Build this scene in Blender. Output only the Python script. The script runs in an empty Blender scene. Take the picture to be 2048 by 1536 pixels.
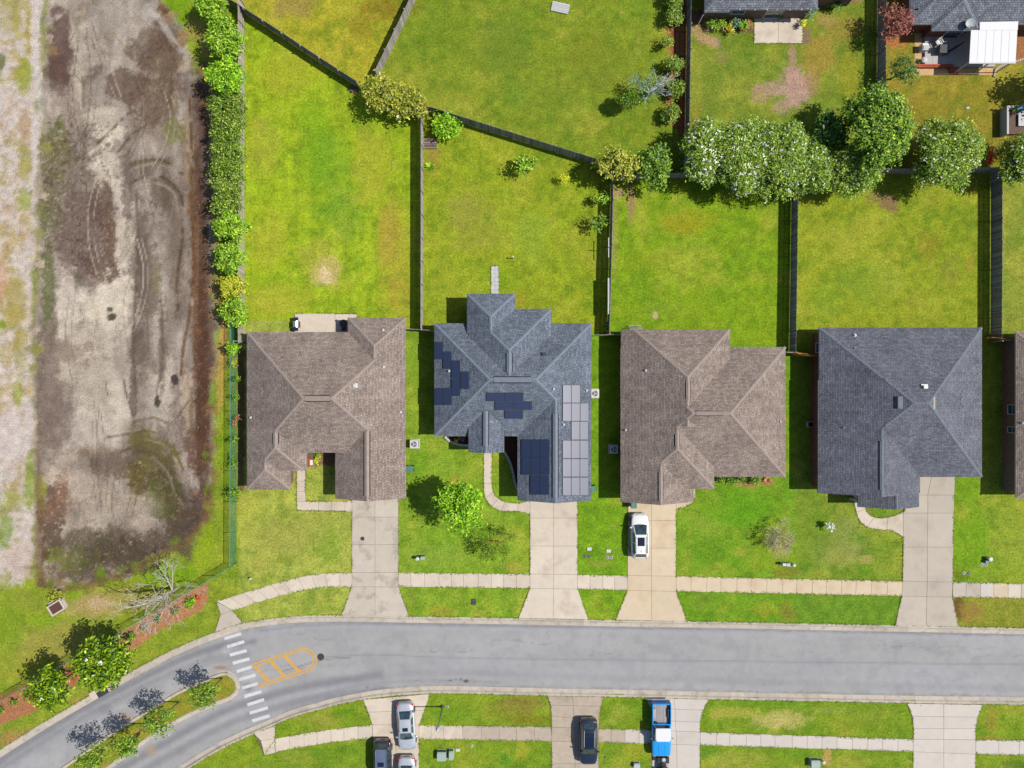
import bpy, bmesh, math, random
import numpy as np
from mathutils import Vector, Matrix

random.seed(7)
rng = np.random.default_rng(7)
R = math.radians
sc = bpy.context.scene
C = sc.collection

# ------------------------------------------------------------------ camera, sky, sun, exposure
SC, CAMH = 19.0, 75.0            # photo pixels per metre on the ground, camera height in metres
cam = bpy.data.cameras.new('camera')
cam.sensor_width = 36.0
cam.lens = 36.0 * CAMH / (2048 / SC)
cam.clip_start, cam.clip_end = 0.5, 6000
camo = bpy.data.objects.new('camera', cam)
C.objects.link(camo)
camo.location = (0, 0, CAMH)
sc.camera = camo

SUN_EL = R(53.5)
world = bpy.data.worlds.new('World')
sc.world = world
world.use_nodes = True
wn = world.node_tree
sky = wn.nodes.new('ShaderNodeTexSky')
sky.sky_type = 'NISHITA'
sky.sun_disc = False
sky.sun_elevation = SUN_EL
sky.sun_rotation = R(90)
wn.nodes['Background'].inputs['Strength'].default_value = 0.085
wn.links.new(sky.outputs[0], wn.nodes['Background'].inputs['Color'])
sl = bpy.data.lights.new('sun', 'SUN')
sl.energy = 4.3
sl.angle = R(0.53)
sl.color = (1.0, 0.955, 0.88)
so = bpy.data.objects.new('sun', sl)
C.objects.link(so)
so.rotation_euler = (0, R(90) - SUN_EL, 0)
vs = sc.view_settings
vs.view_transform = 'Standard'
vs.look = 'None'
vs.gamma = 1.0
vs.exposure = 0.64
vs.use_curve_mapping = False
GAIN = 2.05                      # what a sunlit level surface shows for an albedo of 1 with these lights

# ------------------------------------------------------------------ helpers
def W(px, py, z=0.0):
    """photo pixel at a height -> metres (the photo looks straight down from CAMH)"""
    k = (CAMH - z) / CAMH / SC
    return Vector(((px - 1024) * k, (768 - py) * k, z))

def lin(v):
    v /= 255.0
    return v / 12.92 if v <= 0.04045 else ((v + 0.055) / 1.055) ** 2.4

def A(r, g, b, k=1.0):
    """surface colour seen sunlit in the photo (0-255) -> base colour"""
    return tuple(min(0.82, max(0.002, lin(c) / GAIN * k)) for c in (r, g, b))

def put(o, label=None, cat=None, group=None, kind=None):
    if label: o['label'] = label
    if cat: o['category'] = cat
    if group: o['group'] = group
    if kind: o['kind'] = kind
    return o

def thing(name, loc, label, cat, group=None, rz=0.0):
    o = bpy.data.objects.new(name, None)
    o.empty_display_size = 0.3
    C.objects.link(o)
    o.location = loc
    o.rotation_euler = (0, 0, rz)
    return put(o, label, cat, group)

def attach(o, parent, world=False):
    o.parent = parent
    if world:
        p = parent
        off = Vector((0, 0, 0))
        while p is not None:
            if p.type == 'EMPTY':
                off += p.location
            p = p.parent
        o.matrix_parent_inverse = Matrix.Translation(-off)

def np_mesh(name, v, f, mats, parent=None, world=False, smooth=False):
    """v (N,3) floats, f (M,k) ints, all faces with k corners"""
    v = np.asarray(v, dtype=np.float32); f = np.asarray(f, dtype=np.int32)
    me = bpy.data.meshes.new(name)
    me.vertices.add(len(v)); me.vertices.foreach_set('co', v.ravel())
    k = f.shape[1]
    me.loops.add(f.size); me.loops.foreach_set('vertex_index', f.ravel())
    me.polygons.add(len(f))
    me.polygons.foreach_set('loop_start', np.arange(0, f.size, k, dtype=np.int32))
    me.polygons.foreach_set('loop_total', np.full(len(f), k, dtype=np.int32))
    if smooth:
        me.polygons.foreach_set('use_smooth', np.ones(len(f), dtype=bool))
    me.update(calc_edges=True)
    for m in (mats if isinstance(mats, (list, tuple)) else [mats]):
        me.materials.append(m)
    o = bpy.data.objects.new(name, me)
    C.objects.link(o)
    if parent: attach(o, parent, world)
    return o

class MB:
    """collects shapes for ONE mesh object"""
    def __init__(s):
        s.v, s.f, s.m, s.i = [], [], [], 0
    def add(s, v, f, mi=None):
        b = len(s.v)
        s.v += [tuple(p) for p in v]
        s.f += [tuple(b + k for k in q) for q in f]
        s.m += [s.i if mi is None else mi] * len(f)
    def box(s, c, d, rz=0.0, mi=None, taper=1.0):
        x, y, z = d[0] / 2, d[1] / 2, d[2] / 2
        ca, sa = math.cos(rz), math.sin(rz)
        v = []
        for zz, t in ((-z, 1.0), (z, taper)):
            for xx, yy in ((-x, -y), (x, -y), (x, y), (-x, y)):
                xx *= t; yy *= t
                v.append((c[0] + xx * ca - yy * sa, c[1] + xx * sa + yy * ca, c[2] + zz))
        s.add(v, [(3, 2, 1, 0), (4, 5, 6, 7), (0, 1, 5, 4), (1, 2, 6, 5), (2, 3, 7, 6), (3, 0, 4, 7)], mi)
        return s
    def bbox(s, c, d, bev=0.02, rz=0.0, mi=None):
        """box with its upper edges chamfered"""
        x, y = d[0] / 2, d[1] / 2
        z0, z1 = c[2] - d[2] / 2, c[2] + d[2] / 2
        s.prism([(-x, -y), (x, -y), (x, y), (-x, y)], z0, z1, bev, (c[0], c[1]), rz, mi)
        return s
    def prism(s, poly, z0, z1, bev=0.0, at=(0, 0), rz=0.0, mi=None):
        """counter-clockwise outline; the top ring is drawn in by bev towards the middle"""
        n = len(poly)
        ca, sa = math.cos(rz), math.sin(rz)
        P = [(at[0] + x * ca - y * sa, at[1] + x * sa + y * ca) for x, y in poly]
        rings = [(P, z0), (P, z1 - bev * 0.6)] if bev else [(P, z0), (P, z1)]
        if bev:
            Q = []
            for i in range(n):
                a, b, c = Vector(P[i - 1]), Vector(P[i]), Vector(P[(i + 1) % n])
                e1, e2 = (b - a), (c - b)
                if e1.length < 1e-6 or e2.length < 1e-6:
                    Q.append(P[i]); continue
                e1.normalize(); e2.normalize()
                n1, n2 = Vector((-e1.y, e1.x)), Vector((-e2.y, e2.x))
                d = n1 + n2
                if d.length < 1e-4: d = n1
                d = d / max(0.3, d.dot(n1))
                Q.append(tuple(b + d * bev))
            rings.append((Q, z1))
        v, f = [], []
        for ring, z in rings:
            v += [(x, y, z) for x, y in ring]
        for k in range(len(rings) - 1):
            for i in range(n):
                j = (i + 1) % n
                f.append((k * n + i, k * n + j, (k + 1) * n + j, (k + 1) * n + i))
        t = (len(rings) - 1) * n
        f.append(tuple(range(t, t + n)))
        f.append(tuple(reversed(range(n))))
        s.add(v, f, mi)
        return s
    def tube(s, path, rad, n=8, mi=None, cap=True):
        P = [Vector(p) for p in path]
        if not isinstance(rad, (list, tuple)): rad = [rad] * len(P)
        v, f = [], []
        for i, p in enumerate(P):
            d = (P[min(i + 1, len(P) - 1)] - P[max(i - 1, 0)])
            d = d.normalized() if d.length > 1e-7 else Vector((0, 0, 1))
            up = Vector((0, 0, 1)) if abs(d.z) < 0.9 else Vector((1, 0, 0))
            a = d.cross(up).normalized(); b = d.cross(a)
            for k in range(n):
                t = 2 * math.pi * k / n
                v.append(p + (a * math.cos(t) + b * math.sin(t)) * rad[i])
        for i in range(len(P) - 1):
            for k in range(n):
                j = (k + 1) % n
                f.append((i * n + k, i * n + j, (i + 1) * n + j, (i + 1) * n + k))
        if cap:
            f.append(tuple(range(n - 1, -1, -1)))
            f.append(tuple((len(P) - 1) * n + k for k in range(n)))
        s.add(v, f, mi)
        return s
    def cyl(s, c, r, h, n=16, mi=None, r2=None):
        return s.tube([(c[0], c[1], c[2]), (c[0], c[1], c[2] + h)], [r, r if r2 is None else r2], n, mi)
    def lathe(s, c, prof, n=16, mi=None):
        return s.tube([(c[0], c[1], c[2] + z) for r, z in prof], [r for r, z in prof], n, mi)
    def quad(s, a, b, c, d, mi=None):
        s.add([a, b, c, d], [(0, 1, 2, 3)], mi); return s
    def build(s, name, mats, parent=None, world=False, smooth=False, bevel=0.0):
        me = bpy.data.meshes.new(name)
        me.from_pydata(s.v, [], s.f)
        for m in (mats if isinstance(mats, (list, tuple)) else [mats]):
            me.materials.append(m)
        me.polygons.foreach_set('material_index', s.m)
        if smooth:
            me.polygons.foreach_set('use_smooth', [True] * len(s.f))
        me.update()
        bm = bmesh.new(); bm.from_mesh(me)
        bmesh.ops.recalc_face_normals(bm, faces=bm.faces)
        bm.to_mesh(me); bm.free()
        o = bpy.data.objects.new(name, me)
        C.objects.link(o)
        if parent: attach(o, parent, world)
        if bevel:
            b = o.modifiers.new('bevel', 'BEVEL'); b.width = bevel; b.segments = 2; b.limit_method = 'ANGLE'
        return o

def copy_tree(o, parent=None):
    c = o.copy()
    C.objects.link(c)
    if parent is not None:
        c.parent = parent
        c.matrix_parent_inverse = o.matrix_parent_inverse.copy()
    for ch in list(o.children):
        copy_tree(ch, c)
    return c

# ------------------------------------------------------------------ materials
class NT:
    def __init__(s, name):
        s.mat = bpy.data.materials.new(name)
        s.mat.use_nodes = True
        s.t = s.mat.node_tree
        s.b = s.t.nodes['Principled BSDF']
        s.out = s.t.nodes['Material Output']
    def n(s, typ, **kw):
        x = s.t.nodes.new(typ)
        for k, v in kw.items():
            if k.startswith('i_'):
                x.inputs[k[2:].replace('_', ' ')].default_value = v
            else:
                setattr(x, k, v)
        return x
    def l(s, a, b):
        s.t.links.new(a, b)
    def noise(s, scale, detail=4, rough=0.6, vec=None, dim='3D'):
        x = s.n('ShaderNodeTexNoise', i_Scale=scale, i_Detail=detail, i_Roughness=rough)
        if vec is not None: s.l(vec, x.inputs['Vector'])
        return x.outputs['Fac']
    def math(s, op, a, b=None, clamp=False):
        x = s.n('ShaderNodeMath', operation=op, use_clamp=clamp)
        for k, q in enumerate((a, b)):
            if q is None: continue
            if isinstance(q, (int, float)): x.inputs[k].default_value = q
            else: s.l(q, x.inputs[k])
        return x.outputs[0]
    def mix(s, fac, a, b, mode='MIX'):
        x = s.n('ShaderNodeMix', data_type='RGBA', blend_type=mode)
        for k, q in ((0, fac), (6, a), (7, b)):
            if isinstance(q, (int, float)): x.inputs[k].default_value = q
            elif isinstance(q, tuple): x.inputs[k].default_value = (*q[:3], 1)
            else: s.l(q, x.inputs[k])
        return x.outputs[2]
    def scale(s, col, fac):
        """colour * scalar socket"""
        x = s.n('ShaderNodeVectorMath', operation='SCALE')
        if isinstance(col, tuple): x.inputs[0].default_value = col[:3]
        else: s.l(col, x.inputs[0])
        if isinstance(fac, (int, float)): x.inputs['Scale'].default_value = fac
        else: s.l(fac, x.inputs['Scale'])
        return x.outputs[0]
    def rng(s, v, lo, hi, a=0.0, b=1.0):
        x = s.n('ShaderNodeMapRange')
        s.l(v, x.inputs[0])
        for k, q in ((1, a), (2, b), (3, lo), (4, hi)): x.inputs[k].default_value = q
        return x.outputs[0]
    def bump(s, h, strength=0.3, dist=0.02):
        x = s.n('ShaderNodeBump', i_Strength=strength, i_Distance=dist)
        s.l(h, x.inputs['Height'])
        s.l(x.outputs[0], s.b.inputs['Normal'])

def obj_co(t):
    return t.n('ShaderNodeTexCoord').outputs['Object']

def plain(name, col, rough=0.7, var=0.12, scale=3.0, objrand=0.0, bump=0.0, metal=0.0, spec=0.3, stain=None, coat=0.0, fine=40.0, island=0.0):
    t = NT(name)
    co = obj_co(t)
    a = t.noise(scale, 5, 0.65, co)
    b = t.noise(fine, 3, 0.6, co)
    f = t.math('ADD', t.rng(a, 1 - var, 1 + var, 0.25, 0.75), t.rng(b, -var * 0.6, var * 0.6, 0.25, 0.75))
    if objrand:
        r = t.n('ShaderNodeObjectInfo').outputs['Random']
        f = t.math('MULTIPLY', f, t.rng(r, 1 - objrand, 1 + objrand))
    if island:
        ri = t.n('ShaderNodeNewGeometry').outputs['Random Per Island']
        f = t.math('MULTIPLY', f, t.rng(ri, 1 - island, 1 + island))
    c = t.scale(col, f)
    if stain:
        sn = t.noise(stain[1], 5, 0.6, co)
        c = t.mix(t.rng(sn, 0, stain[2], 0.52, 0.75), c, stain[0])
    t.l(c, t.b.inputs['Base Color'])
    t.b.inputs['Roughness'].default_value = rough
    t.b.inputs['Metallic'].default_value = metal
    t.b.inputs['Specular IOR Level'].default_value = spec
    t.b.inputs['Coat Weight'].default_value = coat
    t.b.inputs['Coat Roughness'].default_value = 0.05
    if bump: t.bump(b, bump, 0.01)
    return t.mat

def shingle(name, dark, mid, light, row=0.15):
    t = NT(name)
    uv = t.n('ShaderNodeTexCoord').outputs['UV']
    br = t.n('ShaderNodeTexBrick', offset=0.37, offset_frequency=2, squash=0.8, squash_frequency=3)
    t.l(uv, br.inputs['Vector'])
    br.inputs['Color1'].default_value = (*mid, 1)
    br.inputs['Color2'].default_value = (*light, 1)
    br.inputs['Mortar'].default_value = (*dark, 1)
    br.inputs['Scale'].default_value = 1.0
    br.inputs['Brick Width'].default_value = 0.3
    br.inputs['Row Height'].default_value = row
    br.inputs['Mortar Size'].default_value = 0.022
    br.inputs['Mortar Smooth'].default_value = 0.25
    br.inputs['Bias'].default_value = -0.1
    sep = t.n('ShaderNodeMapping'); sep.inputs['Scale'].default_value = (3.33, 1 / row, 1)
    t.l(uv, sep.inputs[0])
    wn_ = t.n('ShaderNodeTexWhiteNoise', noise_dimensions='2D')
    fl = t.n('ShaderNodeVectorMath', operation='FLOOR'); t.l(sep.outputs[0], fl.inputs[0])
    t.l(fl.outputs[0], wn_.inputs['Vector'])
    c = t.scale(br.outputs['Color'], t.rng(wn_.outputs['Value'], 0.80, 1.17))
    co = obj_co(t)
    c = t.scale(c, t.rng(t.noise(0.45, 5, 0.6, co), 0.84, 1.17, 0.3, 0.7))
    st = t.n('ShaderNodeMapping'); st.inputs['Scale'].default_value = (1.1, 0.22, 1.0)
    t.l(uv, st.inputs[0])
    c = t.scale(c, t.rng(t.noise(1.0, 4, 0.6, st.outputs[0]), 0.86, 1.12, 0.3, 0.7))
    c = t.scale(c, t.rng(t.noise(14, 3, 0.7, co), 0.87, 1.13, 0.25, 0.75))
    t.l(c, t.b.inputs['Base Color'])
    t.b.inputs['Roughness'].default_value = 0.93
    t.b.inputs['Specular IOR Level'].default_value = 0.15
    t.bump(t.math('ADD', t.math('MULTIPLY', br.outputs['Fac'], -1.0), wn_.outputs['Value']), 0.55, 0.025)
    return t.mat

def brickwall(name, c1, c2, mortar):
    t = NT(name)
    co = obj_co(t)
    sp = t.n('ShaderNodeSeparateXYZ'); t.l(co, sp.inputs[0])
    cb = t.n('ShaderNodeCombineXYZ')
    t.l(t.math('ADD', sp.outputs[0], sp.outputs[1]), cb.inputs[0]); t.l(sp.outputs[2], cb.inputs[1])
    br = t.n('ShaderNodeTexBrick'); t.l(cb.outputs[0], br.inputs['Vector'])
    for k, v in (('Color1', c1), ('Color2', c2), ('Mortar', mortar)):
        br.inputs[k].default_value = (*v, 1)
    br.inputs['Scale'].default_value = 1
    br.inputs['Brick Width'].default_value = 0.22
    br.inputs['Row Height'].default_value = 0.075
    br.inputs['Mortar Size'].default_value = 0.006
    c = t.scale(br.outputs['Color'], t.rng(t.noise(3, 4, 0.6, co), 0.75, 1.25, 0.25, 0.75))
    t.l(c, t.b.inputs['Base Color'])
    t.b.inputs['Roughness'].default_value = 0.9
    t.bump(br.outputs['Fac'], -0.4, 0.01)
    return t.mat

def leafmat(name, dark, mid, light, trans=0.17, rough=0.45):
    t = NT(name)
    r = t.n('ShaderNodeNewGeometry').outputs['Random Per Island']
    cr = t.n('ShaderNodeValToRGB')
    e = cr.color_ramp.elements
    e[0].position, e[0].color = 0.05, (*dark, 1)
    e[1].position, e[1].color = 0.95, (*light, 1)
    m = e.new(0.5); m.color = (*mid, 1)
    t.l(r, cr.inputs[0])
    co = obj_co(t)
    c = t.scale(cr.outputs[0], t.rng(t.noise(1.9, 3, 0.65, co), 0.6, 1.4, 0.3, 0.7))
    t.l(c, t.b.inputs['Base Color'])
    t.b.inputs['Roughness'].default_value = rough
    t.b.inputs['Specular IOR Level'].default_value = 0.25
    tr = t.n('ShaderNodeBsdfTranslucent'); t.l(c, tr.inputs['Color'])
    mx = t.n('ShaderNodeMixShader'); mx.inputs[0].default_value = trans
    t.l(t.b.outputs[0], mx.inputs[1]); t.l(tr.outputs[0], mx.inputs[2])
    t.l(mx.outputs[0], t.out.inputs['Surface'])
    return t.mat

def groundmat(name, grain=0.5, grain_scale=5.0, rough=0.95, bump=0.5, mid=0.14):
    t = NT(name)
    at = t.n('ShaderNodeAttribute', attribute_name='col')
    co = obj_co(t)
    a = t.noise(grain_scale, 4, 0.75, co)
    b = t.noise(grain_scale * 3.3, 3, 0.7, co)
    m = t.noise(1.1, 4, 0.6, co)
    f = t.math('ADD', t.rng(a, 1 - grain, 1 + grain, 0.28, 0.72), t.rng(b, -grain * 0.7, grain * 0.7, 0.28, 0.72))
    f = t.math('MULTIPLY', f, t.rng(m, 1 - mid, 1 + mid, 0.3, 0.7))
    c = t.scale(at.outputs['Color'], f)
    t.l(c, t.b.inputs['Base Color'])
    t.b.inputs['Roughness'].default_value = rough
    t.b.inputs['Specular IOR Level'].default_value = 0.1
    t.bump(t.math('ADD', a, b), bump, 0.05)
    return t.mat

def glass(name, col, rough=0.06, spec=0.6):
    t = NT(name)
    t.b.inputs['Base Color'].default_value = (*col, 1)
    t.b.inputs['Roughness'].default_value = rough
    t.b.inputs['Specular IOR Level'].default_value = spec
    t.b.inputs['Coat Weight'].default_value = 0.4
    co = obj_co(t)
    c = t.scale(col, t.rng(t.noise(2.5, 4, 0.6, co), 0.45, 1.7, 0.3, 0.7))
    t.l(c, t.b.inputs['Base Color'])
    return t.mat

M = {}
M['lawn'] = groundmat('lawn')
M['mud'] = groundmat('mud', 0.42, 7.0, 0.9, 0.9, 0.2)
M['asphalt'] = groundmat('asphalt', 0.13, 9.0, 0.85, 0.25, 0.06)
M['concrete'] = plain('concrete', A(228, 213, 194), 0.85, 0.08, 1.2, 0.07, 0.15, stain=(A(176, 160, 140), 0.45, 0.6))
M['concrete_warm'] = plain('concrete_warm', A(228, 208, 178), 0.85, 0.07, 1.2, 0.04, 0.15, stain=(A(205, 168, 122), 0.4, 0.55))
M['concrete_grey'] = plain('concrete_grey', A(206, 194, 178), 0.85, 0.08, 1.0, 0.05, 0.15, stain=(A(160, 148, 134), 0.5, 0.6))
M['concrete_old'] = plain('concrete_old', A(200, 184, 166), 0.88, 0.1, 1.5, 0.05, 0.2, stain=(A(164, 146, 128), 0.8, 0.75))
M['concrete_pale'] = plain('concrete_pale', A(222, 212, 202), 0.85, 0.06, 1.2, 0.04, 0.15, stain=(A(198, 186, 174), 0.5, 0.4))
M['concrete_oil'] = plain('concrete_oil', A(214, 202, 186), 0.85, 0.08, 1.0, 0.05, 0.15, stain=(A(112, 100, 90), 0.55, 0.7))
M['joint'] = plain('joint', A(120, 105, 85), 0.95, 0.3, 2.0)
M['curb'] = plain('curb', A(208, 196, 180), 0.88, 0.12, 1.6, 0.08, 0.2, stain=(A(150, 142, 134), 1.3, 0.75))
M['white_paint'] = plain('road_paint_white', A(226, 226, 230), 0.75, 0.1, 3.0, 0.05, stain=(A(185, 186, 190), 2.2, 0.6), fine=25)
M['yellow_paint'] = plain('road_paint_yellow', A(232, 176, 74), 0.75, 0.12, 3.0, stain=(A(190, 165, 120), 2.5, 0.6), fine=25)
M['iron'] = plain('cast_iron', A(78, 62, 62), 0.7, 0.2, 8.0)
M['brown_shingle'] = shingle('brown_shingle', A(120, 105, 97), A(164, 148, 138), A(188, 172, 161))
M['slate_shingle'] = shingle('slate_shingle', A(82, 89, 103), A(120, 129, 144), A(146, 155, 168))
M['charcoal_shingle'] = shingle('charcoal_shingle', A(86, 88, 98), A(120, 123, 134), A(142, 145, 156))
M['grey_shingle'] = shingle('grey_shingle', A(72, 76, 88), A(124, 128, 138), A(156, 160, 168), 0.2)
M['cap_brown'] = plain('cap_brown', A(172, 156, 146), 0.93, 0.14, 2.0, fine=20)
M['cap_slate'] = plain('cap_slate', A(134, 144, 158), 0.93, 0.16, 2.0, fine=20)
M['cap_charcoal'] = plain('cap_charcoal', A(126, 133, 144), 0.93, 0.16, 2.0, fine=20)
M['fascia_brown'] = plain('fascia_brown', A(190, 178, 164), 0.6, 0.05)
M['white_trim'] = plain('white_trim', A(238, 238, 238), 0.5, 0.04)
M['dark_gap'] = plain('dark_gap', (0.012, 0.012, 0.014), 0.9, 0.1)
M['brick_red'] = brickwall('brick_red', A(150, 78, 58), A(120, 58, 44), A(150, 130, 115))
M['brick_brown'] = brickwall('brick_brown', A(150, 118, 106), A(120, 92, 84), A(160, 145, 132))
M['brick_tan'] = brickwall('brick_tan', A(190, 140, 108), A(165, 116, 88), A(190, 175, 160))
M['fence_grey'] = plain('weathered_board', A(176, 170, 163), 0.9, 0.22, 6.0, 0.06, 0.3, island=.3)
M['fence_dark'] = plain('dark_weathered_board', A(156, 154, 156), 0.9, 0.25, 6.0, 0.06, 0.3, island=.42)  # shade of the unlit fence faces is put into this darker board colour
M['fence_pale'] = plain('pale_weathered_board', A(190, 180, 166), 0.9, 0.2, 6.0, 0.06, 0.3, island=.25)
M['fence_new'] = plain('new_cedar_board', A(226, 150, 66), 0.85, 0.15, 5.0, 0.05, 0.2)
M['wood_red'] = plain('red_stained_wood', A(196, 96, 62), 0.8, 0.15, 5.0)
M['bark'] = plain('bark', A(128, 104, 84), 0.95, 0.3, 7.0, bump=0.5)
M['bark_pale'] = plain('bark_pale', A(212, 204, 192), 0.9, 0.16, 5.0)
M['bark_lichen'] = plain('bark_lichen', A(212, 218, 210), 0.95, 0.25, 5.0)
M['mulch'] = plain('mulch', A(174, 112, 76), 0.95, 0.3, 2.0, bump=0.6, fine=18)
M['dark_soil'] = plain('dark_soil', A(84, 58, 50), 0.95, 0.35, 3.0, bump=0.6, fine=18)
M['tan_gravel'] = plain('tan_gravel', A(226, 184, 132), 0.95, 0.2, 3.0, bump=0.5, fine=25)
M['stone_white'] = plain('stone_white', A(214, 214, 212), 0.8, 0.12, 5.0, 0.06)
M['metal_white'] = plain('white_metal', A(228, 228, 228), 0.45, 0.05)
M['metal_grey'] = plain('grey_metal', A(150, 152, 156), 0.4, 0.08, metal=0.6)
M['metal_dark'] = plain('dark_metal', (0.03, 0.03, 0.034), 0.5, 0.1)
M['steel'] = plain('brushed_steel', (0.62, 0.64, 0.66), 0.25, 0.05, metal=0.9)
M['plastic_green'] = plain('green_plastic', A(92, 140, 126), 0.5, 0.08)
M['plastic_dark'] = plain('dark_plastic', (0.02, 0.022, 0.025), 0.5, 0.1)
M['navy'] = plain('navy_enamel', (0.012, 0.016, 0.04), 0.3, 0.1)
M['utility_green'] = plain('utility_green', A(176, 196, 184), 0.55, 0.06)
M['utility_grey'] = plain('utility_grey', A(200, 204, 206), 0.55, 0.06)
M['lid_grey'] = plain('lid_grey', A(112, 120, 118), 0.7, 0.15, 10)
M['lid_pale'] = plain('lid_pale', A(204, 190, 190), 0.7, 0.15, 10)
M['rubber'] = plain('rubber', (0.018, 0.018, 0.019), 0.85, 0.1)
M['grate_brown'] = plain('rusted_grate', A(112, 74, 66), 0.85, 0.2, 10)
M['teal_metal'] = plain('teal_metal', A(84, 176, 160), 0.5, 0.05)
M['window_glass'] = glass('window_glass', (0.03, 0.045, 0.06))
M['car_glass'] = glass('car_glass', (0.02, 0.035, 0.045), 0.03, 0.7)
M['car_glass_blue'] = glass('sunroof_glass', (0.004, 0.007, 0.02), 0.05, 0.6)
M['red_lamp'] = plain('red_lamp', (0.45, 0.02, 0.025), 0.25, 0.05, coat=0.5)
M['clear_lamp'] = plain('clear_lamp', (0.22, 0.23, 0.25), 0.15, 0.05, coat=0.5)
M['lamp_globe'] = plain('lamp_globe', A(214, 216, 228), 0.3, 0.04)
M['soil_bed'] = plain('bed_soil', A(120, 96, 84), 0.95, 0.4, 6.0, fine=22)
# ------------------------------------------------------------------ ground: one sheet painted zone by zone
_T = rng.random((257, 257)).astype(np.float32)
_T[256, :] = _T[0, :]; _T[:, 256] = _T[:, 0]
def vnoise(x, y, s=0):
    x = x + s * 37.3; y = y + s * 91.7
    ix = np.floor(x).astype(np.int64); iy = np.floor(y).astype(np.int64)
    fx = (x - ix).astype(np.float32); fy = (y - iy).astype(np.float32)
    fx = fx * fx * (3 - 2 * fx); fy = fy * fy * (3 - 2 * fy)
    ix &= 255; iy &= 255
    a = _T[iy, ix]; b = _T[iy, ix + 1]; c = _T[iy + 1, ix]; d = _T[iy + 1, ix + 1]
    return (a * (1 - fx) + b * fx) * (1 - fy) + (c * (1 - fx) + d * fx) * fy
def fbm(x, y, period, oct=4, s=0, gain=0.55):
    """about 0..1, feature size = period photo pixels"""
    r = 0; a = 1.0; t = 0; f = 1.0 / period
    for k in range(oct):
        r = r + a * vnoise(x * f, y * f, s + k * 5); t += a
        a *= gain; f *= 2.03
    return r / t
def sstep(a, b, x):
    t = np.clip((x - a) / (b - a), 0, 1)
    return t * t * (3 - 2 * t)
def sdf(poly, X, Y):
    """signed distance in photo pixels, positive inside"""
    d = np.full(X.shape, 1e9, np.float32); ins = np.zeros(X.shape, bool)
    n = len(poly)
    for i in range(n):
        x0, y0 = poly[i]; x1, y1 = poly[(i + 1) % n]
        ex, ey = x1 - x0, y1 - y0
        t = np.clip(((X - x0) * ex + (Y - y0) * ey) / (ex * ex + ey * ey + 1e-9), 0, 1)
        d = np.minimum(d, (X - x0 - t * ex) ** 2 + (Y - y0 - t * ey) ** 2)
        if y0 != y1:
            c = ((Y >= min(y0, y1)) & (Y < max(y0, y1)) & (X < x0 + (Y - y0) * ex / ey))
            ins ^= c
    d = np.sqrt(d)
    return np.where(ins, d, -d)
def pdist(pts, X, Y):
    d = np.full(X.shape, 1e9, np.float32)
    for (x0, y0), (x1, y1) in zip(pts[:-1], pts[1:]):
        ex, ey = x1 - x0, y1 - y0
        t = np.clip(((X - x0) * ex + (Y - y0) * ey) / (ex * ex + ey * ey + 1e-9), 0, 1)
        d = np.minimum(d, (X - x0 - t * ex) ** 2 + (Y - y0 - t * ey) ** 2)
    return np.sqrt(d)
def smooth_line(pts, n=8):
    """Catmull-Rom through the points"""
    P = [np.array(p, float) for p in pts]
    P = [2 * P[0] - P[1]] + P + [2 * P[-1] - P[-2]]
    out = []
    for i in range(1, len(P) - 2):
        for k in range(n):
            t = k / n
            a, b, c, d = P[i - 1], P[i], P[i + 1], P[i + 2]
            out.append(tuple(0.5 * (2 * b + (c - a) * t + (2 * a - 5 * b + 4 * c - d) * t * t + (3 * b - a - 3 * c + d) * t ** 3)))
    out.append(tuple(P[-2]))
    return out

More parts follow.
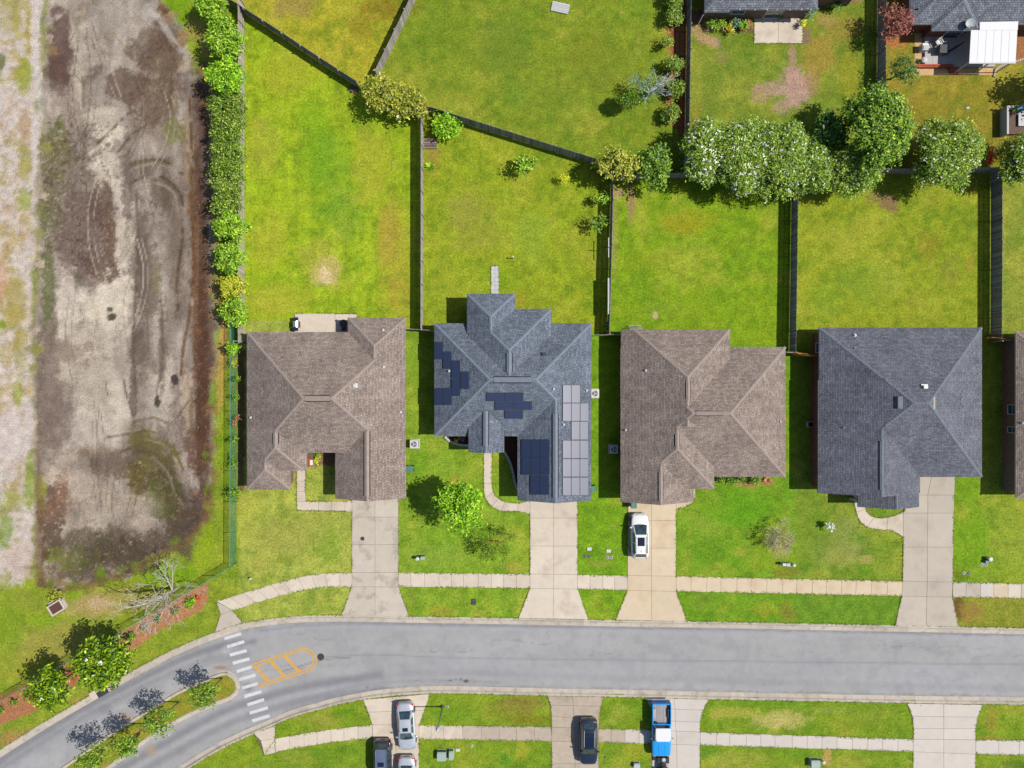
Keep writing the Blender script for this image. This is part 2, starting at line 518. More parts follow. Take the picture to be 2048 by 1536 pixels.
class Paint:
    def __init__(s, X, Y):
        s.X, s.Y = X, Y
        s.wx = X + (fbm(X, Y, 40, 4, 1) - 0.5) * 34
        s.wy = Y + (fbm(X, Y, 40, 4, 2) - 0.5) * 34
        s.fx = X + (fbm(X, Y, 9, 3, 3) - 0.5) * 9
        s.fy = Y + (fbm(X, Y, 9, 3, 4) - 0.5) * 9
        s.col = np.zeros(X.shape + (3,), np.float32)
        s.k = 10
    def _sub(s, x0, y0, x1, y1):
        return (s.Y[:, 0] >= y0) & (s.Y[:, 0] <= y1), (s.X[0] >= x0) & (s.X[0] <= x1)
    def _apply(s, rows, cols, m, c, amt):
        ix = np.ix_(rows, cols)
        m = (m * amt)[..., None]
        s.col[ix] = s.col[ix] * (1 - m) + np.array(c, np.float32) * m
    def poly(s, poly, c, soft=6, amt=1.0, warp=0):
        xs = [p[0] for p in poly]; ys = [p[1] for p in poly]
        r, q = s._sub(min(xs) - 50, min(ys) - 50, max(xs) + 50, max(ys) + 50)
        ix = np.ix_(r, q)
        X, Y = ((s.X, s.Y), (s.fx, s.fy), (s.wx, s.wy))[warp]
        d = sdf(poly, X[ix], Y[ix])
        s._apply(r, q, sstep(-soft, soft, d), c, amt)
    def ell(s, cx, cy, rx, ry, c, amt=1.0, rag=0.7, soft=0.42, per=None):
        R_ = 1.9
        r, q = s._sub(cx - rx * R_, cy - ry * R_, cx + rx * R_, cy + ry * R_)
        ix = np.ix_(r, q)
        X, Y = s.X[ix], s.Y[ix]
        if X.size == 0: return
        s.k += 3
        n = fbm(X, Y, per or max(6, min(rx, ry) * 0.6), 6, s.k, .68) - 0.5
        d = np.sqrt(((X - cx) / rx) ** 2 + ((Y - cy) / ry) ** 2) + n * 2 * rag
        s._apply(r, q, 1 - sstep(1 - soft, 1 + soft * 0.6, d), c, amt)
    def stroke(s, pts, w, c, amt=1.0, soft=0.7, warp=1, brk=0.0):
        pts = smooth_line(pts, 5)
        xs = [p[0] for p in pts]; ys = [p[1] for p in pts]
        r, q = s._sub(min(xs) - w * 2 - 20, min(ys) - w * 2 - 20, max(xs) + w * 2 + 20, max(ys) + w * 2 + 20)
        ix = np.ix_(r, q)
        X, Y = ((s.X, s.Y), (s.fx, s.fy), (s.wx, s.wy))[warp]
        d = pdist(pts, X[ix], Y[ix])
        m = 1 - sstep(w * (1 - soft), w * (1 + soft), d)
        if brk:
            s.k += 3
            m = m * sstep(0.5 - brk * 0.4, 0.62, fbm(s.X[ix], s.Y[ix], 22, 4, s.k) + 0.12)
        s._apply(r, q, m, c, amt)
    def speck(s, poly, c, per, thr, amt=1.0, warp=2):
        xs = [p[0] for p in poly]; ys = [p[1] for p in poly]
        r, q = s._sub(min(xs) - 40, min(ys) - 40, max(xs) + 40, max(ys) + 40)
        ix = np.ix_(r, q)
        s.k += 3
        d = sdf(poly, s.wx[ix], s.wy[ix])
        n = fbm(s.X[ix], s.Y[ix], per, 4, s.k, 0.7)
        s._apply(r, q, sstep(-12, 14, d) * sstep(thr - 0.05, thr + 0.06, n), c, amt)

def rect(x0, y0, x1, y1):
    return [(x0, y0), (x1, y0), (x1, y1), (x0, y1)]

# outlines of the road, in photo pixels (grass side of the kerbs)
NORTH = [(-260, 1672), (-120, 1578), (0, 1500), (80, 1449), (167, 1398), (233, 1360), (290, 1328), (350, 1297), (400, 1276), (430, 1265), (483, 1247), (533, 1238.5), (589, 1233), (645, 1230.5), (740, 1231), (830, 1233), (1020, 1236), (1220, 1240), (1440, 1243.5), (1660, 1248), (1860, 1252), (2048, 1256), (2300, 1261)]
SOUTH = [(-140, 1880), (60, 1745), (200, 1650), (300, 1585), (370, 1542), (430, 1505), (480, 1480), (542, 1453), (585, 1434.5), (639, 1419), (680, 1408), (741, 1396.5), (800, 1390), (864, 1386.5), (940, 1387), (1090, 1391), (1250, 1394), (1400, 1397.5), (1620, 1402), (1830, 1406), (2048, 1409), (2300, 1413)]
ISLAND = [(-160, 1745), (-20, 1638), (60, 1577), (127, 1529), (167, 1501), (213, 1468), (283, 1424), (350, 1383), (400, 1360), (433, 1346), (453, 1342), (468, 1350), (477, 1364), (479, 1377), (473, 1391), (460, 1401), (427, 1413), (383, 1432), (347, 1451), (310, 1473), (267, 1503), (230, 1531), (150, 1588), (60, 1652), (-60, 1740)]
NORTH_S = smooth_line(NORTH, 4)
SOUTH_S = smooth_line(SOUTH, 4)
ISLAND_S = smooth_line(ISLAND, 4)
ROADPOLY = NORTH_S + SOUTH_S[::-1]
POND = [(95, -60), (312, -60), (322, 0), (352, 50), (378, 110), (402, 150), (416, 200), (424, 330), (428, 470), (430, 600), (428, 720), (424, 830), (420, 900), (426, 960), (408, 1040), (372, 1085), (318, 1112), (250, 1150), (185, 1168), (120, 1180), (84, 1170), (76, 1100), (80, 1000), (68, 900), (70, 720), (80, 560), (74, 420), (86, 300), (88, 180), (92, 60)]

STEP = 3.0
gx = np.arange(-90, 2140.1, STEP, dtype=np.float32)
gy = np.arange(-90, 1630.1, STEP, dtype=np.float32)
GX, GY = np.meshgrid(gx, gy)
pt = Paint(GX, GY)
# --- lawns, lot by lot
pt.col[:] = A(132, 156, 36)
LOTS = [
 (rect(-90, -90, 95, 1630), (150, 150, 60), 10),
 ([(60, 1150), (430, 1000), (432, 600), (500, 640), (500, 1240), (430, 1262), (233, 1360), (0, 1500), (-90, 1560), (-90, 1150)], (142, 158, 44), 8),
 ([(462, 640), (462, 12), (722, 178), (846, 222), (846, 662), (490, 664)], (156, 180, 34), 3),
 ([(462, 0), (722, 172), (758, 153), (870, -90), (462, -90)], (172, 168, 44), 3),
 ([(722, 172), (758, 153), (870, -90), (1374, -90), (1370, 350), (1197, 330), (846, 222)], (130, 148, 38), 3),
 ([(846, 222), (1197, 330), (1222, 370), (1214, 668), (846, 662)], (148, 164, 36), 3),
 ([(1222, 370), (1582, 352), (1578, 708), (1214, 672)], (130, 162, 28), 3),
 ([(1582, 352), (1981, 340), (1981, 685), (1578, 708)], (146, 160, 38), 3),
 ([(1981, 340), (2140, 340), (2140, 690), (1981, 690)], (140, 152, 52), 3),
 ([(1374, -90), (1754, -90), (1754, 350), (1369, 352)], (124, 142, 44), 3),
 ([(1754, -90), (2140, -90), (2140, 340), (1754, 350)], (150, 138, 46), 3),
 (rect(478, 640, 812, 1260), (168, 178, 72), 4),
 (rect(797, 660, 1062, 1240), (134, 166, 44), 4),
 (rect(1150, 660, 1256, 1240), (122, 164, 30), 4),
 (rect(1350, 690, 1600, 1250), (116, 158, 34), 5),
 (rect(1592, 700, 1810, 1170), (124, 150, 44), 5),
 (rect(1590, 1185, 1800, 1255), (112, 150, 40), 5),
 (rect(1900, 690, 1965, 1260), (122, 160, 30), 5),
 (rect(1958, 690, 2140, 1170), (142, 164, 44), 5),
 (rect(1905, 1190, 2140, 1262), (142, 146, 48), 5),
 ([(400, 1630), (560, 1455), (760, 1400), (2140, 1400), (2140, 1630)], (126, 154, 36), 4),
]
for poly, c, soft in LOTS:
    pt.poly(poly, A(*c), soft, 1.0, 1)
n1 = fbm(GX, GY, 120, 4, 31); n2 = fbm(GX, GY, 45, 5, 32, 0.62); n3 = fbm(GX, GY, 16, 4, 33, 0.68)
m = (sstep(0.5, 0.72, n2 * 0.6 + n1 * 0.4) * 0.45)[..., None]
pt.col = pt.col * (1 - m) + np.array(A(178, 176, 62), np.float32) * m          # drier
m = (sstep(0.52, 0.74, 1.05 - (n2 * 0.5 + n3 * 0.5)) * 0.42)[..., None]
pt.col = pt.col * (1 - m) + np.array(A(92, 138, 26), np.float32) * m           # lusher
pt.col *= (0.80 + 0.40 * n3)[..., None]
n4 = fbm(GX, GY, 7, 3, 35, .7); n5 = fbm(GX, GY, 26, 5, 36, .7)
pt.col *= (0.87 + 0.26 * n4)[..., None]
pt.col *= (1 + (n5[..., None] - .5) * np.array([.22, .06, .12], np.float32))
# mowing and wear stripes, north-south in the back lots
st = fbm(GX * 6, GY * 0.5, 70, 3, 41)
inb = sstep(-4, 4, sdf([(488, 30), (720, 178), (846, 222), (846, 662), (490, 664)], GX, GY))
pt.col *= (1 + (st - 0.5) * 0.34 * inb)[..., None]
pt.col *= np.array([1.07, 1.05, 1.18], np.float32)
# --- patches in the lawns: x, y, rx, ry, colour, amount
for x, y, rx, ry, c, a in [
 (652, 540, 30, 32, (214, 186, 130), .75), (640, 520, 46, 46, (184, 178, 70), .5), (650, 548, 14, 18, (232, 206, 160), .8),
 (785, 500, 34, 130, (184, 160, 64), .45), (778, 470, 22, 60, (188, 148, 70), .35), (800, 590, 24, 60, (186, 156, 64), .4),
 (660, 350, 50, 90, (104, 158, 40), .45), (630, 280, 36, 110, (112, 164, 30), .45), (690, 430, 40, 50, (98, 150, 50), .35),
 (540, 480, 40, 60, (186, 182, 60), .5), (530, 300, 34, 60, (186, 178, 70), .4), (740, 330, 40, 80, (184, 176, 60), .45),
 (580, 150, 60, 50, (178, 178, 50), .5), (560, 600, 60, 30, (184, 180, 60), .5),
 (590, 10, 50, 26, (150, 122, 80), .55), (760, 20, 40, 24, (150, 110, 40), .5), (720, 55, 30, 30, (146, 120, 40), .4), (800, 10, 50, 20, (120, 120, 30), .5),
 (945, 440, 60, 60, (158, 156, 66), .4), (925, 420, 34, 40, (164, 152, 76), .25), (1060, 470, 40, 60, (150, 180, 60), .4), (1000, 560, 50, 30, (130, 170, 30), .4),
 (1035, 600, 16, 14, (180, 150, 60), .5), (880, 560, 24, 60, (166, 176, 50), .4), (865, 315, 14, 30, (168, 130, 70), .6),
 (1010, 90, 60, 60, (104, 132, 44), .5), (900, 60, 50, 50, (110, 140, 34), .4), (1190, 130, 60, 70, (122, 130, 40), .4), (1100, 200, 60, 40, (112, 138, 40), .4), (1030, 190, 24, 30, (90, 140, 40), .4), (1180, 100, 40, 40, (140, 150, 40), .4),
 (1262, 400, 9, 44, (176, 138, 104), .7), (1230, 460, 5, 90, (176, 150, 90), .5), (1236, 385, 14, 12, (190, 150, 120), .7),
 (1380, 440, 60, 24, (160, 160, 30), .45), (1300, 520, 50, 30, (138, 160, 30), .4), (1360, 450, 40, 20, (170, 150, 40), .35), (1340, 620, 60, 24, (150, 170, 50), .4), (1310, 630, 6, 9, (220, 196, 150), .7),
 (1860, 490, 26, 30, (150, 130, 40), .45), (1900, 540, 20, 36, (146, 140, 60), .4), (1780, 408, 22, 16, (150, 116, 84), .8), (1760, 395, 30, 12, (140, 110, 80), .6), (1740, 560, 60, 40, (128, 160, 50), .4),
 (1940, 530, 10, 22, (180, 150, 60), .45), (1650, 600, 30, 40, (112, 160, 40), .4),
 (1592, 170, 34, 46, (190, 156, 138), 1.0), (1545, 178, 40, 14, (188, 156, 132), .85), (1520, 190, 24, 18, (176, 150, 112), .7), (1584, 115, 8, 34, (186, 150, 124), .8), (1560, 215, 20, 14, (186, 156, 130), .6), (1625, 160, 16, 30, (170, 140, 90), .6),
 (1412, 78, 22, 9, (190, 150, 116), .9), (1395, 62, 20, 7, (184, 146, 112), .9), (1430, 88, 12, 9, (186, 154, 120), .8), (1445, 115, 14, 16, (166, 150, 90), .5),
 (1640, 110, 34, 40, (186, 146, 70), .55), (1690, 60, 40, 30, (176, 146, 70), .55), (1650, 40, 20, 14, (180, 150, 90), .6), (1700, 150, 24, 50, (166, 160, 40), .5), (1420, 200, 20, 60, (104, 132, 44), .4), (1390, 250, 14, 50, (170, 150, 60), .5),
 (1790, 84, 24, 14, (190, 130, 70), .8), (1850, 230, 60, 40, (150, 134, 44), .5), (1960, 200, 40, 40, (150, 140, 40), .4),
 (560, 1080, 60, 40, (172, 170, 80), .6), (620, 1050, 50, 40, (160, 168, 76), .5), (520, 1130, 26, 20, (170, 160, 76), .4), (660, 1090, 22, 40, (118, 162, 40), .4), (596, 960, 8, 12, (150, 100, 70), .5),
 (870, 1110, 60, 26, (150, 176, 70), .4), (900, 1075, 40, 30, (122, 170, 40), .3), (880, 1222, 30, 10, (176, 154, 60), .5), (820, 1200, 12, 24, (150, 150, 60), .4), (1030, 1135, 26, 12, (180, 160, 70), .5), (908, 960, 5, 14, (196, 160, 70), .6),
 (1160, 900, 6, 200, (150, 180, 30), .4), (1200, 1128, 24, 9, (166, 166, 70), .5), (840, 930, 20, 40, (110, 166, 30), .4),
 (1420, 1050, 40, 24, (150, 172, 60), .5), (1480, 1020, 60, 36, (100, 166, 24), .5), (1540, 1120, 50, 24, (150, 166, 40), .4), (1480, 1105, 16, 9, (178, 168, 70), .5), (1570, 1145, 26, 12, (150, 120, 50), .5), (1562, 1085, 26, 28, (190, 170, 110), .6), (1530, 1220, 26, 14, (170, 166, 50), .5), (1575, 1225, 18, 24, (154, 130, 56), .5), (1400, 1200, 22, 20, (130, 140, 56), .4),
 (1700, 1080, 36, 40, (150, 160, 90), .45), (1680, 1110, 50, 24, (160, 160, 90), .4), (1735, 1120, 14, 10, (190, 170, 100), .6), (1730, 1140, 20, 12, (90, 150, 30), .4), (1650, 1090, 40, 30, (126, 146, 60), .4), (1720, 1075, 26, 18, (96, 140, 30), .4),
 (1918, 1215, 14, 26, (110, 78, 50), .8), (1945, 1225, 24, 22, (168, 136, 70), .7), (1920, 1150, 16, 14, (110, 110, 40), .5), (1965, 1090, 12, 70, (108, 168, 20), .5), (2020, 1080, 40, 60, (160, 172, 60), .4),
 (640, 1440, 40, 12, (166, 160, 70), .5), (600, 1515, 50, 14, (150, 160, 60), .5), (635, 1506, 18, 12, (86, 140, 30), .5), (700, 1500, 20, 14, (92, 146, 30), .5), (690, 1425, 26, 12, (90, 146, 30), .4), (900, 1430, 40, 16, (100, 150, 30), .4),
 (1040, 1410, 50, 18, (150, 118, 66), .6), (1010, 1425, 50, 16, (150, 146, 50), .45), (1060, 1440, 40, 10, (140, 110, 40), .5), (1045, 1500, 14, 20, (190, 180, 60), .5), (1010, 1520, 14, 14, (80, 150, 40), .6), (880, 1470, 50, 8, (110, 150, 30), .4),
 (1240, 1425, 20, 18, (170, 176, 70), .4), (1270, 1500, 26, 22, (176, 176, 50), .45), (1225, 1500, 20, 16, (100, 150, 30), .4), (1285, 1420, 10, 26, (120, 160, 30), .3),
 (1470, 1425, 50, 12, (190, 180, 80), .6), (1560, 1440, 60, 18, (200, 186, 110), .7), (1430, 1430, 12, 10, (190, 180, 80), .5), (1560, 1445, 16, 8, (212, 190, 120), .6), (1540, 1405, 90, 8, (96, 150, 34), .5), (1720, 1440, 60, 16, (140, 156, 50), .5), (1760, 1425, 40, 12, (150, 156, 60), .4), (1660, 1420, 50, 6, (170, 170, 90), .35),
 (1480, 1520, 60, 20, (170, 170, 70), .5), (1420, 1500, 26, 14, (96, 146, 40), .5), (1600, 1510, 24, 10, (90, 140, 40), .4), (1700, 1525, 50, 14, (176, 170, 70), .45), (1655, 1515, 10, 20, (206, 160, 100), .7), (2030, 1530, 30, 10, (60, 100, 30), .5), (1985, 1440, 16, 26, (166, 140, 60), .5), (1980, 1475, 30, 4, (170, 130, 60), .5),
]:
    pt.ell(x, y, rx, ry, A(*c), a)
for _ in range(170):                                         # small weeds and clumps
    x, y = random.uniform(480, 2040), random.uniform(20, 1530)
    g = random.random()
    pt.ell(x, y, random.uniform(3, 8), random.uniform(3, 8), A(84, 136, 30) if g < .5 else (A(196, 178, 90) if g < .8 else A(160, 180, 40)), random.uniform(.25, .5), .5)
# the dark edge where the grass grows longer along walls and fences
# --- sandy strip west of the dry pond
pt.poly([(-90, -90), (86, -90), (84, 60), (80, 200), (78, 420), (66, 560), (70, 760), (66, 900), (74, 1010), (70, 1110), (40, 1170), (-90, 1180)], A(216, 202, 190), 8, 1.0, 2)
pt.speck(rect(-90, -90, 66, 170), A(188, 170, 96), 34, .5, .75)
pt.speck(rect(-90, 180, 62, 420), A(178, 160, 96), 26, .56, .7)
pt.speck(rect(-90, 420, 64, 840), A(192, 172, 104), 40, .50, .7)
pt.speck(rect(-90, 930, 40, 1180), A(160, 162, 72), 30, .52, .75)
pt.speck(rect(-90, -90, 70, 1100), A(192, 156, 118), 22, .62, .5)
pt.speck(rect(-90, -90, 74, 1140), A(226, 212, 206), 18, .56, .6)
for x, y, rx, ry, c, a in [(48, 150, 18, 32, (162, 168, 50), .8), (62, 60, 14, 60, (180, 160, 60), .6), (20, 30, 26, 40, (170, 160, 80), .6), (50, 250, 16, 30, (186, 150, 100), .6), (52, 320, 16, 40, (170, 166, 80), .7), (50, 400, 16, 26, (160, 170, 50), .7), (3, 122, 8, 18, (60, 90, 30), .7), (5, 650, 9, 12, (140, 160, 20), .9), (30, 600, 24, 60, (176, 160, 70), .7), (40, 700, 16, 60, (170, 160, 70), .6), (36, 790, 12, 30, (160, 170, 40), .7), (60, 960, 12, 60, (146, 168, 40), .8), (10, 1060, 16, 40, (130, 160, 40), .7), (30, 1000, 30, 16, (170, 170, 80), .6), (70, 60, 9, 100, (232, 220, 218), .7), (84, 190, 9, 60, (232, 222, 216), .7), (72, 300, 9, 60, (226, 212, 206), .7), (40, 1120, 34, 40, (214, 190, 176), .7), (4, 560, 10, 40, (220, 160, 120), .5), (20, 860, 24, 60, (224, 208, 204), .6)]:
    pt.ell(x, y, rx, ry, A(*c), a, .7)
# --- rough grass round the foot of the pond
for x, y, rx, ry, c, a in [(250, 1200, 110, 26, (176, 160, 90), .7), (180, 1215, 60, 24, (190, 160, 110), .65), (120, 1290, 90, 50, (176, 160, 84), .6), (60, 1330, 60, 40, (166, 166, 60), .5), (200, 1205, 24, 14, (204, 176, 140), .6), (330, 1150, 60, 26, (120, 168, 20), .6), (400, 1090, 36, 50, (150, 176, 30), .6), (150, 1185, 16, 24, (130, 160, 30), .7), (90, 1240, 30, 14, (130, 170, 20), .6), (20, 1250, 30, 60, (120, 160, 30), .5), (300, 1180, 50, 16, (160, 166, 50), .5), (50, 1200, 40, 20, (150, 156, 60), .5), (447, 680, 8, 60, (204, 156, 96), .8), (440, 760, 8, 70, (196, 156, 84), .7), (450, 900, 9, 90, (134, 166, 30), .6), (60, 1468, 70, 14, (176, 140, 80), .5), (180, 1400, 50, 12, (180, 150, 84), .5), (20, 1480, 26, 14, (190, 140, 90), .6)]:
    pt.ell(x, y, rx, ry, A(*c), a, .7)
for x, y, rx, ry, c, a in [(352, 20, 26, 40, (120, 160, 20), .8), (390, 60, 20, 26, (176, 156, 80), .7), (410, 90, 10, 26, (196, 150, 100), .8), (420, 250, 5, 120, (190, 140, 90), .4), (436, 440, 6, 100, (184, 138, 84), .5), (436, 590, 8, 60, (176, 130, 84), .6)]:
    pt.ell(x, y, rx, ry, A(*c), a, .6)
# --- the dry pond bed
pt.poly(POND, A(164, 149, 136), 10, 1.0, 2)
mudm = sstep(-6, 8, sdf(POND, pt.fx, pt.fy))
g = fbm(GX * 2.2, GY * 0.9, 90, 5, 51, 0.6)
def tone(mask, c, a):
    k = (mask * mudm * a)[..., None]
    pt.col[:] = pt.col * (1 - k) + np.array(A(*c), np.float32) * k
tone(sstep(.48, .7, g), (196, 183, 168), .85)
gs = fbm(GX * 5.5, GY * .8, 90, 5, 52, .65)
tone(sstep(.5, .7, gs), (192, 178, 162), .25); tone(sstep(.5, .7, 1 - gs), (132, 114, 102), .28)
tone(sstep(.5, .7, 1 - g), (126, 108, 97), .7)
B = lambda *a: pt.ell(*a[:4], A(*a[4]), a[5], (a[6] if len(a) > 6 else .6) + .25, .3)
# pale sand
for a in [(210, 30, 60, 26, (176, 164, 152), .7), (168, 90, 34, 60, (196, 184, 166), .7), (205, 175, 40, 26, (170, 158, 144), .7), (150, 150, 14, 60, (206, 192, 172), .6), (195, 230, 34, 22, (204, 192, 172), .9, .7), (215, 262, 36, 16, (214, 200, 180), .95), (205, 330, 26, 50, (214, 202, 182), .95, .5), (238, 420, 20, 90, (208, 194, 176), .95, .5), (245, 480, 18, 50, (204, 190, 170), .9, .5), (130, 600, 24, 70, (212, 198, 182), .9, .5), (195, 620, 60, 50, (224, 210, 190), .95, .5), (225, 560, 34, 60, (222, 208, 188), .9), (180, 680, 60, 40, (206, 192, 174), .8), (190, 780, 60, 60, (206, 192, 174), .75), (130, 730, 34, 30, (200, 186, 168), .6), (175, 860, 60, 60, (208, 194, 178), .8), (240, 830, 26, 40, (214, 200, 182), .8), (310, 800, 30, 60, (206, 192, 176), .7), (330, 740, 16, 50, (204, 190, 174), .7), (372, 800, 16, 60, (206, 184, 160), .7), (150, 950, 50, 50, (204, 188, 170), .7), (290, 400, 14, 40, (204, 190, 176), .6), (310, 390, 10, 60, (196, 182, 168), .5), (320, 260, 22, 10, (184, 168, 150), .5), (370, 300, 8, 60, (164, 140, 112), .6), (365, 118, 16, 30, (196, 180, 156), .9), (285, 60, 26, 30, (190, 176, 160), .6), (300, 20, 26, 20, (204, 192, 178), .6), (310, 925, 24, 20, (210, 196, 178), .7), (210, 1010, 50, 30, (176, 162, 144), .7), (290, 1030, 36, 40, (182, 168, 152), .75), (120, 1050, 30, 24, (184, 170, 152), .6), (385, 610, 7, 24, (200, 184, 172), .7), (270, 1000, 26, 24, (196, 176, 150), .6)]:
    B(*a)
# browns and blacks
for a in [(118, 90, 22, 80, (106, 84, 76), .8, .7), (112, 150, 20, 40, (98, 76, 68), .6), (250, 170, 44, 34, (116, 94, 82), .8, .8), (320, 110, 40, 60, (122, 98, 76), .7, .8), (320, 190, 40, 50, (122, 102, 82), .65, .8), (290, 90, 40, 34, (110, 92, 78), .6, .8), (130, 350, 46, 70, (126, 112, 98), .8, .9), (150, 450, 60, 66, (128, 110, 98), .85, .9), (200, 400, 26, 50, (118, 96, 84), .8, .9), (190, 530, 34, 34, (116, 94, 82), .9, .8), (110, 300, 26, 60, (116, 112, 72), .8, .8), (215, 470, 14, 60, (124, 98, 82), .8), (100, 400, 20, 60, (120, 118, 84), .6), (225, 545, 10, 10, (110, 84, 72), .8), (250, 370, 12, 90, (118, 100, 92), .7), (300, 330, 36, 20, (120, 106, 88), .5), (320, 380, 26, 40, (112, 98, 82), .7, .8), (280, 520, 14, 120, (112, 96, 86), .75, .6), (300, 560, 18, 70, (124, 108, 92), .7, .7), (350, 500, 14, 120, (130, 112, 92), .6, .7), (95, 640, 18, 60, (120, 106, 92), .7), (95, 780, 24, 90, (132, 116, 104), .7, .8), (110, 860, 30, 60, (130, 112, 102), .6, .8), (120, 700, 60, 24, (140, 122, 108), .6, .8), (270, 690, 16, 60, (112, 94, 84), .7), (262, 780, 8, 80, (112, 94, 84), .7), (320, 690, 8, 90, (120, 104, 90), .6), (400, 660, 16, 150, (116, 84, 66), .95, .5), (405, 830, 14, 90, (110, 80, 62), .95, .5), (392, 900, 26, 60, (122, 92, 76), .85, .6), (395, 480, 16, 200, (118, 90, 74), .8, .5), (345, 760, 9, 12, (72, 60, 54), .9), (220, 632, 9, 9, (72, 66, 48), .9), (216, 618, 6, 5, (80, 74, 56), .8), (310, 806, 7, 12, (60, 60, 48), .9), (245, 930, 60, 30, (118, 100, 86), .8, .8), (285, 960, 30, 40, (96, 84, 64), .8, .8), (330, 960, 26, 70, (98, 92, 56), .8, .8), (362, 1050, 44, 50, (98, 82, 70), .85, .8), (300, 1085, 60, 22, (98, 84, 68), .6, .8), (180, 1090, 80, 36, (104, 92, 70), .7, .8), (220, 1090, 40, 36, (92, 82, 66), .7, .8), (100, 1060, 20, 80, (100, 80, 66), .85, .8), (250, 1120, 80, 26, (92, 80, 64), .8, .8), (400, 1010, 24, 40, (106, 80, 74), .8), (110, 1000, 22, 40, (120, 96, 84), .8), (160, 1140, 60, 24, (96, 84, 66), .8, .8), (110, 1130, 20, 40, (130, 112, 92), .7), (410, 230, 10, 60, (92, 78, 78), .6), (400, 160, 9, 26, (96, 80, 84), .7)]:
    B(*a)
# algae green and rust orange
for a in [(345, 260, 26, 30, (128, 126, 60), .7, .7), (275, 880, 20, 26, (138, 128, 40), .85, .6), (300, 910, 30, 30, (124, 118, 48), .7, .8), (320, 1000, 30, 50, (100, 106, 46), .75, .8), (270, 950, 20, 40, (116, 108, 50), .6, .8), (345, 1000, 16, 60, (90, 92, 44), .7), (150, 1120, 40, 24, (120, 128, 50), .6, .9), (105, 1110, 20, 16, (120, 138, 40), .6), (95, 560, 12, 90, (96, 108, 50), .7, .7), (85, 420, 9, 60, (112, 116, 66), .6), (80, 980, 12, 30, (150, 150, 40), .7), (120, 970, 12, 26, (158, 120, 92), .6, 1.0), (105, 1010, 30, 16, (150, 116, 92), .5, 1.1), (90, 1030, 26, 16, (144, 110, 88), .5, 1.1), (370, 1030, 20, 14, (126, 94, 72), .7, .9), (410, 990, 14, 12, (122, 90, 80), .7), (385, 985, 16, 10, (130, 98, 72), .5), (170, 905, 40, 12, (166, 138, 112), .45, 1.0), (150, 560, 10, 14, (90, 100, 50), .4), (385, 350, 6, 200, (128, 96, 62), .5), (310, 560, 10, 30, (140, 134, 96), .6), (115, 250, 12, 14, (90, 100, 40), .6)]:
    B(*a)
sp = [(80, 940), (420, 900), (410, 1060), (250, 1150), (90, 1160)]
pt.speck(sp, A(184, 146, 108), 6, .70, .6); pt.speck(sp, A(206, 186, 156), 5, .72, .7)
sp = rect(80, 240, 230, 560)
pt.speck(sp, A(190, 170, 154), 5, .66, .5); pt.speck(sp, A(92, 70, 60), 6, .62, .6)
sp = [(260, 80), (345, 70), (350, 240), (240, 260)]
pt.speck(sp, A(168, 140, 108), 6, .66, .4); pt.speck(sp, A(86, 72, 54), 6, .60, .6)
sp = rect(372, 380, 426, 1010)
pt.speck(sp, A(196, 160, 130), 5, .68, .7); pt.speck(sp, A(80, 58, 46), 7, .62, .5)
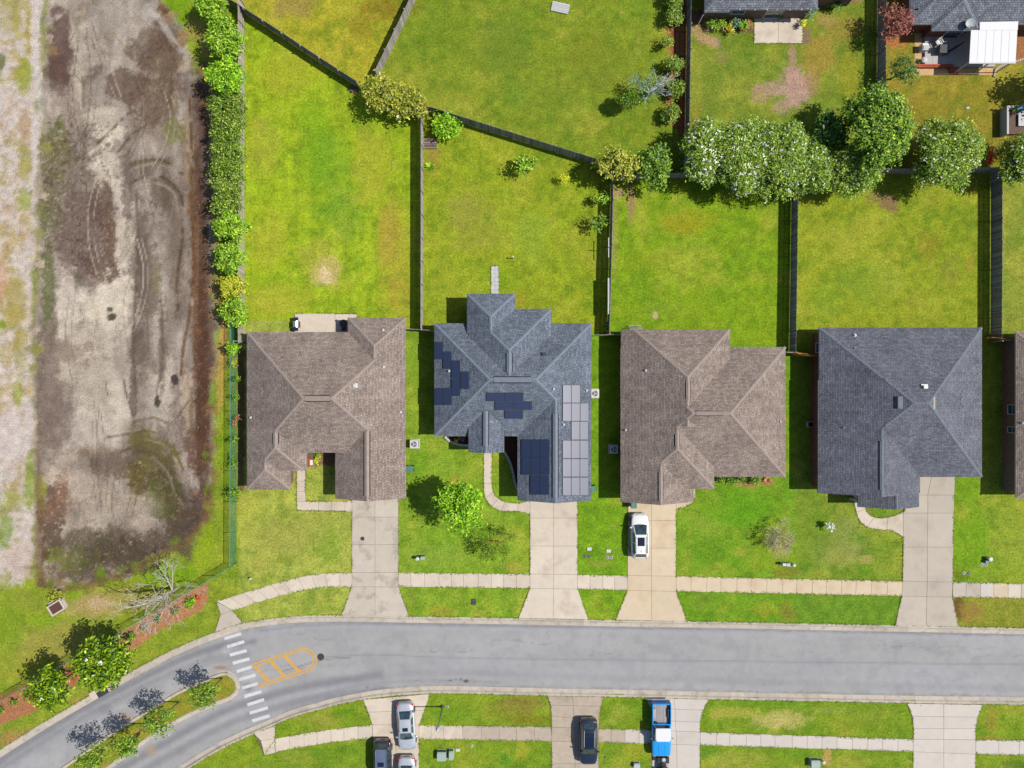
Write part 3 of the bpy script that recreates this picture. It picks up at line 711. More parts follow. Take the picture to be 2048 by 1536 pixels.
# wheel ruts, drift lines and the shallow ditch along the bank
for pts, w, c, a in [
 ([(145, 318), (200, 275), (245, 230), (262, 218)], 3.5, (104, 88, 66), .8), ([(232, 300), (265, 262), (310, 235), (335, 200), (340, 160)], 3.5, (104, 86, 64), .75), ([(175, 305), (240, 255)], 4, (216, 202, 182), .7),
 ([(258, 325), (300, 316), (330, 322), (360, 345)], 4, (96, 90, 56), .75), ([(258, 362), (290, 350), (320, 352), (350, 376), (362, 410), (360, 480), (350, 560), (352, 620)], 3.6, (88, 78, 62), .8),
 ([(260, 335), (300, 326), (335, 332)], 3, (190, 176, 158), .5), ([(262, 374), (300, 362), (340, 380), (352, 420)], 2.6, (186, 170, 152), .5),
 ([(376, 190), (380, 300), (380, 420), (384, 520), (376, 620), (362, 700), (358, 760)], 3.4, (120, 88, 58), .85), ([(368, 200), (372, 330), (374, 430)], 3, (184, 158, 128), .6),
 ([(392, 380), (393, 520), (390, 640)], 2.4, (160, 126, 100), .6),
 ([(268, 380), (272, 500), (266, 600), (262, 700), (268, 800), (264, 850)], 3.2, (110, 94, 84), .7), ([(290, 620), (292, 720)], 2.6, (104, 92, 78), .6), ([(318, 640), (322, 720), (316, 760)], 3, (104, 90, 78), .6), ([(240, 710), (246, 780), (262, 830)], 2.6, (110, 94, 82), .7), ([(352, 560), (350, 640)], 2.8, (116, 100, 84), .6),
 ([(262, 845), (300, 836), (330, 846)], 3, (116, 100, 64), .7), ([(240, 905), (275, 890), (310, 885), (345, 905), (362, 940)], 3.4, (120, 112, 44), .8), ([(262, 905), (300, 905), (330, 930), (350, 970), (364, 1010)], 3, (98, 96, 46), .75), ([(255, 872), (290, 862), (330, 880), (356, 915)], 3, (116, 108, 46), .7), ([(300, 915), (330, 945), (345, 985), (368, 1020)], 2.4, (204, 188, 164), .6), ([(210, 875), (255, 868)], 3, (118, 98, 88), .7), ([(235, 906), (258, 894)], 3, (100, 86, 74), .6), ([(290, 880), (325, 892), (350, 925)], 2, (196, 178, 150), .6),
 ([(140, 40), (150, 120), (156, 200), (160, 220)], 3, (206, 192, 170), .7), ([(165, 10), (155, 40), (138, 60)], 3.4, (190, 166, 128), .7), ([(180, 30), (220, 60), (250, 100)], 2.4, (176, 150, 118), .6), ([(160, 150), (161, 215)], 2, (116, 100, 84), .6), ([(205, 205), (230, 180)], 3, (110, 92, 80), .5),
 ([(205, 760), (210, 790)], 1.6, (130, 104, 76), .7), ([(350, 835), (375, 800)], 2.4, (122, 100, 84), .6), ([(390, 780), (392, 860), (400, 960)], 3.5, (94, 68, 54), .5), ([(306, 180), (312, 140), (310, 110)], 2, (190, 166, 130), .5), ([(345, 210), (348, 160), (342, 130)], 2, (190, 160, 120), .5),
 ([(322, 40), (345, 80), (362, 100)], 7, (216, 206, 194), .6), ([(300, 20), (330, 45)], 8, (214, 204, 194), .5)]:
    pt.stroke(pts, w * .9, A(*c), a, .55, 0, .15)
for pts_, w_, c_, a_ in [([(262, 870), (305, 930), (350, 1000), (378, 1060)], 24, (100, 86, 70), .55), ([(130, 935), (200, 918), (262, 905)], 16, (122, 106, 94), .5), ([(284, 340), (288, 500), (282, 680), (275, 850)], 13, (124, 109, 98), .5), ([(338, 420), (342, 560), (330, 700)], 10, (126, 111, 98), .45), ([(96, 700), (98, 820), (104, 900)], 16, (138, 122, 112), .5), ([(300, 120), (318, 180), (300, 240)], 26, (124, 105, 88), .4), ([(120, 1090), (220, 1110), (320, 1085), (390, 1030)], 22, (98, 86, 70), .5), ([(200, 1020), (250, 1030), (290, 1020)], 22, (176, 162, 146), .6), ([(170, 120), (190, 60), (240, 20)], 16, (180, 167, 153), .4)]:
    pt.stroke(pts_, w_, A(*c_), a_, .95, 2)
# sweeping tyre marks
for k in range(26):
    x = random.uniform(130, 360); y = random.uniform(40, 900); L_ = random.uniform(80, 260); cv = random.uniform(-60, 60); dx = random.uniform(-30, 30)
    c_ = random.choice([(118, 98, 82), (108, 88, 74), (208, 192, 172), (128, 110, 92)])
    for o_ in (0, random.uniform(9, 13)):
        pt.stroke([(x + o_, y), (x + o_ + cv * .35, y + L_ * .33), (x + o_ + cv * .4 + dx * .5, y + L_ * .66), (x + o_ + dx, y + L_)], random.uniform(.9, 1.6), A(*c_), random.uniform(.35, .65), .6, 0, .3)
# the long dark brown strip under the eastern bank, and ragged tufts round the rim
pt.stroke([(398, 180), (408, 330), (410, 480), (412, 640), (408, 760), (404, 900), (410, 980)], 15, A(104, 76, 58), .75, .5, 2)
pt.stroke([(378, 300), (384, 450), (388, 620), (384, 760), (382, 900)], 5, A(132, 98, 68), .6, .8, 2)
for k in range(120):
    q_ = random.uniform(0, 1) * (len(POND) - 1); i_ = int(q_); f_ = q_ - i_
    x = POND[i_][0] * (1 - f_) + POND[i_ + 1][0] * f_ + random.gauss(0, 7); y = POND[i_][1] * (1 - f_) + POND[i_ + 1][1] * f_ + random.gauss(0, 7)
    if x < 100 and y < 1000: c_ = random.choice([(204, 184, 164), (150, 146, 80), (128, 110, 92)])
    elif y > 900: c_ = random.choice([(120, 140, 40), (150, 156, 60), (108, 84, 62), (140, 120, 70)])
    else: c_ = random.choice([(150, 116, 82), (112, 84, 66), (170, 140, 96)])
    pt.ell(x, y, random.uniform(5, 16), random.uniform(5, 14), A(*c_), random.uniform(.4, .8), 1.0, .3)
k_ = (mudm * .8)[..., None]; mean_ = np.array(A(172, 154, 136), np.float32)
pt.col = pt.col * (1 - k_) + (mean_ * (np.maximum(pt.col, 1e-4) / mean_) ** 1.12) * k_
pt.col = pt.col * (1 + mudm[..., None] * np.array([.0, -.01, -.02], np.float32))
# darker brown rim
rim = pdist(POND + POND[:1], pt.fx, pt.fy)
k = ((1 - sstep(2, 12, rim)) * sstep(820, 1000, GY) * .5)[..., None]
pt.col = pt.col * (1 - k) + np.array(A(120, 88, 60), np.float32) * k
# --- mulch beds that lie level with the lawn
for poly, c in [([(416, 1164), (416, 1200), (404, 1220), (362, 1240), (330, 1254), (296, 1276), (270, 1298), (248, 1306), (230, 1292), (238, 1268), (300, 1230), (348, 1200), (390, 1176)], (192, 132, 98)),
                ([(-60, 1440), (-60, 1420), (0, 1394), (70, 1358), (150, 1324), (166, 1352), (116, 1400), (66, 1424), (0, 1450)], (186, 122, 90)),
                ([(140, 1330), (155, 1322), (152, 1365), (142, 1364)], (186, 100, 60)),
                ([(1372, -60), (1374, 90), (1370, 285), (1364, 285), (1347, 250), (1338, 210), (1342, 100), (1336, 40), (1345, -60)], (142, 88, 62)),
                (rect(1374, 20, 1408, 52), (120, 92, 76)),
                ([(622, 902), (672, 902), (672, 930), (645, 931), (628, 934)], (138, 106, 88)),
                (rect(1604, 58, 1620, 88), (150, 120, 96)),
                ([(1402, 50), (1508, 50), (1508, 66), (1402, 60)], (132, 96, 74)),
                ([(1640, -60), (1725, -60), (1725, 5), (1640, 8)], (170, 130, 96)),
                ([(2030, 40), (2140, 40), (2140, 108), (2032, 128)], (176, 116, 78)),
                ([(1772, 30), (1822, 30), (1822, 86), (1772, 90)], (184, 120, 70)),
                ([(474, 700), (490, 700), (490, 985), (476, 985)], (118, 92, 64)),
                ([(1465, 964), (1548, 964), (1545, 970), (1490, 974), (1470, 970)], (170, 130, 84)),
                ([(574, 944), (586, 944), (586, 968), (576, 968)], (176, 118, 74)),
                ([(1024 + 1, 300), (1026, 300), (1026, 302)], (140, 120, 60))]:
    pt.poly(poly, A(*c), 3, .92, 1)
pt.stroke([(1346, 30), (1338, 70), (1343, 130), (1336, 200), (1345, 250)], 5, A(190, 120, 80), .6, .7, 1)
# grass grows over the slab edges a little darker; done with a thin stroke along the walks
def drop_mask():
    d = sdf(ROADPOLY, GX, GY)
    isl = sdf(ISLAND_S, GX, GY)
    return (d > 5) & ~(isl > 5)
# the island keeps its own lawn
pt.poly(ISLAND_S, A(150, 150, 48), 3, .9, 0)
pt.speck(ISLAND_S, A(176, 146, 66), 20, .52, .7)
pt.speck(ISLAND_S, A(120, 146, 40), 16, .55, .7)

GZ = (fbm(GX, GY, 160, 3, 61) - 0.5) * 0.05
pd = sdf(POND, GX, GY)
GZ = GZ - 0.45 * sstep(-4, 60, pd) + 0.06 * (fbm(GX, GY, 30, 4, 62) - .5) * sstep(0, 20, pd)
DROP = drop_mask()
GZ = np.where(DROP, -0.4, GZ)
GZ = np.minimum(GZ, 0.02)

def grid_object(name, keep, Z, col, mat, label, cat):
    """faces of the grid where keep is true, as one mesh"""
    h, w = Z.shape
    idx = np.arange(h * w).reshape(h, w)
    q = np.stack([idx[1:, :-1], idx[1:, 1:], idx[:-1, 1:], idx[:-1, :-1]], -1)[keep[:-1, :-1] & keep[1:, 1:] | keep[:-1, :-1]]
    used = np.unique(q)
    remap = np.zeros(h * w, np.int32); remap[used] = np.arange(len(used))
    kx = (GX.ravel()[used] - 1024) / SC; ky = (768 - GY.ravel()[used]) / SC
    v = np.stack([kx, ky, Z.ravel()[used]], -1)
    o = np_mesh(name, v, remap[q], mat, smooth=True)
    a = o.data.attributes.new('col', 'FLOAT_COLOR', 'POINT')
    c4 = np.ones((len(used), 4), np.float32); c4[:, :3] = col.reshape(-1, 3)[used]
    a.data.foreach_set('color', c4.ravel())
    return put(o, label, cat, kind='structure')

inpond = pd > 0
insand = (GX < 90) & (GY < 1160) & ~inpond
ground = grid_object('ground', ~inpond & ~insand & ~(sdf(ROADPOLY, GX, GY) > 12) | (sdf(ISLAND_S, GX, GY) > -3), GZ, pt.col, M['lawn'], 'green and yellowing mown lawns around the houses', 'lawn')
grid_object('pond_bed', inpond, GZ, pt.col, M['mud'], 'dried out pond bed of pale sand and dark mud', 'pond bed')
grid_object('sandy_verge', insand, GZ, pt.col, M['mud'], 'pale sandy strip with sparse grass along the dry pond', 'sand')
# land beyond the picture, out to the horizon
fb = MB()
x0, x1 = (gx[0] - 1024) / SC, (gx[-1] - 1024) / SC
y1, y0 = (768 - gy[0]) / SC, (768 - gy[-1]) / SC
FAR = 3000
ox = [-FAR, x0 + .05, x1 - .05, FAR]; oy = [-FAR, y0 + .05, y1 - .05, FAR]
for i in range(3):
    for j in range(3):
        if i == 1 and j == 1: continue
        fb.quad((ox[i], oy[j], -.03), (ox[i + 1], oy[j], -.03), (ox[i + 1], oy[j + 1], -.03), (ox[i], oy[j + 1], -.03))
M['far_lawn'] = plain('far_lawn', A(134, 152, 48), 0.95, 0.25, 0.05, fine=3)
put(fb.build('terrain', M['far_lawn']), 'level grassland reaching out around the neighbourhood', 'terrain', kind='structure')

# --- asphalt: a sheet of its own, 0.12 m below the lawns
AC = np.zeros(GX.shape + (3,), np.float32)
pa = Paint(GX, GY)
pa.col[:] = A(178, 177, 176)
g = fbm(GX * 0.35, GY * 1.6, 60, 5, 71)
def atone(mask, c, a):
    k = (mask * a)[..., None]
    pa.col[:] = pa.col * (1 - k) + np.array(A(*c), np.float32) * k
atone(sstep(.45, .7, g), (186, 184, 187), .45)
atone(sstep(.5, .72, 1 - g), (164, 162, 165), .4)
atone(sstep(.55, .7, fbm(GX, GY, 26, 4, 73)), (158, 158, 162), .4)
off = lambda pts, dx, dy: [(x + dx, y + dy) for x, y in pts]
lane1 = [(-60, 1575), (60, 1497), (160, 1436), (260, 1384), (350, 1340), (430, 1312), (500, 1300)]
lane2 = [(120, 1640), (250, 1548), (350, 1490), (430, 1446), (500, 1418), (620, 1386), (760, 1366)]
for p, w, c, a in [(off(lane1, 6, -18), 7, (128, 128, 136), .7), (off(lane1, -4, 8), 7, (132, 132, 140), .6), (off(lane1, 12, 4), 5, (178, 177, 182), .4), (off(lane2, 0, -14), 8, (132, 132, 140), .7), (off(lane2, 6, 12), 7, (136, 136, 143), .55), (off(lane2, 0, 0), 5, (180, 180, 184), .4),
                   ([(450, 1300), (520, 1270), (640, 1252), (900, 1256), (2048, 1278)], 5, (182, 182, 186), .5), ([(520, 1262), (640, 1250), (840, 1250), (2048, 1270)], 3, (140, 142, 152), .5),
                   ([(640, 1316), (760, 1310), (1000, 1318), (2048, 1330)], 1.6, (146, 146, 156), .6), ([(560, 1345), (640, 1322), (700, 1316)], 1.2, (120, 120, 128), .6),
                   ([(700, 1370), (860, 1345), (1200, 1356), (2048, 1378)], 6, (158, 158, 166), .4), ([(860, 1330), (1300, 1336), (2048, 1348)], 12, (176, 175, 180), .4), ([(600, 1400), (720, 1372), (860, 1362), (1000, 1366)], 3, (150, 150, 156), .5)]:
    pa.stroke(p, w, A(*c), a, .9, 0)
for x, y, rx, ry, c, a in [(900.5, 1361, 5, 1.6, (104, 98, 96), .9), (911, 1359.5, 2.4, 2.2, (128, 124, 122), .7), (921, 1360, 3.2, 2.4, (100, 96, 94), .9), (932, 1362.5, 6, 3.4, (92, 84, 80), .9), (734, 1375, 2.5, 3, (128, 128, 132), .7), (250, 1435, 14, 8, (188, 156, 128), .7), (440, 1336, 14, 4, (170, 120, 84), .7), (300, 1502, 14, 12, (184, 160, 130), .6), (450, 1403, 12, 4, (180, 130, 90), .6), (500, 1352, 16, 12, (196, 196, 200), .5), (495, 1375, 12, 10, (132, 130, 140), .6), (452, 1300, 12, 10, (190, 190, 194), .5), (210, 1420, 16, 12, (134, 134, 142), .5), (1500, 1265, 300, 5, (178, 176, 180), .5)]:
    pa.ell(x, y, rx, ry, A(*c), a, .35)
for line, sg in ((NORTH_S, 1), (SOUTH_S, -1)):
    pa.stroke([(x, y + sg * 15) for x, y in line[::3]], 1.6, A(132, 124, 116), .45, .8, 1, .4)
for k in range(16):
    x = random.uniform(500, 2040); y = random.uniform(1262, 1372)
    pts_ = [(x, y)]
    for i_ in range(4): pts_.append((pts_[-1][0] + random.uniform(14, 40), pts_[-1][1] + random.gauss(0, 4)))
    pa.stroke(pts_, .8, A(126, 124, 126), random.uniform(.25, .5), .8, 1, .3)
AZ = np.full(GX.shape, -0.12, np.float32)
grid_object('road', (sdf(ROADPOLY, GX, GY) > 2), AZ, pa.col, M['asphalt'], 'grey asphalt street curving off to the lower left', 'road')

# ------------------------------------------------------------------ kerbs: one object, every length its own piece
def arc(pts):
    P = np.array([(W(x, y).x, W(x, y).y) for x, y in pts])
    d = np.concatenate([[0], np.cumsum(np.hypot(*np.diff(P, axis=0).T))])
    return P, d
def at_len(P, d, s):
    s = min(max(s, d[0]), d[-1])
    return np.array([np.interp(s, d, P[:, 0]), np.interp(s, d, P[:, 1])])
def kerb(name, pts, side, prof, label, seg=2.6, jitter=0.5, mat='curb'):
    """pts run along the lawn side of the kerb; side +1: road to the left of the run"""
    P, d = arc(pts)
    root = bpy.data.objects.new(name, None); C.objects.link(root)
    put(root, label, 'kerb', kind='structure')
    s = 0.0
    while s < d[-1] - 0.3:
        L = seg + random.uniform(-jitter, jitter)
        e = min(s + L, d[-1])
        mid_ = at_len(P, d, (s + e) / 2)
        if -57 < mid_[0] < 57 and -44 < mid_[1] < 43:
            n = max(2, int((e - s) / 0.7) + 1)
            v, f = [], []
            k = len(prof)
            for i in range(n):
                t = s + 0.008 + (e - s - 0.016) * i / (n - 1)
                p = at_len(P, d, t)
                q = at_len(P, d, t + .3) - at_len(P, d, t - .3)
                q = q / (np.hypot(*q) + 1e-9)
                nn = np.array([-q[1], q[0]]) * side
                for u, z in prof:
                    v.append((*(p + nn * u), z))
            for i in range(n - 1):
                for j in range(k):
                    jj = (j + 1) % k
                    f.append((i * k + j, i * k + jj, (i + 1) * k + jj, (i + 1) * k + j))
            f.append(tuple(range(k))); f.append(tuple((n - 1) * k + j for j in reversed(range(k))))
            b = MB(); b.add(v, f)
            b.build('kerb_stone', M[mat], root)
        s = e
    return root
PROF = [(-0.02, -0.35), (-0.02, 0.035), (0.02, 0.05), (0.15, 0.05), (0.2, 0.03), (0.3, -0.07), (0.36, -0.095), (0.7, -0.112), (0.7, -0.35)]
kerb('kerb_north', NORTH_S, -1, PROF, 'pale concrete kerb and gutter on the far side of the street', 3.1)
kerb('kerb_south', SOUTH_S, 1, PROF, 'pale concrete kerb and gutter along the near side driveways', 3.1)
PROF_I = [(0.5, -0.35), (0.5, -0.07), (0.42, 0.03), (0.36, 0.06), (0.2, 0.06), (0.14, 0.03), (0.1, -0.09), (-0.02, -0.112), (-0.02, -0.35)]
kerb('kerb_island', ISLAND_S, -1, PROF_I, 'rounded concrete kerb around the planted median island', 2.4, mat='curb')

# ------------------------------------------------------------------ concrete walks and drives: each slab its own piece
def slab_poly(parent, pts, mat, top=0.05, gap=0.012, z0=-0.06):
    P = [Vector((W(x, y).x, W(x, y).y)) for x, y in pts]
    a = sum(P[i - 1].x * P[i].y - P[i].x * P[i - 1].y for i in range(len(P)))
    if a < 0: P.reverse()
    c = sum(P, Vector((0, 0))) / len(P)
    Q = []
    n = len(P)
    for i in range(n):
        e1 = (P[i] - P[i - 1]); e2 = (P[(i + 1) % n] - P[i])
        if e1.length < 1e-5 or e2.length < 1e-5: continue
        e1.normalize(); e2.normalize()
        n1, n2 = Vector((-e1.y, e1.x)), Vector((-e2.y, e2.x))
        d = n1 + n2
        d = d / max(.3, d.dot(n1)) if d.length > 1e-4 else n1
        Q.append(tuple(P[i] + d * gap))
    b = MB(); b.prism(Q, z0, top + random.uniform(-.004, .004), 0.012)
    return b.build('slab', M[mat], parent)
def lerp_edge(edge, t):
    """point on a polyline by x (edges run west-east)"""
    xs = [p[0] for p in edge]; ys = [p[1] for p in edge]
    return (t, float(np.interp(t, xs, ys)))
PAVED = []
def base_sheet(name, polys, label, cat, z=0.03):
    b = MB()
    PAVED.extend(polys)
    for k, p in enumerate(polys):
        P = [tuple(W(x, y).xy) for x, y in p]
        if sum(P[i - 1][0] * P[i][1] - P[i][0] * P[i - 1][1] for i in range(len(P))) < 0: P.reverse()
        b.prism(P, -0.06, z)
    return put(b.build(name, M['joint']), label, cat, kind='structure')
def walk(name, top, bot, xs, mat, label, mats=None):
    """slabs between a far and a near edge, cut at xs (given on the far edge; near edge cut by the same share)"""
    tx = [p[0] for p in top]; bx = [p[0] for p in bot]
    cut = []
    for x in xs:
        s = (x - tx[0]) / (tx[-1] - tx[0])
        cut.append((lerp_edge(top, x), lerp_edge(bot, bx[0] + s * (bx[-1] - bx[0]))))
    polys = [[cut[i][0], cut[i + 1][0], cut[i + 1][1], cut[i][1]] for i in range(len(cut) - 1)]
    root = base_sheet(name, [[(c[0][0], c[0][1] + 1) for c in cut] + [(c[1][0], c[1][1] - 1) for c in reversed(cut)]], label, 'pavement')
    for i, p in enumerate(polys):
        slab_poly(root, p, (mats[i % len(mats)] if mats else mat))
    return root
def cuts(a, b, step):
    n = max(1, round((b - a) / step))
    return [a + (b - a) * (i + (random.uniform(-.08, .08) if 0 < i < n else 0)) / n for i in range(n + 1)]

# far pavement
top = [(433, 1202), (486, 1186), (538, 1170), (591, 1156), (620, 1149.5), (645, 1146.5), (675, 1145.5), (704, 1145)]
bot = [(466, 1221), (517, 1204), (570, 1189), (600, 1181.5), (630, 1176.5), (660, 1174), (704, 1173.5)]
walk('sidewalk', top, bot, cuts(433, 704, 27), 'concrete', 'concrete pavement curving up to the crossing ramp', )
walk('sidewalk', [(797, 1145), (1060, 1147.5)], [(797, 1173), (1060, 1176.5)], cuts(797, 1060, 25.5), 'concrete', 'concrete pavement between the first and second far driveways')
walk('sidewalk', [(1155, 1149), (1255, 1151)], [(1155, 1178), (1255, 1180.5)], cuts(1155, 1255, 25), 'concrete', 'short concrete pavement between the second and third far driveways')
walk('sidewalk', [(1352, 1152), (1805, 1162)], [(1352, 1182.5), (1803, 1192)], cuts(1352, 1805, 30), 'concrete_warm', 'long rust stained pavement between the third and fourth far driveways')
walk('sidewalk', [(1905, 1164), (2125, 1168)], [(1905, 1194), (2125, 1198.5)], cuts(1905, 2125, 28), 'concrete', 'concrete pavement right of the fourth far driveway', ['concrete_grey', 'concrete_grey', 'concrete_pale', 'concrete_warm', 'concrete'])
r = base_sheet('crossing_ramp', [[(433, 1203), (466, 1221), (486, 1245), (430, 1264), (441, 1228)]], 'flared concrete ramp down to the crosswalk', 'ramp')
slab_poly(r, [(433, 1203), (465, 1220.5), (441, 1229)], 'concrete_grey'); slab_poly(r, [(441, 1229), (465, 1220.5), (486, 1245), (430, 1264)], 'concrete_grey')
r = base_sheet('crossing_ramp', [[(508, 1467), (551, 1451), (550, 1476), (529, 1510)]], 'concrete ramp at the near end of the crosswalk', 'ramp')
slab_poly(r, [(508, 1467), (551, 1451), (550, 1477), (522, 1481)], 'concrete'); slab_poly(r, [(522, 1481), (550, 1477), (551, 1505), (529, 1510)], 'concrete')
# near pavement
walk('sidewalk', [(550, 1477), (631, 1462.5), (716, 1452), (745, 1449)], [(551, 1505), (580, 1497.5), (658, 1485), (716, 1478), (745, 1476.5)], cuts(550, 745, 28), 'concrete', 'near pavement left of the driveway with three cars')
walk('sidewalk', [(838, 1450), (1102, 1453)], [(838, 1478), (1104, 1482)], [838, 862, 887, 925, 962, 998, 1032, 1068, 1102], 'concrete', 'near pavement by the street lamp, half of it darker', ['concrete', 'concrete', 'concrete', 'concrete_old', 'concrete_old', 'concrete_old', 'concrete_old', 'concrete_old'])
walk('sidewalk', [(1197, 1457), (1305, 1459)], [(1197, 1484), (1305, 1487)], [1197, 1222, 1250, 1278, 1305], 'concrete', 'near pavement left of the blue pickup truck', ['concrete_old', 'concrete_old', 'concrete_pale', 'concrete_pale'])
walk('sidewalk', [(1400, 1464), (1826, 1478)], [(1400, 1490), (1826, 1503)], cuts(1400, 1826, 30), 'concrete_pale', 'long pale near pavement between the two right driveways')
walk('sidewalk', [(1951, 1479), (2125, 1481)], [(1951, 1508), (2125, 1512)], cuts(1951, 2125, 40), 'concrete_pale', 'near pavement at the lower right corner')

def drive(label, rows, mat, extra=None, name='driveway'):
    """rows: (left x, middle x or None, right x, y left, y right) from far to near"""
    outline = [(r[0], r[3]) for r in rows] + [(r[2], r[4]) for r in reversed(rows)]
    root = base_sheet(name, [outline] + [e for e in (extra or [])], label, 'driveway', 0.028)
    for a, b in zip(rows[:-1], rows[1:]):
        ma, mb = a[1], b[1]
        ym = lambda r, m: r[3] + (r[4] - r[3]) * (m - r[0]) / (r[2] - r[0])
        if ma is None:
            slab_poly(root, [(a[0], a[3]), (a[2], a[4]), (b[2], b[4]), (b[0], b[3])], mat)
        else:
            slab_poly(root, [(a[0], a[3]), (ma, ym(a, ma)), (mb, ym(b, mb)), (b[0], b[3])], mat)
            slab_poly(root, [(ma, ym(a, ma)), (a[2], a[4]), (b[2], b[4]), (mb, ym(b, mb))], mat)
    return root
d1 = drive('oil spotted driveway in front of the left brown roofed house', [(704, 750, 797, 985, 985), (704, 750, 797, 1034, 1034), (704, 750, 797, 1089, 1089), (704, 750, 797, 1145, 1145), (704, 750, 797, 1173.5, 1173.5), (683, 750, 818, 1230.5, 1232.5)], 'concrete_oil')
d2 = drive('driveway in front of the solar panelled slate roofed house', [(1060, 1107, 1155, 990, 990), (1060, 1107, 1155, 1036, 1036), (1060, 1107, 1155, 1092, 1092), (1060, 1107, 1155, 1147.5, 1149), (1060, 1107, 1155, 1176.5, 1178), (1037, 1107, 1177, 1236, 1238.5)], 'concrete')
d3 = drive('warm toned driveway under the parked white hatchback', [(1256, 1303, 1352, 990, 990), (1256, 1303, 1352, 1041, 1041), (1255, 1303, 1352, 1096, 1096), (1255, 1303, 1352, 1151, 1152), (1255, 1303, 1352, 1180.5, 1182.5), (1231, 1303, 1374, 1239.5, 1242.5)], 'concrete_warm')
d4 = drive('wide grey stained driveway of the charcoal roofed house', [(1836, 1864, 1910, 945, 945), (1822, 1855, 1908, 990, 990), (1806, 1855, 1907, 1026, 1026), (1806, 1854, 1906, 1094, 1094), (1805, 1854, 1905, 1162, 1164), (1803, 1853, 1904, 1192, 1194), (1790, 1852, 1917, 1250.5, 1253)], 'concrete_grey')
s1 = drive('near driveway carrying a black and two pale cars', [(726, 785, 860, 1399, 1387), (736, 790, 849, 1424, 1420), (745, 792, 838, 1449, 1450), (745.5, 792, 838, 1476.5, 1478), (746, 792, 838, 1520, 1520), (746, 792, 838, 1600, 1600)], 'concrete')
s2 = drive('mottled near driveway under the dark parked car', [(1095, 1145, 1207, 1391.5, 1393.5), (1101, 1146, 1201, 1410, 1412), (1103, 1148, 1197.5, 1432, 1440), (1103, 1150, 1197, 1454, 1457), (1103.5, 1150, 1197, 1482, 1484), (1103.5, 1150, 1197, 1527, 1527), (1103.5, 1150, 1197, 1600, 1600)], 'concrete_old')
s3 = drive('pale cracked near driveway beside the blue pickup truck', [(1292, 1348, 1417, 1395, 1398.5), (1300, 1350, 1406, 1416, 1420), (1305, 1350, 1400, 1440, 1444), (1305, 1352, 1400, 1460, 1463.5), (1305, 1353, 1400, 1487, 1490), (1304, 1354, 1400, 1545, 1545), (1304, 1354, 1400, 1600, 1600)], 'concrete_pale')
s4 = drive('empty pale driveway at the lower right', [(1814, 1887, 1965, 1406.5, 1409), (1824, 1887, 1955, 1432, 1434), (1827, 1887, 1950.5, 1457, 1457), (1826, 1887, 1951, 1478, 1479), (1826, 1887, 1951, 1503, 1508), (1826, 1887, 1950, 1600, 1600)], 'concrete_pale')
# curved garden walks
def curved_walk(label, left, right, n, mat, w=10):
    L = smooth_line(left, 6); Rr = smooth_line(right, 6)
    def samp(P, t):
        q = t * (len(P) - 1); i = min(int(q), len(P) - 2); f = q - i
        return (P[i][0] * (1 - f) + P[i + 1][0] * f, P[i][1] * (1 - f) + P[i + 1][1] * f)
    root = base_sheet('garden_walk', [L + Rr[::-1]], label, 'path', 0.026)
    for i in range(n):
        t0, t1 = i / n, (i + 1) / n
        ts = [t0 + (t1 - t0) * k / 4 for k in range(5)]
        slab_poly(root, [samp(L, t) for t in ts] + [samp(Rr, t) for t in reversed(ts)], mat, 0.046)
    return root
curved_walk('narrow curving walk to the slate roofed house porch', [(967.5, 880), (967.5, 960), (968.5, 988), (977, 1006), (992, 1018), (1010, 1022), (1040, 1023), (1060, 1029)], [(984, 880), (983.5, 960), (985, 980), (991, 992), (1003, 1001), (1015, 1005), (1040, 1006), (1060, 1000)], 6, 'concrete')
curved_walk('curving walk to the charcoal roofed house door', [(1706, 985), (1709, 1010), (1717, 1038), (1734, 1054), (1760, 1059), (1785, 1062), (1806, 1074)], [(1722, 985), (1728, 1008), (1735, 1026), (1748, 1034.5), (1765, 1036), (1786, 1032), (1806, 1024)], 4, 'concrete')
r = base_sheet('garden_walk', [[(593.5, 935), (611, 935), (611, 1003), (704, 1003), (704, 1023), (593.5, 1020)]], 'right angled walk in front of the left brown roofed house', 'path', 0.026)
for p in [[(593.5, 930), (611, 930), (611, 962), (593.5, 962)], [(593.5, 962), (611, 962), (611, 983), (593.5, 983)], [(593.5, 983), (611, 983), (611, 1003), (593.5, 1003)], [(593.5, 1003), (637, 1003), (637, 1021), (593.5, 1020)], [(637, 1003), (663, 1003), (663, 1021.5), (637, 1021)], [(663, 1003), (690, 1003), (690, 1022), (663, 1021.5)], [(690, 1003), (704, 1000), (704, 1026), (690, 1022)]]:
    slab_poly(r, p, 'concrete', 0.046)
r = base_sheet('garden_walk', [[(1352, 1000), (1392, 975), (1390, 995), (1382, 1008), (1352, 1019)]], 'small concrete apron beside the third garage', 'path', 0.026)
slab_poly(r, [(1352, 970), (1390, 970), (1391, 992), (1383, 1007), (1368, 1014), (1352, 1020)], 'concrete_warm', 0.046)
# patios
r = base_sheet('patio', [rect(589, 627, 714, 700)], 'stained concrete patio with a barbecue behind the left house', 'patio', 0.026)
slab_poly(r, rect(589, 627, 670, 700), 'concrete', 0.046); slab_poly(r, rect(670, 628, 714, 700), 'concrete', 0.046)
r = base_sheet('patio', [rect(1508, 15, 1605, 87)], 'square concrete patio with two posts at the top', 'patio', 0.026)
slab_poly(r, rect(1508, 10, 1556, 87), 'concrete', 0.046); slab_poly(r, rect(1556, 10, 1605, 87), 'concrete', 0.046)
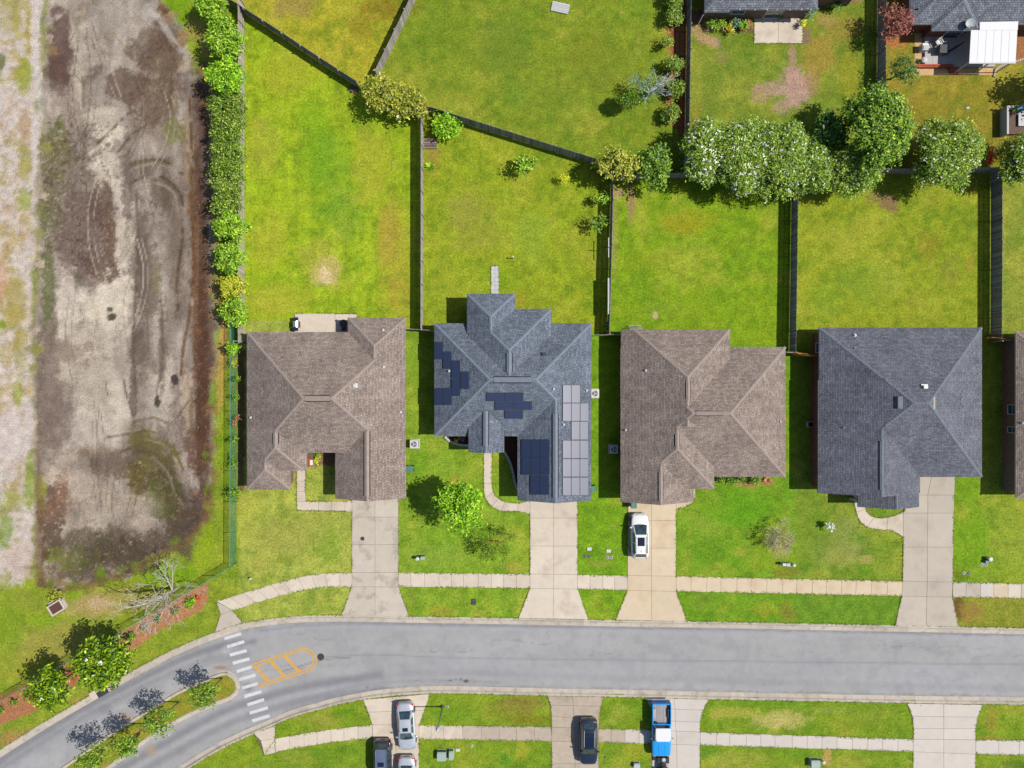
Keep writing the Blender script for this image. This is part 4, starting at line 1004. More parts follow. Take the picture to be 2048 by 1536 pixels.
# paver path: 4 x 9 blocks
r = base_sheet('paver_path', [rect(982, 532, 997.5, 600)], 'narrow path of pale square pavers behind the slate roofed house', 'path', 0.02)
for j in range(9):
    for i in range(2):
        b = MB(); p = W(982 + 3.9 + i * 7.75, 532 + 4 + j * 7.9)
        b.bbox((p.x, p.y, 0.012), (0.395, 0.4, 0.09), 0.015)
        b.build('paver', M['stone_white'], r)
# ------------------------------------------------------------------ road paint
ZP = -0.114
cw = put(bpy.data.objects.new('crosswalk', None), 'white striped crosswalk across both lanes at the median tip', 'crosswalk', kind='structure'); C.objects.link(cw)
for (ax, ay), (bx, by) in [((125, 315), (350, 250)), ((165, 425), (390, 355)), ((198, 535), (422, 475)), ((238, 645), (460, 585)), ((290, 755), (495, 690)), ((320, 865), (540, 800)), ((360, 975), (575, 915)), ((392, 1090), (620, 1022)), ((432, 1200), (655, 1130)), ((462, 1310), (705, 1238)), ((497, 1415), (730, 1345))]:
    a = W(430 + ax / 6.677, 1230 + ay / 6.677, ZP); b_ = W(430 + bx / 6.677, 1230 + by / 6.677, ZP)
    d = (b_ - a).normalized(); n = Vector((-d.y, d.x, 0)) * 0.165
    m_ = MB(); m_.quad(a + n, a - n, b_ - n, b_ + n); m_.build('stripe', M['white_paint'], cw)
def ribbon(mb, pts, w, z):
    P = [W(x, y, z) for x, y in pts]
    v, f = [], []
    for i, p in enumerate(P):
        d = (P[min(i + 1, len(P) - 1)] - P[max(0, i - 1)]).normalized()
        n = Vector((-d.y, d.x, 0)) * w / 2
        v += [p + n, p - n]
    for i in range(len(P) - 1):
        f.append((2 * i, 2 * i + 1, 2 * i + 3, 2 * i + 2))
    mb.add(v, f)
ym_ = put(bpy.data.objects.new('yellow_marking', None), 'yellow painted traffic island with a rounded nose on the street', 'road marking', kind='structure'); C.objects.link(ym_)
q = lambda L: [(430 + x / 6.677, 1230 + y / 6.677) for x, y in L]
outer = smooth_line(q([(492, 662), (700, 590), (900, 525), (1080, 465), (1160, 449), (1230, 452), (1300, 490), (1342, 550), (1352, 610), (1335, 670), (1290, 720), (1210, 762), (1000, 832), (800, 897), (590, 962)]), 6)
inner = smooth_line(q([(570, 672), (720, 620), (900, 560), (1080, 497), (1160, 485), (1215, 490), (1265, 518), (1300, 560), (1310, 605), (1300, 655), (1262, 692), (1195, 728), (1000, 795), (800, 860), (575, 935)]), 6)
b = MB(); ribbon(b, outer, 0.14, ZP); b.build('outer_line', M['yellow_paint'], ym_)
b = MB(); ribbon(b, inner, 0.13, ZP); b.build('inner_line', M['yellow_paint'], ym_)
for (x0_, y0_), (x1_, y1_) in [((520, 672), (715, 885)), ((737, 608), (930, 822)), ((930, 545), (1122, 758))]:
    for o_ in (-14, 14):
        b = MB(); ribbon(b, q([(x0_ + o_, y0_), (x1_ + o_, y1_)]), 0.16, ZP + .002 if o_ > 0 else ZP + .001); b.build('cross_bar', M['yellow_paint'], ym_)
# ------------------------------------------------------------------ houses
PITCH = 0.5
class House:
    def __init__(s, name, label, roof, cap, fascia, wall, base_px, cat='house'):
        s.root = thing(name, W(*base_px), label, cat)
        s.mr, s.mc, s.mf, s.mw = M[roof], M[cap], M[fascia], M[wall]
        s.bm = bmesh.new(); s.wings = []; s.caps = []
        s.wall = MB(); s.boxes = 0
    def wing(s, x0, y0, x1, y1, axis, ends, ez=2.6, cut=(), wall=True, inset=0.42):
        """pixel rectangle of the eaves at height ez; ends 'h' hip / 'g' gable (west,east) or (north,south)"""
        a = W(x0, y1, ez); b = W(x1, y0, ez)
        X0, Y0, X1, Y1 = a.x, a.y, b.x, b.y
        dz = 0.005 * len(s.wings)
        if axis == 'x':
            h = (Y1 - Y0) / 2; m = (Y0 + Y1) / 2; rz = ez + PITCH * h + dz
            p, q = X0 + (h if ends[0] == 'h' else 0), X1 - (h if ends[1] == 'h' else 0)
            r0, r1 = (p, m, rz), (q, m, rz)
            C4 = [(X0, Y0, ez + dz), (X1, Y0, ez + dz), (X1, Y1, ez + dz), (X0, Y1, ez + dz)]
            F = [(0, 1, 5, 4), (2, 3, 4, 5)]
            if ends[0] == 'h': F.append((3, 0, 4))
            if ends[1] == 'h': F.append((1, 2, 5))
            V = C4 + [r0, r1]
            E = [(r0, r1, 1)] + ([(C4[0], r0, 0), (C4[3], r0, 0)] if ends[0] == 'h' else []) + ([(C4[1], r1, 0), (C4[2], r1, 0)] if ends[1] == 'h' else [])
            G = [(e, X0 + .3 if k == 0 else X1 - .3) for k, e in enumerate(ends) if e == 'g']
        else:
            h = (X1 - X0) / 2; m = (X0 + X1) / 2; rz = ez + PITCH * h + dz
            p, q = Y1 - (h if ends[0] == 'h' else 0), Y0 + (h if ends[1] == 'h' else 0)   # north, south ridge ends
            r0, r1 = (m, p, rz), (m, q, rz)
            C4 = [(X0, Y0, ez + dz), (X1, Y0, ez + dz), (X1, Y1, ez + dz), (X0, Y1, ez + dz)]
            V = C4 + [r0, r1]
            F = [(1, 2, 4, 5), (3, 0, 5, 4)]
            if ends[0] == 'h': F.append((2, 3, 4))
            if ends[1] == 'h': F.append((0, 1, 5))
            E = [(r0, r1, 1)] + ([(C4[2], r0, 0), (C4[3], r0, 0)] if ends[0] == 'h' else []) + ([(C4[0], r1, 0), (C4[1], r1, 0)] if ends[1] == 'h' else [])
        bm = bmesh.new()
        vs_ = [bm.verts.new(v) for v in V]
        for f in F: bm.faces.new([vs_[i] for i in f])
        planes = []
        for ax, sg, v in cut:                      # keep the side where sg*(coord-v) > 0, v in pixels
            w_ = W(v, v, ez + .45)
            co = Vector((w_.x, 0, 0)) if ax == 'x' else Vector((0, w_.y, 0))
            no = Vector((sg, 0, 0)) if ax == 'x' else Vector((0, -sg, 0))
            planes.append((co, no))
            bmesh.ops.bisect_plane(bm, geom=bm.verts[:] + bm.edges[:] + bm.faces[:], plane_co=co, plane_no=-no, clear_outer=True)
        bmesh.ops.recalc_face_normals(bm, faces=bm.faces)
        for f in bm.faces:
            if f.normal.z < 0: f.normal_flip()
        be = [e for e in bm.edges if len(e.link_faces) == 1]
        for e in be:
            a_, b_ = e.verts[0].co, e.verts[1].co
            f = bm.faces.new([bm.verts.new(a_), bm.verts.new(b_), bm.verts.new(b_ - Vector((0, 0, .17))), bm.verts.new(a_ - Vector((0, 0, .17)))])
            f.material_index = 1
        me = bpy.data.meshes.new('tmp'); bm.to_mesh(me); bm.free()
        s.bm.from_mesh(me); bpy.data.meshes.remove(me)
        # ridge and hip lines, cut the same way
        for a_, b_, isr in E:
            a_, b_ = Vector(a_), Vector(b_)
            ok = True
            for co, no in planes:
                da, db = (a_ - co).dot(no), (b_ - co).dot(no)
                if da < 0 and db < 0: ok = False; break
                if da < 0: a_ = a_ + (b_ - a_) * (da / (da - db))
                elif db < 0: b_ = b_ + (a_ - b_) * (db / (db - da))
            if ok and (b_ - a_).length > .3: s.caps.append((a_, b_, isr))
        s.wings.append((X0, Y0, X1, Y1, axis, ends, ez + dz, planes))
        if wall:
            k = 0.003 * s.boxes; s.boxes += 1
            i = inset + k
            x0_, y0_, x1_, y1_ = X0 + i, Y0 + i, X1 - i, Y1 - i
            for co, no in planes:
                if no.x > 0: x0_ = max(x0_, co.x + i)
                if no.x < 0: x1_ = min(x1_, co.x - i)
                if no.y > 0: y0_ = max(y0_, co.y + i)
                if no.y < 0: y1_ = min(y1_, co.y - i)
            s.wall.box(((x0_ + x1_) / 2, (y0_ + y1_) / 2, ez / 2), (x1_ - x0_, y1_ - y0_, ez + k))
            top = ez + PITCH * h - .12
            if axis == 'x':
                for kk, e in enumerate(ends):
                    if e == 'g':
                        xx = X0 + i if kk == 0 else X1 - i
                        s.wall.add([(xx, y0_, ez - .05), (xx, y1_, ez - .05), (xx, m, top)], [(0, 1, 2)])
            else:
                for kk, e in enumerate(ends):
                    if e == 'g':
                        yy = Y1 - i if kk == 0 else Y0 + i
                        s.wall.add([(x0_, yy, ez - .05), (x1_, yy, ez - .05), (m, yy, top)], [(0, 1, 2)])
        return s
    def z_at(s, x, y):
        best = 0
        for X0, Y0, X1, Y1, axis, ends, ez, planes in s.wings:
            if not (X0 <= x <= X1 and Y0 <= y <= Y1): continue
            if any((Vector((x, y, 0)) - co).dot(no) < 0 for co, no in planes): continue
            d = []
            if axis == 'x':
                d += [y - Y0, Y1 - y] + ([x - X0] if ends[0] == 'h' else []) + ([X1 - x] if ends[1] == 'h' else [])
            else:
                d += [x - X0, X1 - x] + ([Y1 - y] if ends[0] == 'h' else []) + ([y - Y0] if ends[1] == 'h' else [])
            best = max(best, ez + PITCH * min(d))
        return best
    def on(s, px, py):
        z = 3.5
        for _ in range(6):
            p = W(px, py, z); z = s.z_at(p.x, p.y) or 2.7
        return W(px, py, z)
    def normal(s, p):
        e = .12
        gx_ = (s.z_at(p.x + e, p.y) - s.z_at(p.x - e, p.y)) / (2 * e)
        gy_ = (s.z_at(p.x, p.y + e) - s.z_at(p.x, p.y - e)) / (2 * e)
        return Vector((-gx_, -gy_, 1)).normalized()
    def finish(s, cover=True):
        bm = s.bm
        uv = bm.loops.layers.uv.new('UVMap')
        bm.normal_update()
        for f in bm.faces:
            n = f.normal
            u = Vector((0, 0, 1)).cross(n)
            u = u.normalized() if u.length > 1e-4 else Vector((1, 0, 0))
            v = n.cross(u)
            for l in f.loops:
                l[uv].uv = (l.vert.co.dot(u), l.vert.co.dot(v))
        me = bpy.data.meshes.new('roof'); bm.to_mesh(me); bm.free()
        me.materials.append(s.mr); me.materials.append(s.mf)
        s.roof = bpy.data.objects.new('roof', me); C.objects.link(s.roof); attach(s.roof, s.root, True)
        s.wall.build('wall', s.mw, s.root, True)
        for a, b, isr in s.caps:
            s.cap(a, b, isr)
    def sub(s, mb, name, mat, smooth=False):
        o = mb.build(name, mat, smooth=smooth)
        o.parent = s.roof
        return o
    def cap(s, a, b, isr, w=.135):
        L = (b - a).length; n = max(1, int(L / .3))
        d = (b - a); t = Vector((d.x, d.y, 0)).normalized(); nn = Vector((-t.y, t.x, 0)) * w
        drop = Vector((0, 0, w * (PITCH if isr else PITCH * .7071)))
        mb = MB()
        for i in range(n):
            p, q = a + d * (i / n), a + d * ((i + 1) / n)
            mid_ = (p + q) / 2; sd_ = Vector((-t.y, t.x, 0)) * .35
            lim = mid_.z - .35 * PITCH * (1 if isr else .7071) * .6
            if s.z_at(mid_.x + sd_.x, mid_.y + sd_.y) > lim or s.z_at(mid_.x - sd_.x, mid_.y - sd_.y) > lim:
                if mb.f: s.sub(mb, 'ridge_cap', s.mc); mb = MB()
                continue
            j = random.uniform(-.006, .006)
            u0, u1 = Vector((0, 0, .034 + j)), Vector((0, 0, .016 + j))
            nj = nn * (1 + random.uniform(-.08, .08))
            P = [p + u0, p + nj - drop + u0, p - nj - drop + u0, q + u1, q + nj - drop + u1, q - nj - drop + u1]
            g = Vector((0, 0, .02))
            mb.add(P + [p + nj - drop + u0 - g, p + u0 - g, p - nj - drop + u0 - g], [(0, 1, 4, 3), (2, 0, 3, 5), (1, 0, 7, 6), (0, 2, 8, 7)])
        if mb.f: s.sub(mb, 'ridge_cap', s.mc)
    def ridge_vent(s, p0, p1, w=.25):
        a, b = s.on(*p0), s.on(*p1)
        # sit on the ridge: take the highest roof point nearby
        def best(p):
            r = max(((s.z_at(p.x + dx * .06, p.y + dy * .06), p.x + dx * .06, p.y + dy * .06) for dx in range(-8, 9) for dy in range(-8, 9)), key=lambda k: k[0])
            return r
        if abs(a.x - b.x) > abs(a.y - b.y):
            z, _, y = best((a + b) / 2); a.y = b.y = y
        else:
            z, x, _ = best((a + b) / 2); a.x = b.x = x
        a.z = b.z = z
        d = (b - a).normalized(); nn = Vector((-d.y, d.x, 0)) * w
        up = Vector((0, 0, .085)); dr = Vector((0, 0, w * PITCH))
        mb = MB()
        P = [a + up, a + nn - dr + up, a - nn - dr + up, b + up, b + nn - dr + up, b - nn - dr + up]
        mb.add(P, [(0, 1, 4, 3), (2, 0, 3, 5)], 0)
        lo = Vector((0, 0, -.08)); k = nn * .34
        mb.add([P[1] - k * .4, P[4] - k * .4, P[4] + lo + k, P[1] + lo + k, P[2] + k * .4, P[5] + k * .4, P[5] + lo - k, P[2] + lo - k], [(0, 1, 2, 3), (4, 5, 6, 7)], 1)
        mb.add([P[0], P[1], P[1] + lo, P[0] + lo, P[2], P[2] + lo], [(0, 1, 2, 3), (0, 3, 5, 4)], 1)
        o = mb.build('ridge_vent', [s.mc, M['dark_gap']]); o.parent = s.roof
    def pipe(s, px, py, r=.06, h=.35, mat='metal_white'):
        p = s.on(px, py)
        mb = MB()
        mb.lathe((p.x, p.y, p.z - .1), [(r * 2.6, 0), (r * 2.4, .14), (r * 1.2, .2), (r, .22), (r, h), (r * .7, h)], 10)
        o = s.sub(mb, 'vent_pipe', M[mat], True)
    def boxvent(s, px, py, mat='metal_white', d=.36, h=.2):
        p = s.on(px, py); n = s.normal(p)
        mb = MB()
        mb.bbox((p.x, p.y, p.z + h / 2 - .03), (d, d * .8, h), .04)
        mb.box((p.x, p.y, p.z - .01), (d * 1.5, d * 1.3, .05))
        s.sub(mb, 'box_vent', M[mat])
    def window(s, axis, const, c, w, z0=.9, z1=2.1, out=1, pane='window_glass', name='window'):
        """axis 'x': wall plane x=const (window runs along y)"""
        fr = MB(); pn = MB(); t = .07
        def bx(mb, u0, u1, v0, v1, th, o=0):
            k = const + out * (th / 2 - .03 + o)
            if axis == 'x': mb.box((k, (u0 + u1) / 2, (v0 + v1) / 2), (th, u1 - u0, v1 - v0))
            else: mb.box(((u0 + u1) / 2, k, (v0 + v1) / 2), (u1 - u0, th, v1 - v0))
        bx(fr, c - w / 2 - t, c - w / 2, z0 - t, z1 + t, .09); bx(fr, c + w / 2, c + w / 2 + t, z0 - t, z1 + t, .09)
        bx(fr, c - w / 2, c + w / 2, z1, z1 + t, .09); bx(fr, c - w / 2, c + w / 2, z0 - t, z0, .12)
        bx(fr, c - w / 2, c + w / 2, (z0 + z1) / 2 - .02, (z0 + z1) / 2 + .02, .075)
        bx(pn, c - w / 2, c + w / 2, z0, z1, .05)
        f = fr.build(name, M['white_trim'], s.root, True)
        p = pn.build('pane', M[pane]); p.parent = f
    def door(s, axis, const, c, w, h=2.1, out=1, mat='white_trim', name='door', rows=0):
        d = MB()
        k = const + out * .02
        if axis == 'x': d.box((k, c, h / 2 + .05), (.08, w, h))
        else: d.box((c, k, h / 2 + .05), (w, .08, h))
        o = d.build(name, M[mat], s.root, True)
        pr = rows or 3; cols = 4 if rows else 2
        for i in range(pr):
            for j in range(cols):
                b = MB(); u = c - w / 2 + w * (j + .5) / cols; v = .05 + h * (i + .5) / pr
                dd = (w / cols * .8, h / pr * .72)
                if axis == 'x': b.box((k + out * .045, u, v), (.02, dd[0], dd[1]))
                else: b.box((u, k + out * .045, v), (dd[0], .02, dd[1]))
                q_ = b.build('door_panel', M[mat]); q_.parent = o

# --- left brown roofed house
h = House('brown_roof_house', 'brown shingle roofed house nearest the dry pond, with a sunken entry court', 'brown_shingle', 'cap_brown', 'fascia_brown', 'brick_brown', (652, 820))
h.wing(493.5, 664, 811.5, 927.5, 'x', 'hh', 2.6, [('y', -1, 905), ('x', 1, 470)], wall=False)
h.wing(696, 635.5, 811.5, 800, 'y', 'hg')
h.wing(670.5, 830, 811.5, 997, 'y', 'gg')
h.wing(494, 800, 629, 960, 'y', 'gh', 2.6, [('x', -1, 613), ('y', -1, 941)])
h.wing(494, 860, 580, 979, 'y', 'gh')
h.wall.box((-18.86, W(652, 783).y, 1.3), (15.2, 10.8, 2.58))
h.finish()
for a in [(610, 797, 659, 797), (552, 866, 552, 888), (733, 862, 732, 992)]: h.ridge_vent(a[:2], a[2:])
for a in [(766, 660), (767, 734), (801, 824), (501.5, 835)]: h.pipe(*a)
h.boxvent(710, 771)
g = W(741, 990); h.door('y', W(741, 997, 2.6).y + .42, W(741, 990).x, 4.9, 2.2, -1, 'white_trim', 'garage_door', 4)
h.window('y', W(600, 664, 2.6).y - .42 - .02, W(540, 700).x, 1.4, out=1); h.window('x', W(494, 800, 2.6).x + .41, W(0, 760).y, 1.1, out=-1); h.window('x', W(494, 800, 2.6).x + .41, W(0, 860).y, 1.1, out=-1)
h.window('y', W(537, 979, 2.6).y + .42, W(540, 970).x, 1.5, out=-1)
h.door('x', W(613, 0, 3.05).x - .42, W(0, 922).y, 1.0, 2.1, 1, 'wood_red')
HOUSE1 = h

# --- slate roofed house with the panels
h = House('slate_roof_house', 'blue grey slate coloured roof house carrying four solar panel arrays', 'slate_shingle', 'cap_slate', 'white_trim', 'brick_tan', (1026, 790))
h.wing(868.5, 646.5, 1183, 872.5, 'x', 'hh')
h.wing(934, 618, 1103, 757, 'y', 'hg', 3.2)
h.wing(934, 587.5, 1030, 700, 'y', 'hg', 3.2)
h.wing(1035, 788, 1182.5, 1000.5, 'y', 'gg')
h.wing(936.7, 800, 1008.5, 904.5, 'y', 'gg', 3.05)
h.finish()
for a in [(987, 759.5, 1063, 759.5), (1016.5, 706, 1018, 744), (969, 822, 969, 892), (1110, 828, 1109, 996)]: h.ridge_vent(a[:2], a[2:])
for a in [(898, 742), (1107, 778), (1173, 781), (1127, 849)]: h.pipe(*a)
h.boxvent(1087, 709, 'plastic_dark', .34, .22)
h.door('y', W(1108, 1000, 2.6).y + .42, W(1108, 990).x, 4.9, 2.2, -1, 'white_trim', 'garage_door', 4)
h.window('x', W(868.5, 0, 2.6).x + .42, W(0, 740).y, 1.1, out=-1); h.window('x', W(1183, 0, 2.6).x - .42, W(0, 720).y, 1.1, out=1)
h.window('y', W(900, 872.5, 2.6).y + .42, W(902, 860).x, 1.4, out=-1); h.door('y', W(972, 904, 3.05).y + .45, W(972, 900).x, 1.0, 2.1, -1, 'wood_red')
HOUSE2 = h

# --- second brown roofed house
h = House('brown_roof_house', 'brown shingle roofed house behind the parked white hatchback', 'brown_shingle', 'cap_brown', 'fascia_brown', 'brick_brown', (1406, 830))
h.wing(1241, 694, 1571, 953.7, 'x', 'hh')
h.wing(1242, 636, 1480, 850, 'y', 'hg', 2.6, [('x', -1, 1459), ('y', 1, 659)])
h.wing(1241, 780, 1445, 995, 'y', 'gh', 2.6, [('x', -1, 1428), ('y', -1, 978)])
h.wing(1241, 850, 1387, 1004, 'y', 'gg')
h.finish()
for a in [(1368, 762, 1368, 797), (1392, 825.5, 1447, 825.5), (1352, 868, 1352, 893), (1315, 944, 1315, 1002)]: h.ridge_vent(a[:2], a[2:], .2)
for a in [(1291, 741), (1251, 860), (1560, 843)]: h.pipe(*a)
h.boxvent(1530, 808, 'cap_brown', .3, .1)
h.door('y', W(1314, 1004, 2.6).y + .42, W(1310, 990).x, 4.9, 2.2, -1, 'white_trim', 'garage_door', 4)
h.window('x', W(1241, 0, 2.6).x + .42, W(0, 760).y, 1.1, out=-1); h.window('x', W(1241, 0, 2.6).x + .42, W(0, 930).y, 1.0, out=-1); h.window('y', W(0, 694, 2.6).y - .42, W(1520, 0).x, 1.6, out=1)
h.window('y', W(0, 953.7, 2.6).y + .42, W(1500, 0).x, 1.6, out=-1)
HOUSE3 = h

# --- charcoal roofed house
h = House('charcoal_roof_house', 'charcoal roofed house with red brick side wall and wide driveway', 'charcoal_shingle', 'cap_charcoal', 'cap_charcoal', 'brick_red', (1790, 820))
h.wing(1638, 655, 1964, 954, 'x', 'hh')
h.wing(1636, 760, 1840, 986, 'y', 'gg')
h.wing(1716, 900, 1838, 1014, 'y', 'gg', wall=False)
h.finish()
h.ridge_vent((1766, 882), (1766, 980), .2)
for a in [(1709, 671, .09), (1709, 696, .03), (1687, 855, .03), (1945, 706, .03), (1956, 748, .03), (1921, 798, .03)]: h.pipe(a[0], a[1], a[2], .35)
h.boxvent(1849, 774, 'metal_white', .42, .3)
p = h.on(1797, 805); mb = MB(); mb.bbox((p.x + .1, p.y, p.z + .02), (.5, 1.2, .34), .03); h.sub(mb, 'skylight', M['cap_charcoal'])
p = h.on(1868, 806); mb = MB(); mb.box((p.x, p.y, p.z + .0), (.16, 1.2, .12)); h.sub(mb, 'roof_curb', M['fascia_brown'])
wx = W(1638, 0, 2.6).x + .42
for y, w_ in [(697, .95), (822, .9)]: h.window('x', wx, W(0, y).y, w_, 1.0, 2.25, -1)
mb = MB(); mb.box((wx - .08, W(0, 938).y, .9), (.2, .5, .7)); mb.build('meter_box', M['metal_grey'], h.root, True)
mb = MB(); mb.box((wx - .05, W(0, 910).y, 1.6), (.12, .2, .2)); mb.build('wall_outlet', M['metal_white'], h.root, True)
for xx in (1722, 1832):
    mb = MB(); mb.box((W(xx, 1011, 2.6).x + (.15 if xx < 1800 else -.3), W(xx, 1011, 2.6).y + .3, 1.28), (.25, .25, 2.56)); mb.build('porch_post', M['white_trim'], h.root, True)
h.door('y', W(0, 954, 2.6).y + .42, W(1872, 0).x, 2.5, 2.2, -1, 'white_trim', 'garage_door', 4); h.door('y', W(0, 986, 2.6).y + .46, W(1745, 0).x, 1.0, 2.1, -1, 'wood_red')
HOUSE4 = h

# --- house cut by the right edge
h = House('brown_roof_house', 'brown brick house cut off by the right edge of the picture', 'brown_shingle', 'cap_brown', 'white_trim', 'brick_brown', (2150, 830))
h.wing(2032, 664, 2330, 997, 'y', 'hh')
h.finish()
h.pipe(2044, 846)
wx = W(2032, 0, 2.6).x + .42
for y, w_ in [(818, .9), (858, .55)]: h.window('x', wx, W(0, y).y, w_, .9, 2.1, -1)
HOUSE5 = h

# --- top house with the square patio
h = House('grey_roof_house', 'grey roofed house with brown brick above the square patio, cut by the top edge', 'grey_shingle', 'cap_charcoal', 'white_trim', 'brick_brown', (1520, -90))
h.wing(1410, -220, 1636, 19, 'x', 'hh', inset=.42)
h.wing(1409.6, -150, 1460, 24, 'y', 'gh', 2.55, wall=False)
h.wing(1600, -220, 1725, -6, 'x', 'gh', 2.6)
h.finish()
for x in (1557, 1601):
    mb = MB(); p = W(x, 33); mb.box((p.x, p.y, 1.28), (.16, .16, 2.5)); mb.build('porch_post', M['white_trim'], h.root, True)
mb = MB(); a = W(1410, 25, 2.5); mb.tube([(a.x + .15, a.y + .1, 2.45), (a.x - .1, a.y - .05, 2.0), (a.x - .1, a.y - .05, .15), (a.x - .35, a.y - .2, .06)], .05, 6); mb.build('downspout', M['white_trim'], h.root, True)
wy = W(0, 19, 2.6).y + .42
h.window('y', wy, W(1468, 0).x, 1.3, 1.0, 2.2, -1); h.window('y', wy, W(1540, 0).x, 1.6, .2, 2.2, -1)
for i, x in enumerate((1480, 1510, 1534, 1554, 1580, 1603, 1622)):
    mb = MB(); p = W(x, 19, 2.6); mb.box((p.x, p.y - .03, 2.56), (.1, .07, .16)); mb.build('gutter_strap', M['white_trim'], h.root, True)
HOUSE6 = h

# --- top right house
h = House('grey_roof_house', 'grey roofed house with a satellite dish and white patio cover', 'grey_shingle', 'cap_charcoal', 'white_trim', 'brick_red', (1960, -60))
h.wing(1820, -190, 2180, 48.5, 'x', 'hh', inset=.5)
h.wing(1864, -60, 1959, 61, 'y', 'gh', inset=.5)
h.finish()
h.pipe(1836, 18, .05, .3, 'metal_grey')
HOUSE7 = h
wy = W(0, 61, 2.6).y + .5
h.window('y', wy, W(1895, 0).x, 1.6, .3, 2.1, -1)
# white insulated patio cover on posts: its own thing
pc = thing('patio_cover', W(1985, 90), 'flat white panelled patio cover attached to the top right house', 'patio cover')
ZC = 2.75
c0 = [W(1958.7, 44.5, ZC), W(2036, 43, ZC), W(2031.4, 124, ZC), W(1938.4, 124.5, ZC)]
edge = [W(1946, 58, ZC), W(1958.7, 56, ZC)]
n = 6
L0, R0 = W(1942, 60, ZC), W(2035, 60, ZC); L1, R1 = W(1938.4, 124.5, ZC), W(2031.4, 124, ZC)
M['cover_white'] = plain('cover_white', A(250, 250, 252), .35, .03, 1.0)
for i in range(n):
    a, b = L0.lerp(R0, i / n + .002), L0.lerp(R0, (i + 1) / n - .002)
    c, d = L1.lerp(R1, (i + 1) / n - .002), L1.lerp(R1, i / n + .002)
    mb = MB(); mb.prism([tuple(d.xy), tuple(c.xy), tuple(b.xy), tuple(a.xy)], ZC - .09, ZC + (.0 if i % 2 else .004), .01); mb.build('roof_panel', M['cover_white'], pc, True)
mb = MB(); mb.prism([tuple(W(1959, 60.6, ZC).xy), tuple(W(2035, 60.6, ZC).xy), tuple(W(2036, 43, ZC).xy), tuple(W(1959, 44.5, ZC).xy)], ZC - .02, ZC + .04, .01); mb.build('flashing_panel', M['cover_white'], pc, True)
mb = MB(); a, b = W(1938.4, 126, ZC), W(2031.4, 125.6, ZC); m_ = (a + b) / 2; mb.box((m_.x, m_.y, ZC - .06), ((b - a).length, .12, .14)); mb.build('gutter', M['white_trim'], pc, True)
for x in (1942, 1985, 2028):
    p = W(x, 122, ZC); mb = MB(); mb.box((p.x, p.y, (ZC - .1) / 2), (.1, .1, ZC - .12)); mb.build('post', M['white_trim'], pc, True)
# satellite dish
p = HOUSE7.on(1932, 55)
sd = thing('satellite_dish', p, 'grey oval satellite dish standing on the top right roof', 'satellite dish')
mb = MB(); mb.tube([(0, 0, -.02), (0, 0, .35), (.05, .12, .5)], .035, 8); mb.build('mast', M['metal_grey'], sd)
v, f = [], []
for i in range(5):
    for k in range(20):
        t = 2 * math.pi * k / 20; r = i / 4
        x, y = .5 * r * math.cos(t), .42 * r * math.sin(t)
        v.append((x + .05, y * .92 + .14, .5 + .16 * r * r + y * .35))
for i in range(4):
    for k in range(20):
        f.append((i * 20 + k, i * 20 + (k + 1) % 20, (i + 1) * 20 + (k + 1) % 20, (i + 1) * 20 + k))
mb = MB(); mb.add(v, f); mb.build('dish', M['utility_grey'], sd, smooth=True)
mb = MB(); mb.tube([(.05, .0, .52), (.05, -.35, .75)], .015, 6); mb.box((.05, -.36, .78), (.07, .12, .07)); mb.build('receiver_arm', M['metal_dark'], sd)

# ------------------------------------------------------------------ solar arrays on the slate roof
t = NT('solar_glass')
uvn = t.n('ShaderNodeTexCoord').outputs['UV']
br = t.n('ShaderNodeTexBrick', offset=0.0, squash=1.0)
t.l(uvn, br.inputs['Vector'])
br.inputs['Color1'].default_value = (.006, .012, .042, 1); br.inputs['Color2'].default_value = (.008, .015, .048, 1); br.inputs['Mortar'].default_value = (.05, .06, .085, 1)
br.inputs['Scale'].default_value = 1; br.inputs['Brick Width'].default_value = .158; br.inputs['Row Height'].default_value = .158
br.inputs['Mortar Size'].default_value = .004; br.inputs['Mortar Smooth'].default_value = .1
t.l(br.outputs['Color'], t.b.inputs['Base Color'])
t.b.inputs['Roughness'].default_value = .36; t.b.inputs['Specular IOR Level'].default_value = 1.0
t.b.inputs['Coat Weight'].default_value = .35; t.b.inputs['Coat Roughness'].default_value = .36
M['solar'] = t.mat
def zq(a): return (840 + a[0] / 3.339, 570 + a[1] / 3.339)
